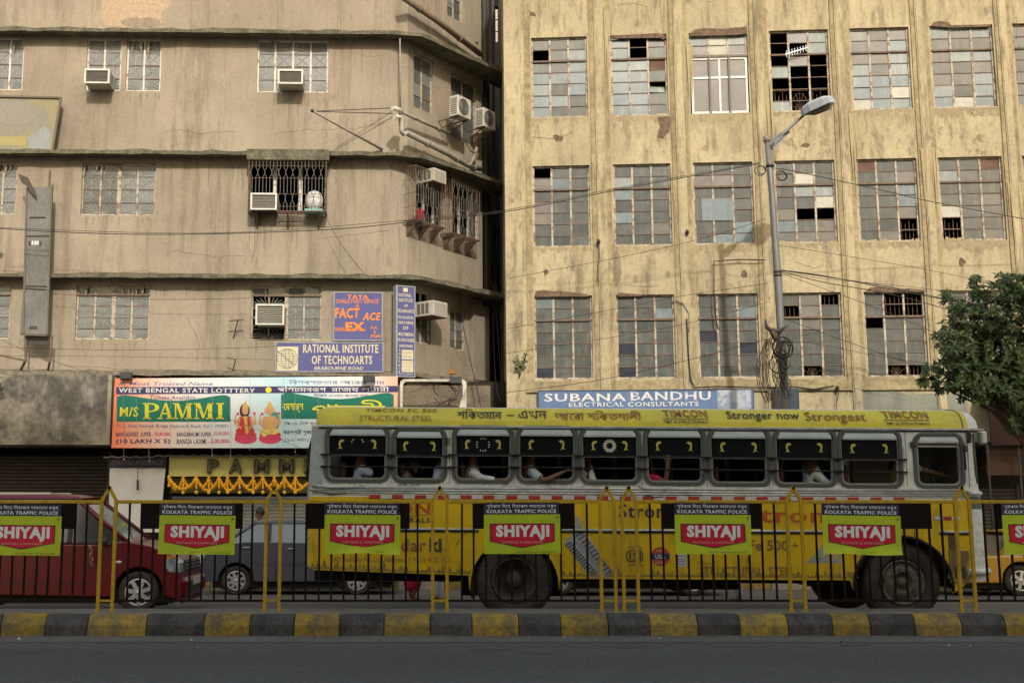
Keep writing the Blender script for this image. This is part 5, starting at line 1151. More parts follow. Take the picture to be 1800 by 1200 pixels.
# wheels
def big_wheel(px, deep):
    x, z = bp(px, 1027); z = .525; w = thing('wheel', None, None); w.parent = BUS; loc = Vector((x, BY + .15, z)); w.location = loc - WORLD[BUS.name]; WORLD[w.name] = loc
    R = .525; m = MB(); m.lathe((x, BY + .03, z), [(.27, .24), (.30, .02), (.34, .0), (.44, -.012), (.49, .01), (.515, .04), (R, .07), (R, .22), (.50, .26), (.3, .27)], 40)
    m.build('tyre', TYRE, w)
    m = MB()
    for k in range(56):
        a = 2 * pi * k / 56; c_, s_ = cos(a), sin(a); m.bar((x + c_ * .497, BY + .025, z + s_ * .497), (x + c_ * .520, BY + .07, z + s_ * .520), .02, .014)
    o = m.build('tread_block', TYRE, w); o['kind'] = 'stuff'
    m = MB()
    if deep: prof = [(.30, .0), (.285, -.005), (.27, .02), (.262, .14), (.2, .17), (.12, .16), (.11, .1), (.085, .06), (.0, .055)]
    else: prof = [(.30, .0), (.285, -.012), (.265, .01), (.25, .035), (.21, .0), (.14, -.02), (.13, -.02), (.125, .03), (.07, .03), (.06, .0), (.0, -.005)]
    m.lathe((x, BY + .03, z), prof, 32); m.build('rim', RIMM if not deep else M('dark_rim', (.045, .04, .034), .8, c2=(.08, .07, .055), scale=6), w)
    for k in range(8):
        a = 2 * pi * k / 8 + .2; m = MB(); rr_ = .17 if not deep else .155; yy = BY + (.0 if not deep else .19); m.lathe((x + cos(a) * rr_, yy, z + sin(a) * rr_), [(.0, -.012), (.016, -.012), (.016, .03)], 6); m.build('wheel_nut', RIMM, w)
    if not deep:
        for k in range(5):
            a = 2 * pi * k / 5 + .5; m = MB(); m.lathe((x + cos(a) * .235, BY + .045, z + sin(a) * .235), [(0, -.002), (.024, -.002), (.024, .01)], 10); m.build('hand_hole', BLACKI, w)
big_wheel(904, True); big_wheel(1588, False)
for px in (904, 1588):   # the wheels of the far side
    x, _ = bp(px, 1027); m = MB(); m.lathe((x, BY + BW - .32, .525), [(.1, 0), (.3, 0), (.5, .0), (.525, .05), (.525, .26), (.3, .3)], 28); build_b(m, 'far_wheel', TYRE)
m = MB(); x, _ = bp(904, 1); x2, _ = bp(1588, 1); m.tube([(x, BY + .3, .525), (x, BY + BW - .2, .525)], .08, 8); m.tube([(x2, BY + .3, .525), (x2, BY + BW - .2, .525)], .07, 8); build_b(m, 'axle', UND)
# mud flap
m = MB(); s, z = bp(838, 1000); m.box((s - .07, BY + .1, .28), (s - .05, BY + .5, .68)); build_b(m, 'mud_flap', RUB)
# seats
sm_ = MB(); sm_.box((0, 0, 0), (.42, .85, .1)); sm_.box((-.03, 0, .1), (.05, .85, .72)); seatme = sm_.mesh('seat', M('maroon_seat', (.05, .02, .018), .7), bevel=.03)
for i in range(9):
    for yy in (BY + .12, BY + 1.45): inst('seat', seatme, BUS, Vector((wb[i][0] + .1 + (0 if i else .1), yy, zS - .42)) - WORLD[BUS.name])
# steering wheel
m = MB(); cx, cz = bp(1685, 838); c = Vector((cx - .03, BY + .55, cz)); pts = [c + Vector((.09 * sin(a) * -1, .24 * cos(a), .2 * sin(a))) for a in [2 * pi * k / 20 for k in range(21)]]; m.tube(pts, .014, 6); m.bar(c, c + Vector((.25, 0, -.45)), .04); build_b(m, 'steering_wheel', BLACKI)
# ---- lettering on the roof band (follows the curve)
def rwrap(m, txt, box, bold=0., slant=0.):
    s0, s1, z0, z1 = bf.box(*box); sec = rsec(0, 0)
    for dx, dd, bo in heavy(txt, bold, s1 - s0, z1 - z0): rwrap1(m, txt, s0 + dx, s1 + dx, z0, z1, bo, slant, sec, dd)
def rwrap1(m, txt, s0, s1, z0, z1, bo, slant, sec, dd):
    vs, fs = glyphs(txt, bo); pts = []
    bm = bmesh.new(); bvs = [bm.verts.new((a, b, 0)) for a, b in vs]
    for f in fs:
        try: bm.faces.new([bvs[i] for i in f])
        except ValueError: pass
    for lv_ in [s_[1] for s_ in sec] + [.18, .24]:
        bmesh.ops.bisect_plane(bm, geom=bm.verts[:] + bm.edges[:] + bm.faces[:], plane_co=(0, (lv_ + zW - z0) / (z1 - z0), 0), plane_no=(0, 1, 0))
    bm.verts.index_update(); vs = [(v.co.x, v.co.y) for v in bm.verts]; fs = [[v.index for v in f.verts] for f in bm.faces]; bm.free()
    for a, b in vs:
        z = z0 + (z1 - z0) * b - zW
        k = 0
        while k < len(sec) - 2 and sec[k + 1][1] < z: k += 1
        f_ = (z - sec[k][1]) / (sec[k + 1][1] - sec[k][1]); y = sec[k][0] + (sec[k + 1][0] - sec[k][0]) * f_
        pts.append(Vector((s0 + (s1 - s0) * (a + slant * b), BY + y - .016 - dd, zW + z + .003)))
    m.raw(pts, fs)
def rtxt(mat, *it):
    for i_ in it: m = MB(); rwrap(m, *i_); build_b(m, 'lettering', mat)
rtxt(BRN, ('TIMCON FC 500', (640, 717, 765, 724), .02), ('STRUCTURAL STEEL', (630, 731, 758, 740), .0), (bn('আরো শক্তিশালী'), (974, 719, 1126, 737), .01), ('TIMCON', (1166, 717, 1243, 731), .05), ('Strongest', (1415, 720, 1522, 741), .005), ('TIMCON', (1553, 717, 1632, 731), .05))
rtxt(BDK, (bn('শক্তিমান'), (802, 717, 880, 736), .02), (bn('– এখন'), (889, 719, 960, 735), .02), ('TMT & STRUCTURALS', (1165, 737, 1243, 742), .01), ('Stronger now', (1277, 719, 1405, 738), .01), ('TMT & STRUCTURALS', (1555, 738, 1633, 743), .01))
m = MB()
for a, b in ((1164, 1244), (1552, 1634)): m = MB(); rwrap(m, '_', (a, 733.6, b, 734.8)); build_b(m, 'underline', BDK)
def st_(mat, *it, name='lettering'):
    for i_ in it: m = MB(); text_px(m, bf, i_[0], i_[1], .009, **(i_[2] if len(i_) > 2 else {})); build_b(m, name, mat)
st_(BRD, ('TIMCON', (592, 884, 755, 905), dict(bold=.05)), ('Strongest', (1308, 888, 1560, 924), dict(bold=.035)))
st_(BDK, ('TMT & STRUCTURALS', (590, 910, 755, 919), dict(bold=.02)), ('Stronger now', (1087, 884, 1295, 916), dict(bold=.02)), ('ki', (754, 945, 776, 970), dict(bold=.04)))
st_(BRN, ('andar', (672, 947, 748, 970), dict(bold=.03)), ('BD Vashisht Pvt. Ltd. Helpline : + 91 33 4005 9001', (586, 980, 792, 991)), ('Fe 500', (1316, 946, 1385, 965), dict(bold=.02)), ('+', (1391, 950, 1403, 960)), ('&', (1311, 976, 1318, 986)), ('STRUCTURAL  STEEL', (1229, 993, 1397, 1008), dict(bold=.02)))
# quality mark, round badge, small label
m = MB(); s0, s1, z0, z1 = bf.box(1100, 965, 1130, 986); ring(m, rrect(s0, s1, z0, z1, .06), rrect(s0 + .014, s1 - .014, z0 + .014, z1 - .014, .05), lambda a, b, d: Vector((a, BY - d, b)), .004, .009)
text_px(m, bf, 'ISI', (1106, 969, 1126, 983), .009); text_px(m, bf, '17-6', (1104, 959, 1127, 963), .009); text_px(m, bf, '2012', (1104, 989, 1128, 993), .009); build_b(m, 'quality_mark', BDK)
def disc(c, zc, r, d, n=28, f0=0, f1=360): return [(c + r * cos(radians(f0 + (f1 - f0) * k / n)), zc + r * sin(radians(f0 + (f1 - f0) * k / n))) for k in range(n + (0 if f1 - f0 == 360 else 1))]
fnB = lambda a, b, d: Vector((a, BY - d, b))
c_, zc = bp(1160, 976)
m = MB(); m.prism(disc(c_, zc, .128, 0), fnB, .004, .007); build_b(m, 'round_badge', BRD, tri=True)
m = MB(); m.box((c_ - .125, BY - .0085, zc - .042), (c_ + .125, BY - .0072, zc + .042)); build_b(m, 'badge_band', S_NAVY); st_2 = MB(); text_px(st_2, bf, 'USA', (1151, 972, 1169, 980), .010, bold=.03); text_px(st_2, bf, 'MADE IN', (1153, 964, 1167, 967), .010); text_px(st_2, bf, 'MACHINERY', (1152, 985, 1168, 988), .010); build_b(st_2, 'badge_lettering', M('strip_white', (0, 0, 0)))
m = MB(); s0, s1, z0, z1 = bf.box(1188, 971, 1206, 993); m.fbox(bf, s0, s1, z0, z1, .005, .008); build_b(m, 'paper_label', M('strip_white', (0, 0, 0))); m = MB()
for yy in (974, 980, 983, 988): s0, s1, z0, z1 = bf.box(1190, yy, 1204, yy + 2); m.fbox(bf, s0, s1, z0, z1, .008, .0095)
build_b(m, 'label_print', GREYTXT)
# printed steel bars
GB = M('print_steel', (.27, .29, .31), .5, c2=(.38, .4, .41), amt=.7, scale=5); GB2 = M('print_steel_dark', (.09, .1, .115), .6); GB3 = M('print_steel_light', (.48, .5, .5), .5)
for j, (pts) in enumerate(([(991, 952), (1003, 940), (1053, 1000), (1052, 1014), (1036, 1014)], [(1003, 925), (1018, 920), (1030, 938), (1077, 1008), (1072, 1014), (1056, 1014), (1005, 948)], [(1009, 908), (1014, 905), (1026, 932), (1018, 934)])):
    m = MB(); m.prism([bp(*p) for p in pts][::-1], fnB, .003, .006 + j * .0005); build_b(m, 'printed_bar', GB, tri=True)
m = MB()
for k in range(13):
    for ox, oy in ((992, 951), (1006, 928)):
        f_ = k / 13; x = ox + 48 * f_ + (14 * f_ if ox > 1000 else 0); y = oy + (56 if ox < 1000 else 78) * f_ + 6
        q = [bp(*p) for p in ((x, y), (x + 11, y - 7), (x + 13, y - 5), (x + 2, y + 2.6))]; m.prism(q[::-1], fnB, .004, .0085)
build_b(m, 'printed_rib', GB2, tri=True)
def strk(pts, th, d): 
    m_ = MB()
    for a, b in zip(pts[:-1], pts[1:]): m_.bar(Vector((bp(*a)[0], BY - d, bp(*a)[1])), Vector((bp(*b)[0], BY - d, bp(*b)[1])), .002, th, up=(0, 1, 0)) if 0 else m_.tube([Vector((bp(*a)[0], BY - d, bp(*a)[1])), Vector((bp(*b)[0], BY - d, bp(*b)[1]))], th / 2, 5)
    return m_
build_b(strk([(1001, 946), (1056, 1012)], .012, .008), 'printed_outline', GB3); build_b(strk([(1021, 925), (1077, 1006)], .012, .008), 'printed_outline', GB3)
for pts in ([(1415, 986), (1430, 973), (1447, 952), (1450, 966), (1438, 980), (1438, 986)], [(1437, 986), (1437, 976), (1448, 976), (1449, 970), (1455, 970), (1455, 986)], [(1462, 986), (1462, 970), (1467, 970), (1467, 979), (1472, 979), (1472, 970), (1477, 970), (1477, 986)]):
    m = MB(); m.prism([bp(*p) for p in pts][::-1], fnB, .003, .006); build_b(m, 'printed_section', GB, tri=True)
# scratches and graffiti on the waist
m = MB(); text_px(m, bf, bn('এস এস'), (697, 851, 736, 858), .012); build_b(m, 'scrawl', BDK)
for pts in ([(545, 855), (590, 861), (640, 858)], [(541, 862), (580, 870), (610, 868)], [(1130, 868), (1150, 872), (1165, 871)], [(1120, 852), (1135, 860)], [(1165, 862), (1172, 855)]):
    build_b(strk(pts, .012, .017), 'scratch', M('scratch_dark', (.08, .07, .06), .8))
MUD = M('mud_splash', (.20, .15, .06), .9, c2=(.38, .27, .03), amt=.9, scale=5, thr=.5, soft=.2, fine=.2); GRM = M('grime_run', (.30, .29, .25), .8, c2=(.45, .46, .43), amt=.9, scale=8, thr=.5, soft=.2)
for i, (x0, x1) in enumerate(((545, 835), (985, 1250), (1250, 1510), (1665, 1700))):
    r_ = random.Random(i + 5); m = MB(); x = x0
    while x < x1 - 8:
        w = r_.uniform(4, 12); h_ = r_.uniform(3, 13) * (1.6 if r_.random() < .15 else 1); yb = 1012 if x0 > 900 else 1001 + (x - 545) * .03
        q = [bp(*p) for p in ((x, yb), (x + w, yb), (x + w * .8, yb - h_ * .6), (x + w * .45, yb - h_), (x + w * .15, yb - h_ * .5))]; m.face([Vector((a, BY - .0062 - .00002 * (int(x) % 40), b)) for a, b in q]); x += w * .8
    o = build_b(m, 'mud_stain', MUD, tri=True); o['kind'] = 'stuff'
for i, (x0, y0, x1, y1) in enumerate(WIN):
    r_ = random.Random(i + 30); m = MB()
    for k in range(7):
        s, z = bp(r_.uniform(x0 - 4, x1 + 4), 849); w = r_.uniform(.006, .018); L = r_.uniform(.02, .045); m.face([Vector((a, BY - .0012 - k * .0001, b)) for a, b in ((s - w, z), (s - w * .3, z - L), (s + w * .4, z - L * .9), (s + w, z))])
    for xx in (x0 - 7, x1 + 6):
        s, z = bp(xx, r_.uniform(765, 790)); w = .01; L = r_.uniform(.1, .3); m.face([Vector((a, BY - .0016, b)) for a, b in ((s - w, z), (s - w * .3, z - L), (s + w * .4, z - L * .9), (s + w, z))])
    o = build_b(m, 'grime_run', GRM, tri=True); o['kind'] = 'stuff'
for k, pts in enumerate(([(640, 905), (700, 909), (760, 904)], [(1120, 940), (1123, 975), (1121, 1010)], [(1225, 985), (1250, 988), (1262, 983)], [(1480, 1000), (1500, 1004)], [(800, 960), (812, 940), (828, 930)])): build_b(strk(pts, .008, .007), 'scratch', MUD)
BUS.rotation_euler = (0, .0055, 0)
BUS.location.x += 0; BUS.location.z += -.0
# ================================================================== PEDESTRIAN BARRIER ON THE MEDIAN
FYY = 14.45; ff = FY(FYY); FZ = .235
FYM = M('barrier_yellow', (.46, .29, .01), .6, c2=(.3, .17, .02), amt=.7, scale=9, thr=.6, soft=.1, streak=.3, sc_c=(.12, .09, .04), fine=.15)
FBM = M('barrier_black', (.010, .007, .007), .8, spec=.12, c2=(.03, .013, .010), amt=.7, scale=9, thr=.58)
ARCH = [(-97, 0), (191, 1), (481, 2), (773, 3), (1067, 4), (1106, 5), (1396, 6), (1692, 7), (1985, 8)]
AX = [ff.sz(x, 900)[0] for x, _ in ARCH]
zrail = ff.sz(760, 880.5)[1]; zlow = ff.sz(760, 1055)[1]; zap = ff.sz(760, 853)[1]; pw = .088
def barrier(idx, label):
    root = thing('pedestrian_barrier', label, 'barrier', (AX[idx[0]], FYY, FZ), 'yellow topped barriers along the median')
    for i in idx:
        x = AX[i]
        for s in (-1, 1):
            m = MB(); m.box((x + s * pw - .02, FYY - .02, FZ - .03), (x + s * pw + .02, FYY + .02, zrail + .01)); m.build('post', FYM, root, bevel=.004)
            m = MB(); m.bar((x + s * (pw + .002), FYY, zrail + .005), (x - s * .012, FYY, zap - .01), .036, .036); m.build('gable_bar', FYM, root)
            m = MB(); m.box((x + s * pw - .03, FYY - .03, FZ + .0), (x + s * pw + .03, FYY + .03, FZ + .012)); m.build('foot_plate', FYM, root)
        m = MB(); m.box((x - pw + .02, FYY - .012, zlow - .012), (x + pw - .02, FYY + .012, zlow + .012)); m.build('cross_bar', FYM, root)
    barme = MB().box((-.012, -.009, 0), (.012, .009, zrail - zlow - .035)).mesh('bar', FBM)
    for a, b in zip(idx[:-1], idx[1:]):
        x0, x1 = AX[a] + pw + .02, AX[b] - pw - .02
        m = MB(); m.box((x0, FYY - .022, zrail - .03), (x1, FYY + .022, zrail + .014)); m.build('top_rail', FYM, root, bevel=.005)
        m = MB(); m.box((x0, FYY - .014, zlow - .014), (x1, FYY + .014, zlow + .012)); m.build('bottom_rail', FBM, root)
        n = 12
        for k in range(1, n):
            o = inst('bar', barme, root, Vector((x0 + (x1 - x0) * k / n + random.uniform(-.008, .008), FYY, zlow + .01)) - WORLD[root.name]); o.rotation_euler = (0, random.uniform(-.006, .006), 0)
    return root
b1 = barrier([0, 1, 2, 3, 4], 'left barrier of yellow rail and black bars, up to the paired arches')
b2 = barrier([5, 6, 7, 8], 'right barrier of yellow rail and black bars, from the paired arches to the right edge')
PLM = M('black_plate', (.008, .005, .005), .85, spec=.12, c2=(.016, .010, .009), scale=2)
for i, (a, b) in enumerate([(-47, 133), (247, 427), (540, 720), (832, 1010), (1162, 1340), (1457, 1637), (1752, 1932)]):
    m = MB(); s0, s1, z0, z1 = ff.box(a, 884, b, 929, .02); m.box((s0, FYY - .024, z0), (s1, FYY - .016, z1)); m.build('backing_plate', PLM, b1 if i < 4 else b2)
# posters
PGR = M('poster_lime', (.46, .56, .02), .6, var=.08, grime=.2, streak=.15, c2=(.38, .48, .03), scale=3, amt=.5, fine=.05); PNV = M('poster_navy', (.022, .018, .06), .6); PRD = M('poster_red', (.52, .008, .035), .55); PWH = M('poster_white', (.68, .74, .74), .6, fine=.03); PBK = M('poster_black', (.01, .01, .012), .6)
PF = FY(FYY - .034)
def poster(x0, x1, y0, y1, label, curl):
    s0, s1, z0, z1 = PF.box(x0, y0, x1, y1); w, h = s1 - s0, z1 - z0
    t = thing('poster', label, 'poster', (s0, FYY - .034, z0), 'shirting posters tied to the median barrier')
    rr = random.Random(int(x0) + 500)
    # sheet with slightly wavy lower edge
    nx, ny = 14, 8; zt = h * .77
    def sp(u, v):  # v 0 bottom
        z = z0 + v * h; y = FYY - .034
        if v < .12: y -= curl * (1 - v / .12) * (.6 + .4 * sin(u * 9 + x0)); z += curl * .25 * (1 - v / .12) * sin(u * 7 + x0)
        return Vector((s0 + u * w, y, z))
    m = MB(); m.raw([sp(i / nx, (j / ny) * .77) for j in range(ny + 1) for i in range(nx + 1)], [(j * (nx + 1) + i, j * (nx + 1) + i + 1, (j + 1) * (nx + 1) + i + 1, (j + 1) * (nx + 1) + i) for j in range(ny) for i in range(nx)], 0, True)
    m.build('sheet', PGR, t)
    m = MB(); m.box((s0 - .005, FYY - .036, z0 + zt), (s1 - .012, FYY - .031, z1)); m.build('header_band', PNV, t)
    T = lambda u, v, d: Vector((s0 + u * w, FYY - .034 - d, z0 + (1 - v) * h))
    shield = lambda e: [(.075 + e, .41 + e * 1.5), (.925 - e, .41 + e * 1.5), (.925 - e, .76 - e * .6), (.5, .885 - e * 1.6), (.075 + e, .76 - e * .6)]
    m = MB(); m.prism(shield(0)[::-1], T, .001, .003); m.build('shield_border', PBK, t); m = MB(); m.prism(shield(.011)[::-1], T, .003, .0045); m.build('shield', PRD, t)
    def tx(mat, *it):
        for txt, u0, u1, v0, v1, bo in it:
            m = MB(); vs, fs = glyphs(txt, bo); m.raw([T(u0 + (u1 - u0) * a, v1 - (v1 - v0) * b, .006) for a, b in vs], fs); m.build('lettering', mat, t)
    tx(PWH, (bn('ফুটপাত দিয়ে নিরাপদে যাতায়াত করুন'), .03, .95, .025, .12, .012), ('KOLKATA TRAFFIC POLICE', .035, .95, .135, .205, .025), ('SHIYAJI', .155, .855, .44, .735, .055))
    tx(M('poster_pink', (.55, .33, .3), .6), ('SUITINGS & SHIRTINGS', .235, .77, .755, .795, .012))
    tx(PBK, ('BANTAR BY : ALPANA ART AGENCY KOLKATA', .43, .95, .95, .975, .0), ('\u00ae', .945, .98, .26, .33, .0))
    return t
PO = [(-28, 107, 885, 975, 'leftmost shirting poster, cut by the left edge of the photo', .0), (279, 413, 884, 973, 'shirting poster between the red car and the grey car wheel, second from the left', .01),
      (570, 703, 883, 972, 'shirting poster with a curled bottom edge before the rear end of the bus', .035), (851, 985, 883, 973, 'shirting poster right above the rear wheel of the bus', .0), (1186, 1320, 883, 973, 'shirting poster over the middle of the bus, right of the paired arches', .008),
      (1445, 1583, 884, 973, 'shirting poster with a crumpled lower edge, left above the front wheel of the bus', .03), (1763, 1898, 884, 974, 'shirting poster cut by the right edge of the photo', .0)]
for i, (a, b, c, d, lb, cu) in enumerate(PO):
    o = poster(a, b, c, d, lb, cu); o.rotation_euler = (0, [.008, .012, .010, -.004, .006, .016, -.006][i], 0)
# ================================================================== LAMP POST
LY = 26.6
GALV = M('galvanised_pole', (.19, .20, .20), .5, .3, c2=(.16, .16, .16), amt=.8, scale=4, streak=.4, sc_c=(.12, .1, .08), stretch=(1, 1, .3))
def L3(px, py, dy=0): return P(px, py, LY + dy)
base = L3(1386, 900); base.z = 0
LP = thing('street_lamp', 'tall grey street lamp leaning slightly, its boxy head before the ochre building', 'street lamp', base)
m = MB(); pts = [base, L3(1379, 690), L3(1368, 500), L3(1356, 330), L3(1348, 244)]; m.tube(pts, [.10, .096, .088, .072, .062], 14); m.build('pole', GALV, LP)
m = MB(); p = L3(1348, 246); m.lathe(p - Vector((0, 0, .04)), [(.0, .12), (.085, .12), (.085, 0), (.07, -.01)], 14, axis='Z'); m.build('collar', M('rust_collar', (.22, .17, .12), .7, c2=(.3, .3, .28), scale=8), LP)
m = MB(); m.tube([L3(1352, 262), L3(1365, 245), L3(1416, 200, -.3)], [.05, .04, .03], 8)
a, b_, c = L3(1351, 258), L3(1355, 264), L3(1392, 222, -.15); m.face([L3(1350, 250), L3(1352, 266), L3(1378, 238, -.1), L3(1374, 232, -.1)])
m.prism([(0, 0), (.09, -.14), (.5, .3), (.42, .36)], lambda u, v, d: L3(1353, 254) + Vector((u, d, v)), -.02, .02); m.build('bracket_arm', GALV, LP)
# head: hull with open lens below; oriented to the right and up, towards the road
hm = MB(); hp = {}
def HP(px, py, dy): return L3(px, py, dy)
top = [HP(1416, 180, -.45), HP(1440, 160, -.15), HP(1467, 162, -.15), HP(1470, 172, -.8)]
A = HP(1413, 200, -.25); e = [HP(1412, 192, -.1), HP(1418, 175, -.05), HP(1440, 159, -.02), HP(1466, 161, -.02), HP(1471, 174, -.35), HP(1461, 194, -.75), HP(1434, 199, -.85), HP(1416, 202, -.6)]
rim = [HP(1413, 198, -.1), HP(1422, 186, -.05), HP(1442, 173, -.02), HP(1471, 175, -.02), HP(1463, 195, -.7), HP(1448, 198, -.85), HP(1434, 197, -.8), HP(1420, 202, -.6)]
topp = [HP(1411, 188, -.2), HP(1419, 176, -.1), HP(1440, 160, -.05), HP(1467, 162, -.1), HP(1462, 174, -.55), HP(1446, 178, -.65), HP(1434, 184, -.6), HP(1417, 192, -.5)]
# simple tapered casing built in its own axes
def casing(m, c, ax, up, side, L_, W0, W1, H0, H1):
    st_ = [(0, .35, .45), (.12, .7, .8), (.35, .95, 1), (.8, 1., .95), (1, .92, .7)]; rows = []
    for u, kw, kh in st_:
        o = c + ax * (L_ * u); w = W1 * kw; h = H1 * kh
        rows.append([o - side * w - up * .02, o - side * w * .95 + up * h * .75, o - side * w * .6 + up * h, o + side * w * .6 + up * h, o + side * w * .95 + up * h * .75, o + side * w - up * .02])
    m.v += [p for r in rows for p in r]; i0 = len(m.v) - 30
    for i in range(4):
        for j in range(5): a = i0 + i * 6 + j; m.f.append([a, a + 6, a + 7, a + 1]); m.m.append(0); m.sm.append(False)
    m.face(rows[0], 0); m.face(rows[-1][::-1], 0)
    return rows
c0 = L3(1411, 203, -.3); c1 = L3(1464, 179, -.75); ax = (c1 - c0); L_ = ax.length; ax.normalize(); side = Vector((0, 1, 0)); side = (side - ax * side.dot(ax)).normalized(); up = ax.cross(side); up = up if up.z > 0 else -up
rollm = Matrix.Rotation(radians(4), 3, ax); side = rollm @ side; up = rollm @ up
m = MB(); rows = casing(m, c0, ax, up, side, L_, .1, .25, .05, .21); m.build('lamp_head', M('pale_grey_housing', (.42, .47, .52), .45, c2=(.3, .33, .36), scale=3), LP, bevel=.006)
m = MB(); rim_ = [r[0] + ax * .0 for r in rows] + [r[-1] for r in rows[::-1]]; m.face(rim_); 
bulge = [c0 + ax * L_ * u - up * dp + side * sd_ for u, dp, sd_ in ((.12, .025, -.07), (.3, .10, -.12), (.75, .12, -.13), (.93, .04, -.11), (.93, .04, .11), (.75, .12, .13), (.3, .10, .12), (.12, .025, .07))]
n = len(bulge); m.face(bulge)
rp = [c0 + ax * L_ * u - up * .021 + side * sd_ for u, sd_ in ((.08, -.1), (.3, -.17), (.75, -.18), (.97, -.15), (.97, .15), (.75, .18), (.3, .17), (.08, .1))]
for k in range(n): m.face([rp[k], rp[(k + 1) % n], bulge[(k + 1) % n], bulge[k]])
m.build('lamp_cover', M('lamp_lens', (.16, .17, .13), .35, c2=(.24, .24, .18), scale=4), LP)
# bands, transformer box and tangle on the pole
for y in (292, 478, 484): m = MB(); x = 1356 + (y - 330) * .072; m.tube([L3(x, y + 2), L3(x, y - 2)], .098, 12); m.build('pole_band', BLACKI, LP)
t = thing('cable_clamp', 'dark curved metal bracket wrapped in cables on the pole', 'bracket', L3(1372, 620)); m = MB(); m.tube([L3(1345, 562, -.14), L3(1348, 575, -.14), L3(1356, 581, -.15), L3(1368, 582, -.15), L3(1385, 572, -.14)], [.02, .045, .06, .05, .015], 8)
m.build('arm', BLACKI, t); m = MB(); m.bar(L3(1357, 583, -.13), L3(1366, 600, -.13), .17, .08); m.build('plate', RUST, t)
for k, (x, y, r) in enumerate(((1336, 300, .12), (1339, 299, .10), (1373, 309, .12), (1376, 310, .10), (1376, 611, .24), (1374, 609, .21), (1379, 613, .19), (1368, 640, .2), (1376, 612, .15))):
    rr = random.Random(k); m = MB(); c = L3(x, y, -.18 - .01 * k); pts = [c + Vector((r * cos(a) * rr.uniform(.92, 1.06), rr.uniform(-.02, .02), r * sin(a) * (1 if r < .2 else 1.05))) for a in [2 * pi * q / 18 for q in range(19)]]; m.tube(pts, .011 if r < .13 else .013, 5)
    side_ = 'left' if x < 1345 else 'right'; big = y > 500
    o = m.build('cable_coil', CABLE); tag(o, ('loop of black cable hung low on the lamp pole, %s of five overlapping loops' % ('topmost', 'leftmost upper', 'rightmost', 'lowest', 'innermost')[k - 4] if big else '%s small cable coil on the %s side of the lamp pole' % (('outer', 'inner')[k % 2], side_)), 'cable coil', 'cable coils on the lamp pole')
tg = MB(); rr = random.Random(11)
for k in range(16):
    p = [Vector((0, 0, 0))]; x0, y0 = rr.uniform(1358, 1384), rr.uniform(575, 620); pts = []
    for q in range(7): pts.append(L3(x0 + rr.uniform(-8, 8) + (3 if q > 3 else 0), y0 + q * 14, -.15 - rr.uniform(0, .1)))
    tg.tube(pts, .008, 4, cap=False)
for k in range(8):
    pts = [L3(1371 - 12 * (1 + .7 * sin(q / 7 * pi)) * (1 + .15 * k) + rr.uniform(-1, 1), 590 + q * 16 + k, -.16) for q in range(8)]; tg.tube(pts, .008, 4, cap=False)
o = tg.build('cable_tangle', CABLE); tag(o, 'tangle of thin black cables running down the lamp pole', 'cables', kind='stuff')
# ================================================================== CABLES
def cable(pts, r, label, sag=None):
    r *= .85
    """pts: (px,py,Y)"""
    P3 = [P(*p) for p in pts]; out = []
    for i in range(len(P3) - 1):   # Catmull-Rom
        p0, p1, p2, p3 = P3[max(0, i - 1)], P3[i], P3[i + 1], P3[min(len(P3) - 1, i + 2)]
        for q in range(8):
            t_ = q / 8; out.append(.5 * ((2 * p1) + (p2 - p0) * t_ + (2 * p0 - 5 * p1 + 4 * p2 - p3) * t_ ** 2 + (3 * p1 - p0 - 3 * p2 + p3) * t_ ** 3))
    out.append(P3[-1]); m = MB(); m.tube(out, r, 5, cap=False); o = m.build('overhead_cable', CABLE); tag(o, label, 'cable'); return o
Wl = 28.6
cable([(-60, 400, Wl), (0, 402, Wl), (110, 408, Wl), (250, 412, Wl), (420, 410, Wl), (600, 402, Wl), (740, 388, 28), (890, 372, 27.6), (1100, 331, 27), (1336, 288, LY)], .013, 'thick cable sagging across the left building up to the lamp pole')
cable([(0, 400, Wl + .1), (250, 409, Wl + .1), (450, 407, Wl + .1), (740, 385, 28.2), (890, 369, 27.8), (1100, 328, 27.1), (1336, 286, LY)], .008, 'thin wire running close above the thick sagging cable')
cable([(1362, 296, LY), (1400, 302, LY), (1530, 330, 27), (1650, 357, 27.4), (1830, 390, 27.8)], .012, 'cable sloping down right from the upper pole coils across the windows')
cable([(890, 490, 28.5), (1100, 450, 28), (1250, 415, 27.6), (1345, 385, LY)], .007, 'thin wire rising from the building gap to the middle of the pole')
cable([(1362, 430, LY), (1500, 452, 27.2), (1650, 478, 27.8), (1790, 510, 28)], .007, 'thin wire falling right from the pole towards the tree')
for k, (y2, ym) in enumerate(((528, 505), (527, 502), (544, 514), (512, 498))):
    cable([(1368, 474 + k, LY), (1450, 482 + k * 3 + (ym - 500) * .6, 26.8), (1560, ym + 2, 26.9), (1668, y2, 27)], .012 if k < 3 else .006, ('topmost', 'second', 'steepest', 'thinnest')[k] + ' of the four cables fanning from the pole to the tree')
cable([(1368, 478, LY), (1450, 508, 26.8), (1550, 545, 27), (1680, 600, 27.3)], .008, 'wire dropping steeply from the pole across the lowest ochre windows')
cable([(1350, 498, LY), (1200, 520, 27.4), (1050, 549, 28), (890, 578, 28.6)], .007, 'thin wire from the pole down left to the building gap')
cable([(1352, 595, LY), (1200, 635, 27.4), (1050, 668, 28.2), (890, 690, 28.8)], .008, 'low wire from the pole tangle over the blue sign')
cable([(1352, 530, LY), (1200, 570, 27.6), (1030, 600, 28.2), (880, 622, 28.8)], .006, 'faint wire crossing the left half of the lowest ochre windows')
cable([(1380, 560, LY), (1460, 590, 27), (1560, 625, 27.4), (1650, 655, 27.6)], .008, 'wire from the pole clamp down to the right window sill')
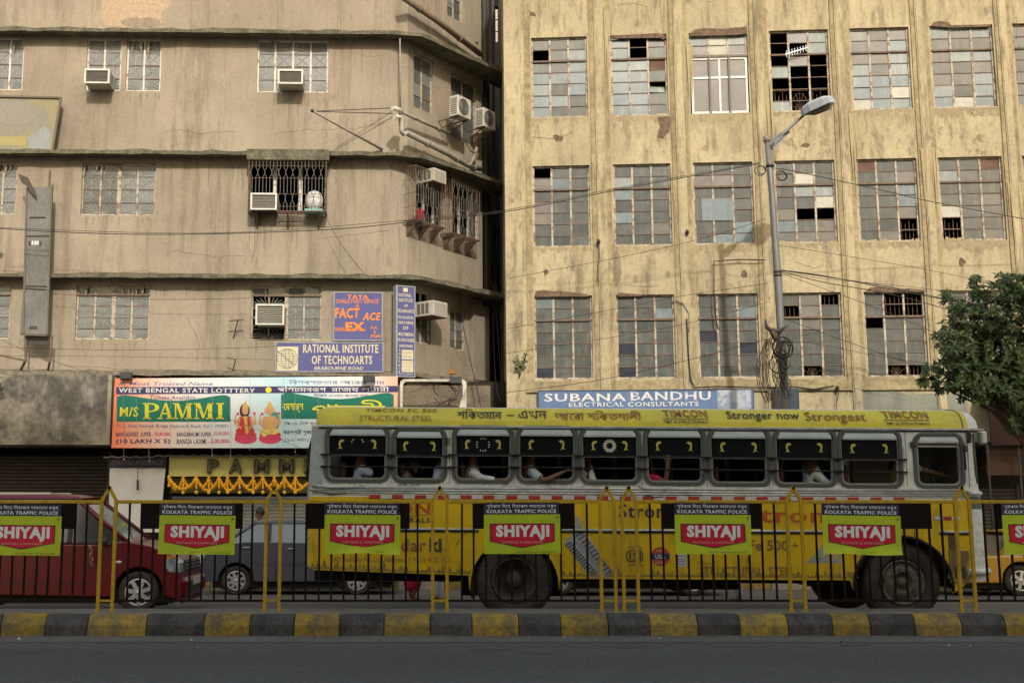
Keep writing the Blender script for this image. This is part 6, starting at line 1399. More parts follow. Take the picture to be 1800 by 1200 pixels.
cable([(1380, 600, LY), (1440, 605, 27), (1540, 625, 27.2), (1640, 640, 27.4)], .006, 'thin wire leaving the pole tangle to the right')
cable([(0, 610, 29.2), (200, 615, 29.2), (400, 612, 29.2), (490, 608, 29.2)], .006, 'thin wire low across the beige wall, left of the institute sign')
cable([(90, 516, 29.5), (260, 526, 29.5), (440, 524, 29.5)], .007, 'thin wire under the lower dark ledge of the beige wall')
cable([(0, 625, 29.2), (250, 627, 29.2), (480, 632, 29.2)], .005, 'lowest thin wire across the foot of the beige wall')
cable([(574, 384, 29.6), (600, 430, 29.5), (640, 480, 29.4), (662, 498, 29.4)], .008, 'short wire hanging from the window cage to the ledge')
cable([(0, 596, 28), (60, 622, 28), (140, 650, 28), (200, 672, 28), (400, 735, 27.8), (540, 792, 27.6)], .006, 'wire slanting down from the left across the lottery billboard')
cable([(812, 562, 29.9), (826, 630, 29.6), (840, 690, 29.4), (845, 715, 29.2)], .016, 'black cable hanging down the side wall by the low side window')
for k in range(7):
    rr = random.Random(60 + k); cable([(770 + rr.uniform(-15, 25), 655 + rr.uniform(0, 20), 29.1), (780 + rr.uniform(-30, 30), 690, 28.9), (790 + rr.uniform(-40, 40), 712, 28.8)], .01, ORD[k] + ' loose cable of the tangle behind the empty white frame').__setitem__('group', 'loose cables behind the white frame')
for k in range(3): cable([(866 + k * 3, 500, 33), (868 + k * 8, 600, 32), (874 + k * 10, 690, 31), (890 + k * 3, 712, 30.4)], .014, ('left', 'middle', 'right')[k] + ' one of three cables dropping in the dark gap')
# conduit on the ochre wall
m = MB(); pts = [RF.w(*RF.sz(x, y, .12), .12) for x, y in ((1263, 580), (1258, 560), (1255, 515), (1255, 459), (1300, 456), (1345, 457))]; m.tube(pts, .016, 6); o = m.build('wall_conduit', CABLE); tag(o, 'thin bent conduit on the ochre wall left of the pole', 'conduit')
m = MB(); pts = [RF.w(*RF.sz(x, y, .1), .1) for x, y in ((1207, 560), (1210, 620), (1214, 668), (1222, 681), (1260, 679), (1330, 681), (1400, 680), (1430, 684), (1466, 678))]; m.tube(pts, .018, 6); o = m.build('wall_conduit', CABLE); tag(o, 'black cable fixed along the wall above the blue sign', 'conduit')
m = MB(); pts = [RF.w(*RF.sz(x, y, .08), .08) for x, y in ((1184, 524), (1200, 532), (1211, 550), (1212, 568), (1211, 583))]; m.tube(pts, .014, 6); o = m.build('wall_conduit', PIPEG); tag(o, 'short bent grey pipe beside the second lowest ochre window', 'conduit')
for x, y, h_ in ((1052, 425, 75), (1208, 408, 6), (1472, 682, 38)):
    m = MB(); m.ball(RF.w(*RF.sz(x, y, .12), .12), (.05, .05, .07), 0, 7, 5); m.tube([RF.w(*RF.sz(x + 2 * sin(q), y + h_ * q / 6, .1), .1) for q in range(7)], .008, 5)
    o = m.build('wall_insulator', CABLE); tag(o, {1052: 'small black hook with a long hanging wire loop on a pilaster', 1208: 'small black knob on the second pilaster', 1472: 'black wire stub hanging above the bus roof, right of the boxes'}[x], 'hook')
# ================================================================== AIR CONDITIONERS
def window_ac(F, box, prot, label, brackets=True):
    """box = front face in pixels; prot = distance of the front from the wall"""
    s0, s1, z0, z1 = F.box(*box, prot); t = thing('window_air_conditioner', label, 'air conditioner', F.w((s0 + s1) / 2, z0, prot / 2), 'air conditioners on the beige building')
    m = MB(); m.fbox(F, s0, s1, z0, z1, -.05, prot - .03); m.build('casing', ACM, t, bevel=.008)
    for a, b, c, e in ((s0 - .012, s1 + .012, z1 - .035, z1 + .012), (s0 - .012, s1 + .012, z0 - .012, z0 + .03), (s0 - .012, s0 + .035, z0 + .03, z1 - .035), (s1 - .035, s1 + .012, z0 + .03, z1 - .035)):
        m = MB(); m.fbox(F, a, b, c, e, prot - .03, prot + .012); m.build('front_frame', M('pale_frame', (.6, .62, .57), .5, c2=(.4, .4, .35), scale=5), t)
    n = 9; hz = (z1 - z0 - .07) / n
    lm = MB(); q0, q1 = F.w(s0 + .035, 0, 0), F.w(s1 - .035, 0, 0); nn = Vector((F.n.x, F.n.y, 0)); lm.raw([q0 + nn * -.02 - q0, q1 + nn * -.02 - q0, q1 + nn * .0 + Vector((0, 0, hz * .8)) - q0, q0 + nn * .0 + Vector((0, 0, hz * .8)) - q0], [(0, 1, 2, 3)]); me = lm.mesh('louvre', ACG)
    for k in range(n): inst('louvre', me, t, F.w(s0 + .035, z0 + .03 + k * hz, prot - .012) - WORLD[t.name])
    for k in range(4):
        for s, x in ((-1, s0), (1, s1)):
            m = MB(); m.fbox(F, x - .004 if s < 0 else x, x if s < 0 else x + .004, z0 + .06, z1 - .06, prot * .25 + k * prot * .13, prot * .25 + k * prot * .13 + .03); m.build('side_vent', ACG, t)
    if brackets:
        for s in (s0 + .08, s1 - .08): m = MB(); m.bar(F.w(s, z0 - .01, prot * .9), F.w(s, z0 - .01, 0), .03); m.bar(F.w(s, z0 - .01, prot * .8), F.w(s, z0 - .3, .0), .025); m.build('bracket', RUST, t)
window_ac(LF, (149, 122, 192, 146), .55, 'window air conditioner below the small upper left window pair', False)
window_ac(LF, (489, 123, 532, 147), .55, 'window air conditioner at the wide top window, right of centre of the beige wall', False)
window_ac(LF, (441, 340, 486, 368), .5, 'air conditioner inside the iron window cage')
window_ac(LF, (450, 535, 499, 570), .5, 'air conditioner in the lower window left of the orange lettered sign', False)
def side_ac(fpx, d0, w, prot, h, label):
    """box on the side front: near upper corner px, size in metres"""
    s0, zt = SF.sz(fpx[0], fpx[1], prot); z0 = zt - h; s1 = s0 + w
    t = thing('window_air_conditioner', label, 'air conditioner', SF.w(s0, z0, prot / 2), 'air conditioners on the beige building')
    m = MB(); m.fbox(SF, s0, s1, z0, zt, -.05, prot); m.build('casing', ACM, t, bevel=.01)
    for k in range(3): m = MB(); m.fbox(SF, s0 - .006, s0, z0 + .06, zt - .06, prot * .2 + k * .14, prot * .2 + k * .14 + .1); m.build('side_vent', ACG, t)
    for k in range(8): m = MB(); m.fbox(SF, s0 + .05, s1 - .05, z0 + .04 + k * (h - .08) / 8, z0 + .04 + (k + .6) * (h - .08) / 8, prot, prot + .005); m.build('louvre', M('light_louvre', (.36, .35, .3), .6), t)
    m = MB(); m.fbox(SF, s0 + .03, s1 - .03, z0 - .02, z0, 0, prot); m.build('tray', RUST, t)
side_ac((762, 527), 0, .62, .68, .40, 'big old air conditioner sticking out of the side wall beside the vertical sign')
side_ac((763, 294), 0, .55, .62, .36, 'small air conditioner above the caged side window')
def condenser(fpx, w, h, prot, label, F=SF):
    s0, zt = F.sz(*fpx, prot); z0 = zt - h; s1 = s0 + w
    t = thing('outdoor_condenser', label, 'air conditioner', F.w(s0, z0, prot / 2), 'outdoor condensers on the side wall')
    m = MB(); m.fbox(F, s0, s1, z0, zt, prot - .3, prot); m.build('casing', M('white_condenser', (.55, .54, .48), .5, c2=(.38, .37, .32), scale=4), t, bevel=.012)
    R = h * .4; c, zc = s0 + w * .42, z0 + h * .5; nn = Vector((F.n.x, F.n.y, 0))
    m = MB(); m.face([F.w(c + R * cos(a), zc + R * sin(a), prot + .004) for a in [2 * pi * k / 24 for k in range(24)]]); m.build('fan_opening', M('fan_dark', (.05, .05, .045), .6), t)
    for r_ in (1, .75, .5, .25):
        m = MB(); m.tube([F.w(c + R * r_ * cos(a), zc + R * r_ * sin(a), prot + .015) for a in [2 * pi * k / 20 for k in range(21)]], .006, 4); m.build('fan_guard', GRILL, t)
    for k in range(5): a = 2 * pi * k / 5; m = MB(); m.face([F.w(c, zc, prot + .006), F.w(c + R * .9 * cos(a), zc + R * .9 * sin(a), prot + .006), F.w(c + R * .9 * cos(a + .7), zc + R * .9 * sin(a + .7), prot + .009)]); m.build('fan_blade', M('fan_blade', (.1, .1, .09), .5), t)
    for k in range(8): m = MB(); m.fbox(F, s0 - .004, s0, z0 + .05 + k * (h - .1) / 8, z0 + .05 + (k + .6) * (h - .1) / 8, prot - .26, prot - .04); m.build('side_slot', ACG, t)
    for s in (s0 + .1, s1 - .1): m = MB(); m.bar(F.w(s, z0 - .01, 0), F.w(s, z0 - .01, prot), .03); m.bar(F.w(s, z0 - .01, prot * .9), F.w(s, z0 - .3, 0), .025); m.build('bracket', RUST, t)
condenser((805, 166), .62, .58, .75, 'nearest white outdoor condenser on the side wall under the upper ledge')
condenser((850, 188), .6, .56, .75, 'farther white outdoor condenser beside the nearest one')
# ================================================================== WINDOW CAGES
def cage(F, box, d, label, nbar=11):
    s0, s1, z0, z1 = F.box(*box, d); t = thing('window_cage', label, 'window cage', F.w((s0 + s1) / 2, z0, d / 2)); r = .012
    def dl(a, z): return F.w(a, z, d)
    m = MB()
    for z in (z0, z1): m.bar(dl(s0, z), dl(s1, z), .025); m.bar(F.w(s0, z, 0), dl(s0, z), .025); m.bar(F.w(s1, z, 0), dl(s1, z), .025)
    for s in (s0, s1): m.bar(dl(s, z0), dl(s, z1), .025)
    m.build('cage_frame', RUST, t)
    H = z1 - z0; P_ = (s1 - s0) / nbar
    for k in range(nbar * 2 - 1):
        x = s0 + P_ * (k + 1) / 2; sgn = 1 if k % 2 else -1; o_ = P_ * .24 * sgn; m = MB()
        pl = [(x, 1), (x, .93), (x, .84), (x + o_ * 1, .78), (x + o_, .72), (x, .66), (x, .36), (x + o_, .30), (x + o_, .2), (x, .14), (x, 0)]
        m.tube([dl(a, z0 + H * v) for a, v in pl], .008, 4, cap=False, smooth=False); m.build('cage_bar', M('grey_cage_bar', (.2, .19, .17), .6, c2=(.1, .08, .06), scale=9), t)
    for v in (.09, .33, .64, .88): m = MB(); m.bar(dl(s0, z0 + H * v), dl(s1, z0 + H * v), .012); m.build('cross_bar', RUST, t)
    for side_s in (s0, s1):
        for k in range(1, 5): m = MB(); m.bar(F.w(side_s, z0, d * k / 5), F.w(side_s, z1, d * k / 5), .012); m.build('side_bar', RUST, t)
        for v in (.25, .5, .75): m = MB(); m.bar(F.w(side_s, z0 + H * v, 0), F.w(side_s, z0 + H * v, d), .012); m.build('side_bar', RUST, t)
    for k in range(1, 9): m = MB(); m.bar(F.w(s0, z0 + .01, d * k / 9), F.w(s1, z0 + .01, d * k / 9), .012); m.build('floor_bar', RUST, t)
    for s in (s0 + .1 * (s1 - s0), (s0 + s1) / 2, s1 - .1 * (s1 - s0)):
        m = MB(); m.prism([(0, 0), (d * .85, 0), (d * .85, -.05), (.0, -.38)], lambda p, q, dd: F.w(s + dd, z0 + q - .02, p), -.012, .012); m.build('bracket', RUST, t)
    return t
cage(LF, (437, 281, 573, 371), .45, 'iron window cage holding an air conditioner and a white bundle')
m = MB(); a, b, z0, z1 = LF.box(437, 270, 575, 281, .5); m.fbox(LF, a - .05, b + .05, z0, z1 + .12, .0, .5); m.build('cage_hood', LEDGE, LB)
cage(SF, (731, 300, 783, 393), .42, 'iron cage on the nearer side window, holding a red bucket', 6)
cage(SF, (795, 318, 843, 416), .42, 'iron cage on the farther side window near the gap', 6)
a, z = LF.sz(552, 352, .28); t = thing('white_bundle', 'white plastic covered round bundle inside the iron window cage', 'bundle', LF.w(a, z - .28, .25)); m = MB(); m.ball(LF.w(a, z, .25), (.24, .14, .27), 0, 16, 12)
o = m.build('cover', M('white_plastic', (.66, .68, .66), .4, c2=(.4, .42, .42), amt=.7, scale=6, bump=1., bscale=8), t)
m = MB(); m.fbox(LF, a - .23, a + .25, z - .34, z - .26, .1, .42); m.build('green_tray', M('sea_green_tray', (.2, .42, .36), .5), t, bevel=.01)
a, z = SF.sz(741, 380, .3); t = thing('red_bucket', 'bright red plastic bucket inside the side window cage', 'bucket', SF.w(a, z - .13, .25)); m = MB(); m.lathe(SF.w(a, z - .13, .25), [(0, 0), (.10, 0), (.135, .27), (.145, .275), (.145, .29), (.12, .29), (.1, .03), (0, .03)], 18, axis='Z'); m.build('body', M('red_plastic', (.6, .02, .06), .4), t)
m = MB(); c = SF.w(a, z + .15, .25); m.tube([c + Vector((.13 * cos(q), 0, .08 * sin(q))) for q in [pi * k / 10 for k in range(11)]], .006, 5); m.build('handle', GRILL, t)
# ================================================================== PIPES AND RODS ON THE CORNER
def pipe(pts, r, mat, label, name='drain_pipe'):
    m = MB(); m.tube(pts, r, 10); t = thing(name, label, 'pipe', pts[-1]); m.build('tube', mat, t)
    for p, q in zip(pts[:-1], pts[1:]):
        if (q - p).length > .5:
            c = p.lerp(q, .5); dr = (q - p).normalized(); m = MB(); m.tube([c - dr * .04, c + dr * .04], r * 1.25, 10); m.build('collar', mat, t)
    return t
sp_ = lambda x, y, d: SF.w(*SF.sz(x, y, d), d)
pipe([sp_(703, -8, .3), sp_(770, 38, .25), sp_(845, 96, .2)], .085, PIPEB, 'brown drain pipe slanting across the top of the side wall')
pipe([sp_(690, 190, .45), sp_(702, 193, .4), sp_(706, 200, .38)], .06, PVC, 'short white pipe elbow end at the building corner')
pipe([sp_(694, 205, .42), sp_(704, 206, .38), sp_(705, 228, .36), sp_(709, 236, .35), sp_(716, 234, .33)], .062, PVC, 'white plastic pipe bend standing out at the building corner')
pipe([sp_(716, 234, .3), sp_(785, 269, .24), sp_(822, 290, .2), sp_(845, 297, .18)], .08, PIPEG, 'long grey drain pipe sloping down the side wall')
pipe([sp_(708, 198, .3), sp_(750, 217, .26), sp_(790, 235, .24)], .05, PIPEG, 'upper grey pipe parallel to the long drain pipe')
pipe([sp_(838, 260, .3), sp_(832, 280, .28), sp_(826, 292, .26)], .05, PIPEG, 'short pipe leg joining the drain pipe under the condensers')
pipe([sp_(826, 262, .3), sp_(840, 272, .3), sp_(832, 284, .3)], .05, PIPEB, 'crossed brown pipe leg under the condensers')
m = MB(); m.tube([sp_(703, 68, .12), sp_(704, 190, .12)], .02, 6); o = m.build('wall_conduit', PIPEG); tag(o, 'thin vertical conduit at the rounded corner of the top storey', 'conduit')
RETp = lambda px, py, Y: P(px, py, Y)
for k, (x, Y, r, mt) in enumerate(((851, 33.2, .07, M('gap_shade_pipe', (.05, .047, .04), .8)), (857, 33.6, .04, M('gap_shade_pipe', (0, 0, 0))), (866, 34.6, .05, M('gap_shade_pipe', (0, 0, 0))))):  # pipe colour darkened to carry the gap's shade
    m = MB(); a = P(x, -10, Y); b = P(x + 3, 700, Y); b.x = a.x; m.tube([a, b], r, 8); o = m.build('down_pipe', mt); tag(o, ('thick grey', 'thin grey', 'dark brown')[k] + ' down pipe running vertically in the dark gap', 'pipe')
t = thing('sign_bracket', 'long slanting rod with two stay wires sticking out of the top beige storey', 'bracket', P(670, 262, 29.8))
m = MB(); m.tube([LF.w(*LF.sz(548, 194, 1.5), 1.5), LF.w(*LF.sz(672, 263, .05), .05)], .035, 8); m.build('rod', PIPEG, t)
for q in ((690, 190), (690, 200)): m = MB(); m.tube([LF.w(*LF.sz(549, 196, 1.5), 1.5), LF.w(*LF.sz(*q, .1), .1)], .012, 5); m.build('stay_wire', BLACKI, t)
m = MB(); m.ball(LF.w(*LF.sz(549, 195, 1.5), 1.5), .05); m.build('end_knob', BLACKI, t)
for (pp, lb) in ((((402, 564), (428, 562)), 'small T shaped rod under the lower ledge of the beige wall'), (((400, 628), (414, 632)), 'small bent rod above the right part of the billboard')):
    m = MB(); m.bar(LF.w(*LF.sz(*pp[0], .35), .35), LF.w(*LF.sz(*pp[1], .35), .35), .03); mid = (pp[1][0] - 10 if pp[0][1] < 600 else 414, pp[1][1] + 1); m.bar(LF.w(*LF.sz(*mid, .35), .35), LF.w(*LF.sz(mid[0] - 8, mid[1] + 32, 0), 0), .025)
    o = m.build('wall_rod', RUST); tag(o, lb, 'bracket')
m = MB(); a, b, z0, z1 = SF.box(795, 650, 804, 657, .5); m.fbox(SF, a, b, z0, z1, .35, .5); o = m.build('junction_box', M('orange_box', (.4, .2, .07), .6)); tag(o, 'small orange junction box on the side wall above the white frame', 'box')

t = thing('television_antenna', 'small toothed television antenna leaning in the broken top window', 'antenna', RF.w(*RF.sz(1398, 92, .05), .05)); m = MB(); p0, p1 = RF.w(*RF.sz(1380, 96, .1), .1), RF.w(*RF.sz(1419, 84, .1), .1); m.bar(p0, p1, .02); m.build('boom', ALLOY_ := M('antenna_metal', (.4, .42, .46), .4, .5), t)
for k in range(8): m = MB(); c = p0.lerp(p1, (k + .5) / 8); m.bar(c - Vector((0, 0, .09)), c + Vector((0, 0, .09)), .012); m.build('element', ALLOY_, t)
cable([(448, 398, 29.6), (447, 440, 29.6), (441, 462, 29.7)], .006, 'short loose wire hanging from the left corner of the window cage')
# ================================================================== CARS
ALLOY = M('alloy_rim', (.55, .57, .58), .35, .6, fine=.03); CGL = M('car_glass', (.03, .035, .038), .08, spec=.8, fine=0, alpha=.8); CGL2 = M('car_glass_reflection', (.26, .31, .36), .08, spec=.9, fine=0)  # second glass: pale bluish reflections put into its base colour
def car(name, label, cat, Y, W, paint, topline, zb, wheels, r, gh, front, zoff=0., glass=None, spokes=6, seams=(), handles=(), sill=None):
    """topline/gh in photo pixels on the near side plane; all parts are real boxes of the given width"""
    F = FY(Y); q = lambda p: F.sz(*p); wc = [F.sz(x, 900)[0] for x in wheels]; z0 = zoff
    root = thing(name, label, cat, (sum(wc) / 2, Y + W / 2, z0)); B_ = lambda m, n, mt, **k: m.build(n, mt, root, **k)
    tl = [q(p) for p in topline]; R = r + .06; low = []
    xl, xr = tl[0][0], tl[-1][0]
    for c in sorted(wc):
        if c - R > xl and c + R < xr + .3:
            low += [(c + R * cos(radians(a)), z0 + r + R * sin(radians(a))) for a in range(195, -20, -15)] if 0 else [(c + R * cos(radians(a)), max(zb, z0 + r + R * sin(radians(a)))) for a in range(190, -20, -15)]
    poly_ = [(xl + .03, zb)] + low + [(xr - .03, zb)] + tl[::-1]
    m = MB(); m.prism(poly_, lambda a, b, d: Vector((a, Y + d, b)), W, 0.0)
    body = B_(m, 'body', paint, bevel=.045, segs=2)
    bl, tL, tR, br = [q(p) for p in gh]; ins = .07; rin = .2; nb = []
    def ringz(xa, xb, z, i_): return [Vector((xa, Y + i_, z)), Vector((xb, Y + i_, z)), Vector((xb, Y + W - i_, z)), Vector((xa, Y + W - i_, z))]
    zb0 = min(bl[1], br[1]) - .03
    lo = [Vector((bl[0], Y + ins, bl[1] - .02)), Vector((br[0], Y + ins, br[1] - .02)), Vector((br[0] + .1 * front, Y + W - ins, br[1] - .02)), Vector((bl[0], Y + W - ins, bl[1] - .02))]
    lo[2].x = br[0]; hi = ringz(tL[0], tR[0], (tL[1] + tR[1]) / 2, rin)
    m = MB(); m.v = lo + hi; m.f = [[0, 1, 5, 4], [1, 2, 6, 5], [2, 3, 7, 6], [3, 0, 4, 7]]; m.m = [0] * 4; m.sm = [False] * 4; B_(m, 'window_glass', glass or CGL)
    m = MB(); zt = (tL[1] + tR[1]) / 2
    rows = []
    for u, h in ((-.05, 0.), (.04, .035), (.3, .06), (.7, .06), (.96, .035), (1.05, 0.)):
        x = tL[0] + (tR[0] - tL[0]) * u; rows.append([Vector((x, Y + rin - .03, zt - .01)), Vector((x, Y + rin + .02, zt + h * .7)), Vector((x, Y + W / 2, zt + h + .02)), Vector((x, Y + W - rin - .02, zt + h * .7)), Vector((x, Y + W - rin + .03, zt - .01))])
    m.v = [p for r_ in rows for p in r_]
    for i in range(5):
        for j in range(4): a = i * 5 + j; m.f.append([a, a + 5, a + 6, a + 1]); m.m.append(0); m.sm.append(True)
    m.face(rows[0][::-1]); m.face(rows[-1]); m.face([rows[0][0], rows[-1][0], rows[-1][4], rows[0][4]]); B_(m, 'roof', paint)
    for i in range(4): m = MB(); m.tube([lo[i], hi[i]], .035, 6); B_(m, 'pillar', paint)
    for u in (.36, .68):
        for a, b, c, d in ((lo[0], lo[1], hi[0], hi[1]), (lo[3], lo[2], hi[3], hi[2])):
            m = MB(); p0 = a.lerp(b, u); p1 = c.lerp(d, (p0.x - c.x) / (d.x - c.x)); p1.x = p0.x; m.bar(p0, p1, .06, .03); B_(m, 'pillar', M('black_trim', (.02, .02, .022), .5))
    for c in wc:
        for yy, fl in ((Y + .03, 1), (Y + W - .2, 0)):
            w = thing('wheel', None, None); w.parent = root; loc = Vector((c, yy, z0 + r)); w.location = loc - WORLD[root.name]; WORLD[w.name] = loc
            m = MB(); m.lathe(loc, [(r * .62, .02), (r * .66, 0), (r * .9, -.005), (r, .035), (r, .15), (r * .9, .18), (r * .6, .18)], 28); m.build('tyre', TYRE, w)
            if fl:
                m = MB(); m.lathe(loc, [(r * .64, .012), (r * .58, .0), (r * .56, .03), (r * .2, .05)], 28); m.build('rim', M('rim_shadow', (.08, .08, .08), .6), w)
                for k in range(spokes): a = 2 * pi * k / spokes + .3; m = MB(); m.bar(loc + Vector((cos(a) * r * .12, .0, sin(a) * r * .12)), loc + Vector((cos(a) * r * .6, .004, sin(a) * r * .6)), r * .2, .02, up=(0, 1, 0)); m.build('spoke', ALLOY, w)
                m = MB(); m.lathe(loc, [(0, -.008), (r * .16, -.008), (r * .18, .01)], 14); m.lathe(loc, [(r * .66, .004), (r * .63, -.006), (r * .58, -.002), (r * .56, .01)], 28); m.build('hub_ring', ALLOY, w)
        m = MB(); n = 12
        for k in range(n):
            a0, a1 = pi * k / n, pi * (k + 1) / n; m.face([Vector((c + R * cos(a), y_, z0 + r + R * sin(a))) for a, y_ in ((a0, Y + .01), (a1, Y + .01), (a1, Y + .35), (a0, Y + .35))])
        m.box((c - R, Y + .35, z0 + .1), (c + R, Y + .37, z0 + r + R)); B_(m, 'wheel_housing', UND)
    m = MB(); m.box((xl + .15, Y + .1, z0 + .14), (xr - .15, Y + W - .1, zb + .15)); B_(m, 'underbody', UND)
    for pts in seams:
        m = MB(); m.tube([Vector((q(p)[0], Y - .001, q(p)[1])) for p in pts], .006, 4); B_(m, 'door_seam', BLACKI)
    for p in handles: a, z = q(p); m = MB(); m.box((a - .07, Y - .025, z - .014), (a + .07, Y + .002, z + .014)); B_(m, 'door_handle', M('handle_chrome', (.45, .46, .46), .3, .6), bevel=.006)
    return root, F, Y, W, B_, q
RED = M('maroon_car_paint', (.135, .003, .009), .3, c2=(.11, .003, .007), scale=.6, coat=.35, fine=.03, spec=.5); GRY = M('grey_car_paint', (.075, .083, .105), .3, c2=(.062, .07, .09), scale=.6, coat=.6, fine=.03, spec=.5); TAX = M('taxi_yellow', (.50, .27, .02), .4, c2=(.42, .24, .02), scale=1, coat=.4, fine=.05)
# maroon van
rt, Fv, Yv, Wv, Bv, qv = car('maroon_car', 'maroon hatchback car with dangling charm, partly behind the left barrier', 'car', 17.0, 1.55, RED, [(-118, 1030), (-118, 950), (-100, 940), (0, 956), (185, 957), (217, 951), (262, 959), (300, 974), (314, 990), (318, 1020), (318, 1062)], .17, (247, -60), .30, ((-108, 944), (-92, 874), (128, 876), (226, 954)), 1, -.02, glass=CGL, seams=([(190, 960), (203, 990), (205, 1050)], [(60, 958), (60, 1060)], [(-60, 1023), (183, 1023)]), handles=((85, 972),), spokes=7)
m = MB(); 
for yy in (Yv + .3, Yv + Wv - .3): m.bar((qv((-80, 868))[0], yy, qv((0, 866))[1]), (qv((78, 868))[0], yy, qv((78, 866))[1]), .03, .03)
Bv(m, 'roof_rail', ALLOY)
m = MB(); h = [qv(p) for p in ((289, 976), (303, 978), (316, 990), (318, 1006), (296, 1005), (291, 995))]; m.prism(h[::-1], lambda a, b, d: Vector((a, Yv + d, b)), .35, -.012); Bv(m, 'headlight', M('headlight_glass', (.5, .56, .56), .12, .3, c2=(.15, .2, .2), amt=.8, scale=9, spec=.8), bevel=.01)
m = MB(); h = [qv(p) for p in ((290, 974), (306, 976), (308, 980), (291, 981))]; m.prism(h[::-1], lambda a, b, d: Vector((a, Yv + d, b)), .1, -.014); Bv(m, 'indicator', M('amber', (.6, .2, .02), .3))
xf = qv((318, 1000))[0]
m = MB(); m.box((xf - .02, Yv + .25, qv((0, 1005))[1]), (xf + .012, Yv + Wv - .25, qv((0, 985))[1])); Bv(m, 'grille', BLACKI, bevel=.006)
for k in range(3): m = MB(); z = qv((0, 988 + 6 * k))[1]; m.box((xf + .012, Yv + .27, z - .008), (xf + .02, Yv + Wv - .27, z + .008)); Bv(m, 'grille_bar', CHR)
m = MB(); m.box((xf - .1, Yv + .02, .2), (xf + .07, Yv + Wv - .02, .48)); Bv(m, 'bumper', RED, bevel=.05); m = MB(); m.box((xf + .07, Yv + .35, .26), (xf + .078, Yv + Wv - .35, .4)); Bv(m, 'bumper_opening', BLACKI)
m = MB(); m.box((xf + .079, Yv + .5, .36), (xf + .085, Yv + Wv - .5, .47)); Bv(m, 'number_plate', S_WHITE)
m = MB(); c = qv((209, 987)); m.ball((c[0], Yv - .004, c[1]), (.045, .01, .02), 0, 10, 6); Bv(m, 'side_marker', S_WHITE)
m = MB(); c = qv((183, 956)); m.ball((c[0], Yv - .1, c[1] + .04), (.09, .07, .07), 0, 10, 8); m.bar((c[0], Yv - .05, c[1]), (c[0], Yv + .06, c[1]), .04); Bv(m, 'side_mirror', BLACKI)
# bright reflections come from the real glass; wiper and mirror charm
m = MB(); a = Vector((qv((228, 950))[0], Yv + .15, qv((228, 950))[1] + .02)); m.bar(a, a + Vector((-.25, .7, .25)), .015); Bv(m, 'wiper', BLACKI)
rr = random.Random(3); m = MB(); c = P(160, 972, Yv - .12)
for k in range(30): m.ball(P(160 + rr.uniform(-4, 3), 958 + k * 1.3, Yv - .12 + rr.uniform(-.02, .02)), .014, k % 2, 5, 4)
o = m.build('hanging_charm', (M('charm_beige', (.42, .34, .2), .8), M('charm_brown', (.15, .1, .06), .8))); tag(o, 'beaded charm hanging from the side mirror of the maroon car', 'charm')
# grey car
rt2, Fg, Yg, Wg, Bg, qg = car('grey_car', 'dark grey car with silver wheels, parked by the shutter behind the bus tail', 'car', 22.0, 1.5, GRY, [(357, 1025), (355, 985), (362, 968), (392, 957), (430, 952), (600, 954), (650, 966), (690, 978), (700, 995), (700, 1028)], .12, (417, 628), .275, ((384, 957), (448, 919), (550, 917), (628, 957)), 1, -.14, glass=CGL2, seams=([(484, 955), (484, 1020)], [(405, 957), (440, 955), (445, 1010)], [(450, 990), (600, 992)]), handles=((433, 962), (512, 964)), spokes=8)
# yellow cars hidden behind the bus
for lb, wx, xs, g_ in (('yellow car mostly hidden behind the middle of the bus, only its wheels showing', (980, 1215), (915, 1290), (940, 985, 1150, 1235)), ('yellow taxi beyond the front of the bus, cut by the right edge', (1787, 2010), (1664, 2070), (1760, 1800, 1960, 2010))):
    car('yellow_taxi', lb, 'taxi', 21.6, 1.55, TAX, [(xs[0], 1024), (xs[0], 990), (xs[0] + 6, 982), (g_[0], 976), (g_[3], 976), (xs[1] - 6, 984), (xs[1], 1024)], .12, wx, .285, ((g_[0], 974), (g_[1], 935), (g_[2], 935), (g_[3], 974)), 1, -.13, glass=CGL)
# ================================================================== PEOPLE
def skin(name, joints, bones, mat, parent, sub=2, root=0):
    me = bpy.data.meshes.new(name); ks = list(joints); me.from_pydata([tuple(joints[k][0]) for k in ks], [(ks.index(a), ks.index(b)) for a, b in bones], [])
    o = bpy.data.objects.new(name, me); COL.objects.link(o); md = o.modifiers.new('Skin', 'SKIN'); md.use_smooth_shade = True
    sv = me.skin_vertices[0].data
    for i, k in enumerate(ks): r = joints[k][1]; sv[i].radius = (r, r) if not isinstance(r, tuple) else r; sv[i].use_root = (i == root)
    s2 = o.modifiers.new('Subsurf', 'SUBSURF'); s2.levels = sub; s2.render_levels = sub
    dg = bpy.context.evaluated_depsgraph_get(); dg.update(); me2 = bpy.data.meshes.new_from_object(o.evaluated_get(dg)); bpy.data.objects.remove(o); bpy.data.meshes.remove(me)
    org = WORLD[parent.name]; me2.transform(Matrix.Translation(-org)); me2.materials.clear(); me2.materials.append(mat); me2.name = name
    return inst(name, me2, parent)
SK = M('brown_skin', (.16, .08, .045), .55, c2=(.12, .06, .035), scale=8, fine=.05); HAIR = M('black_hair', (.012, .01, .009), .6)
def V(*a): return Vector(a)
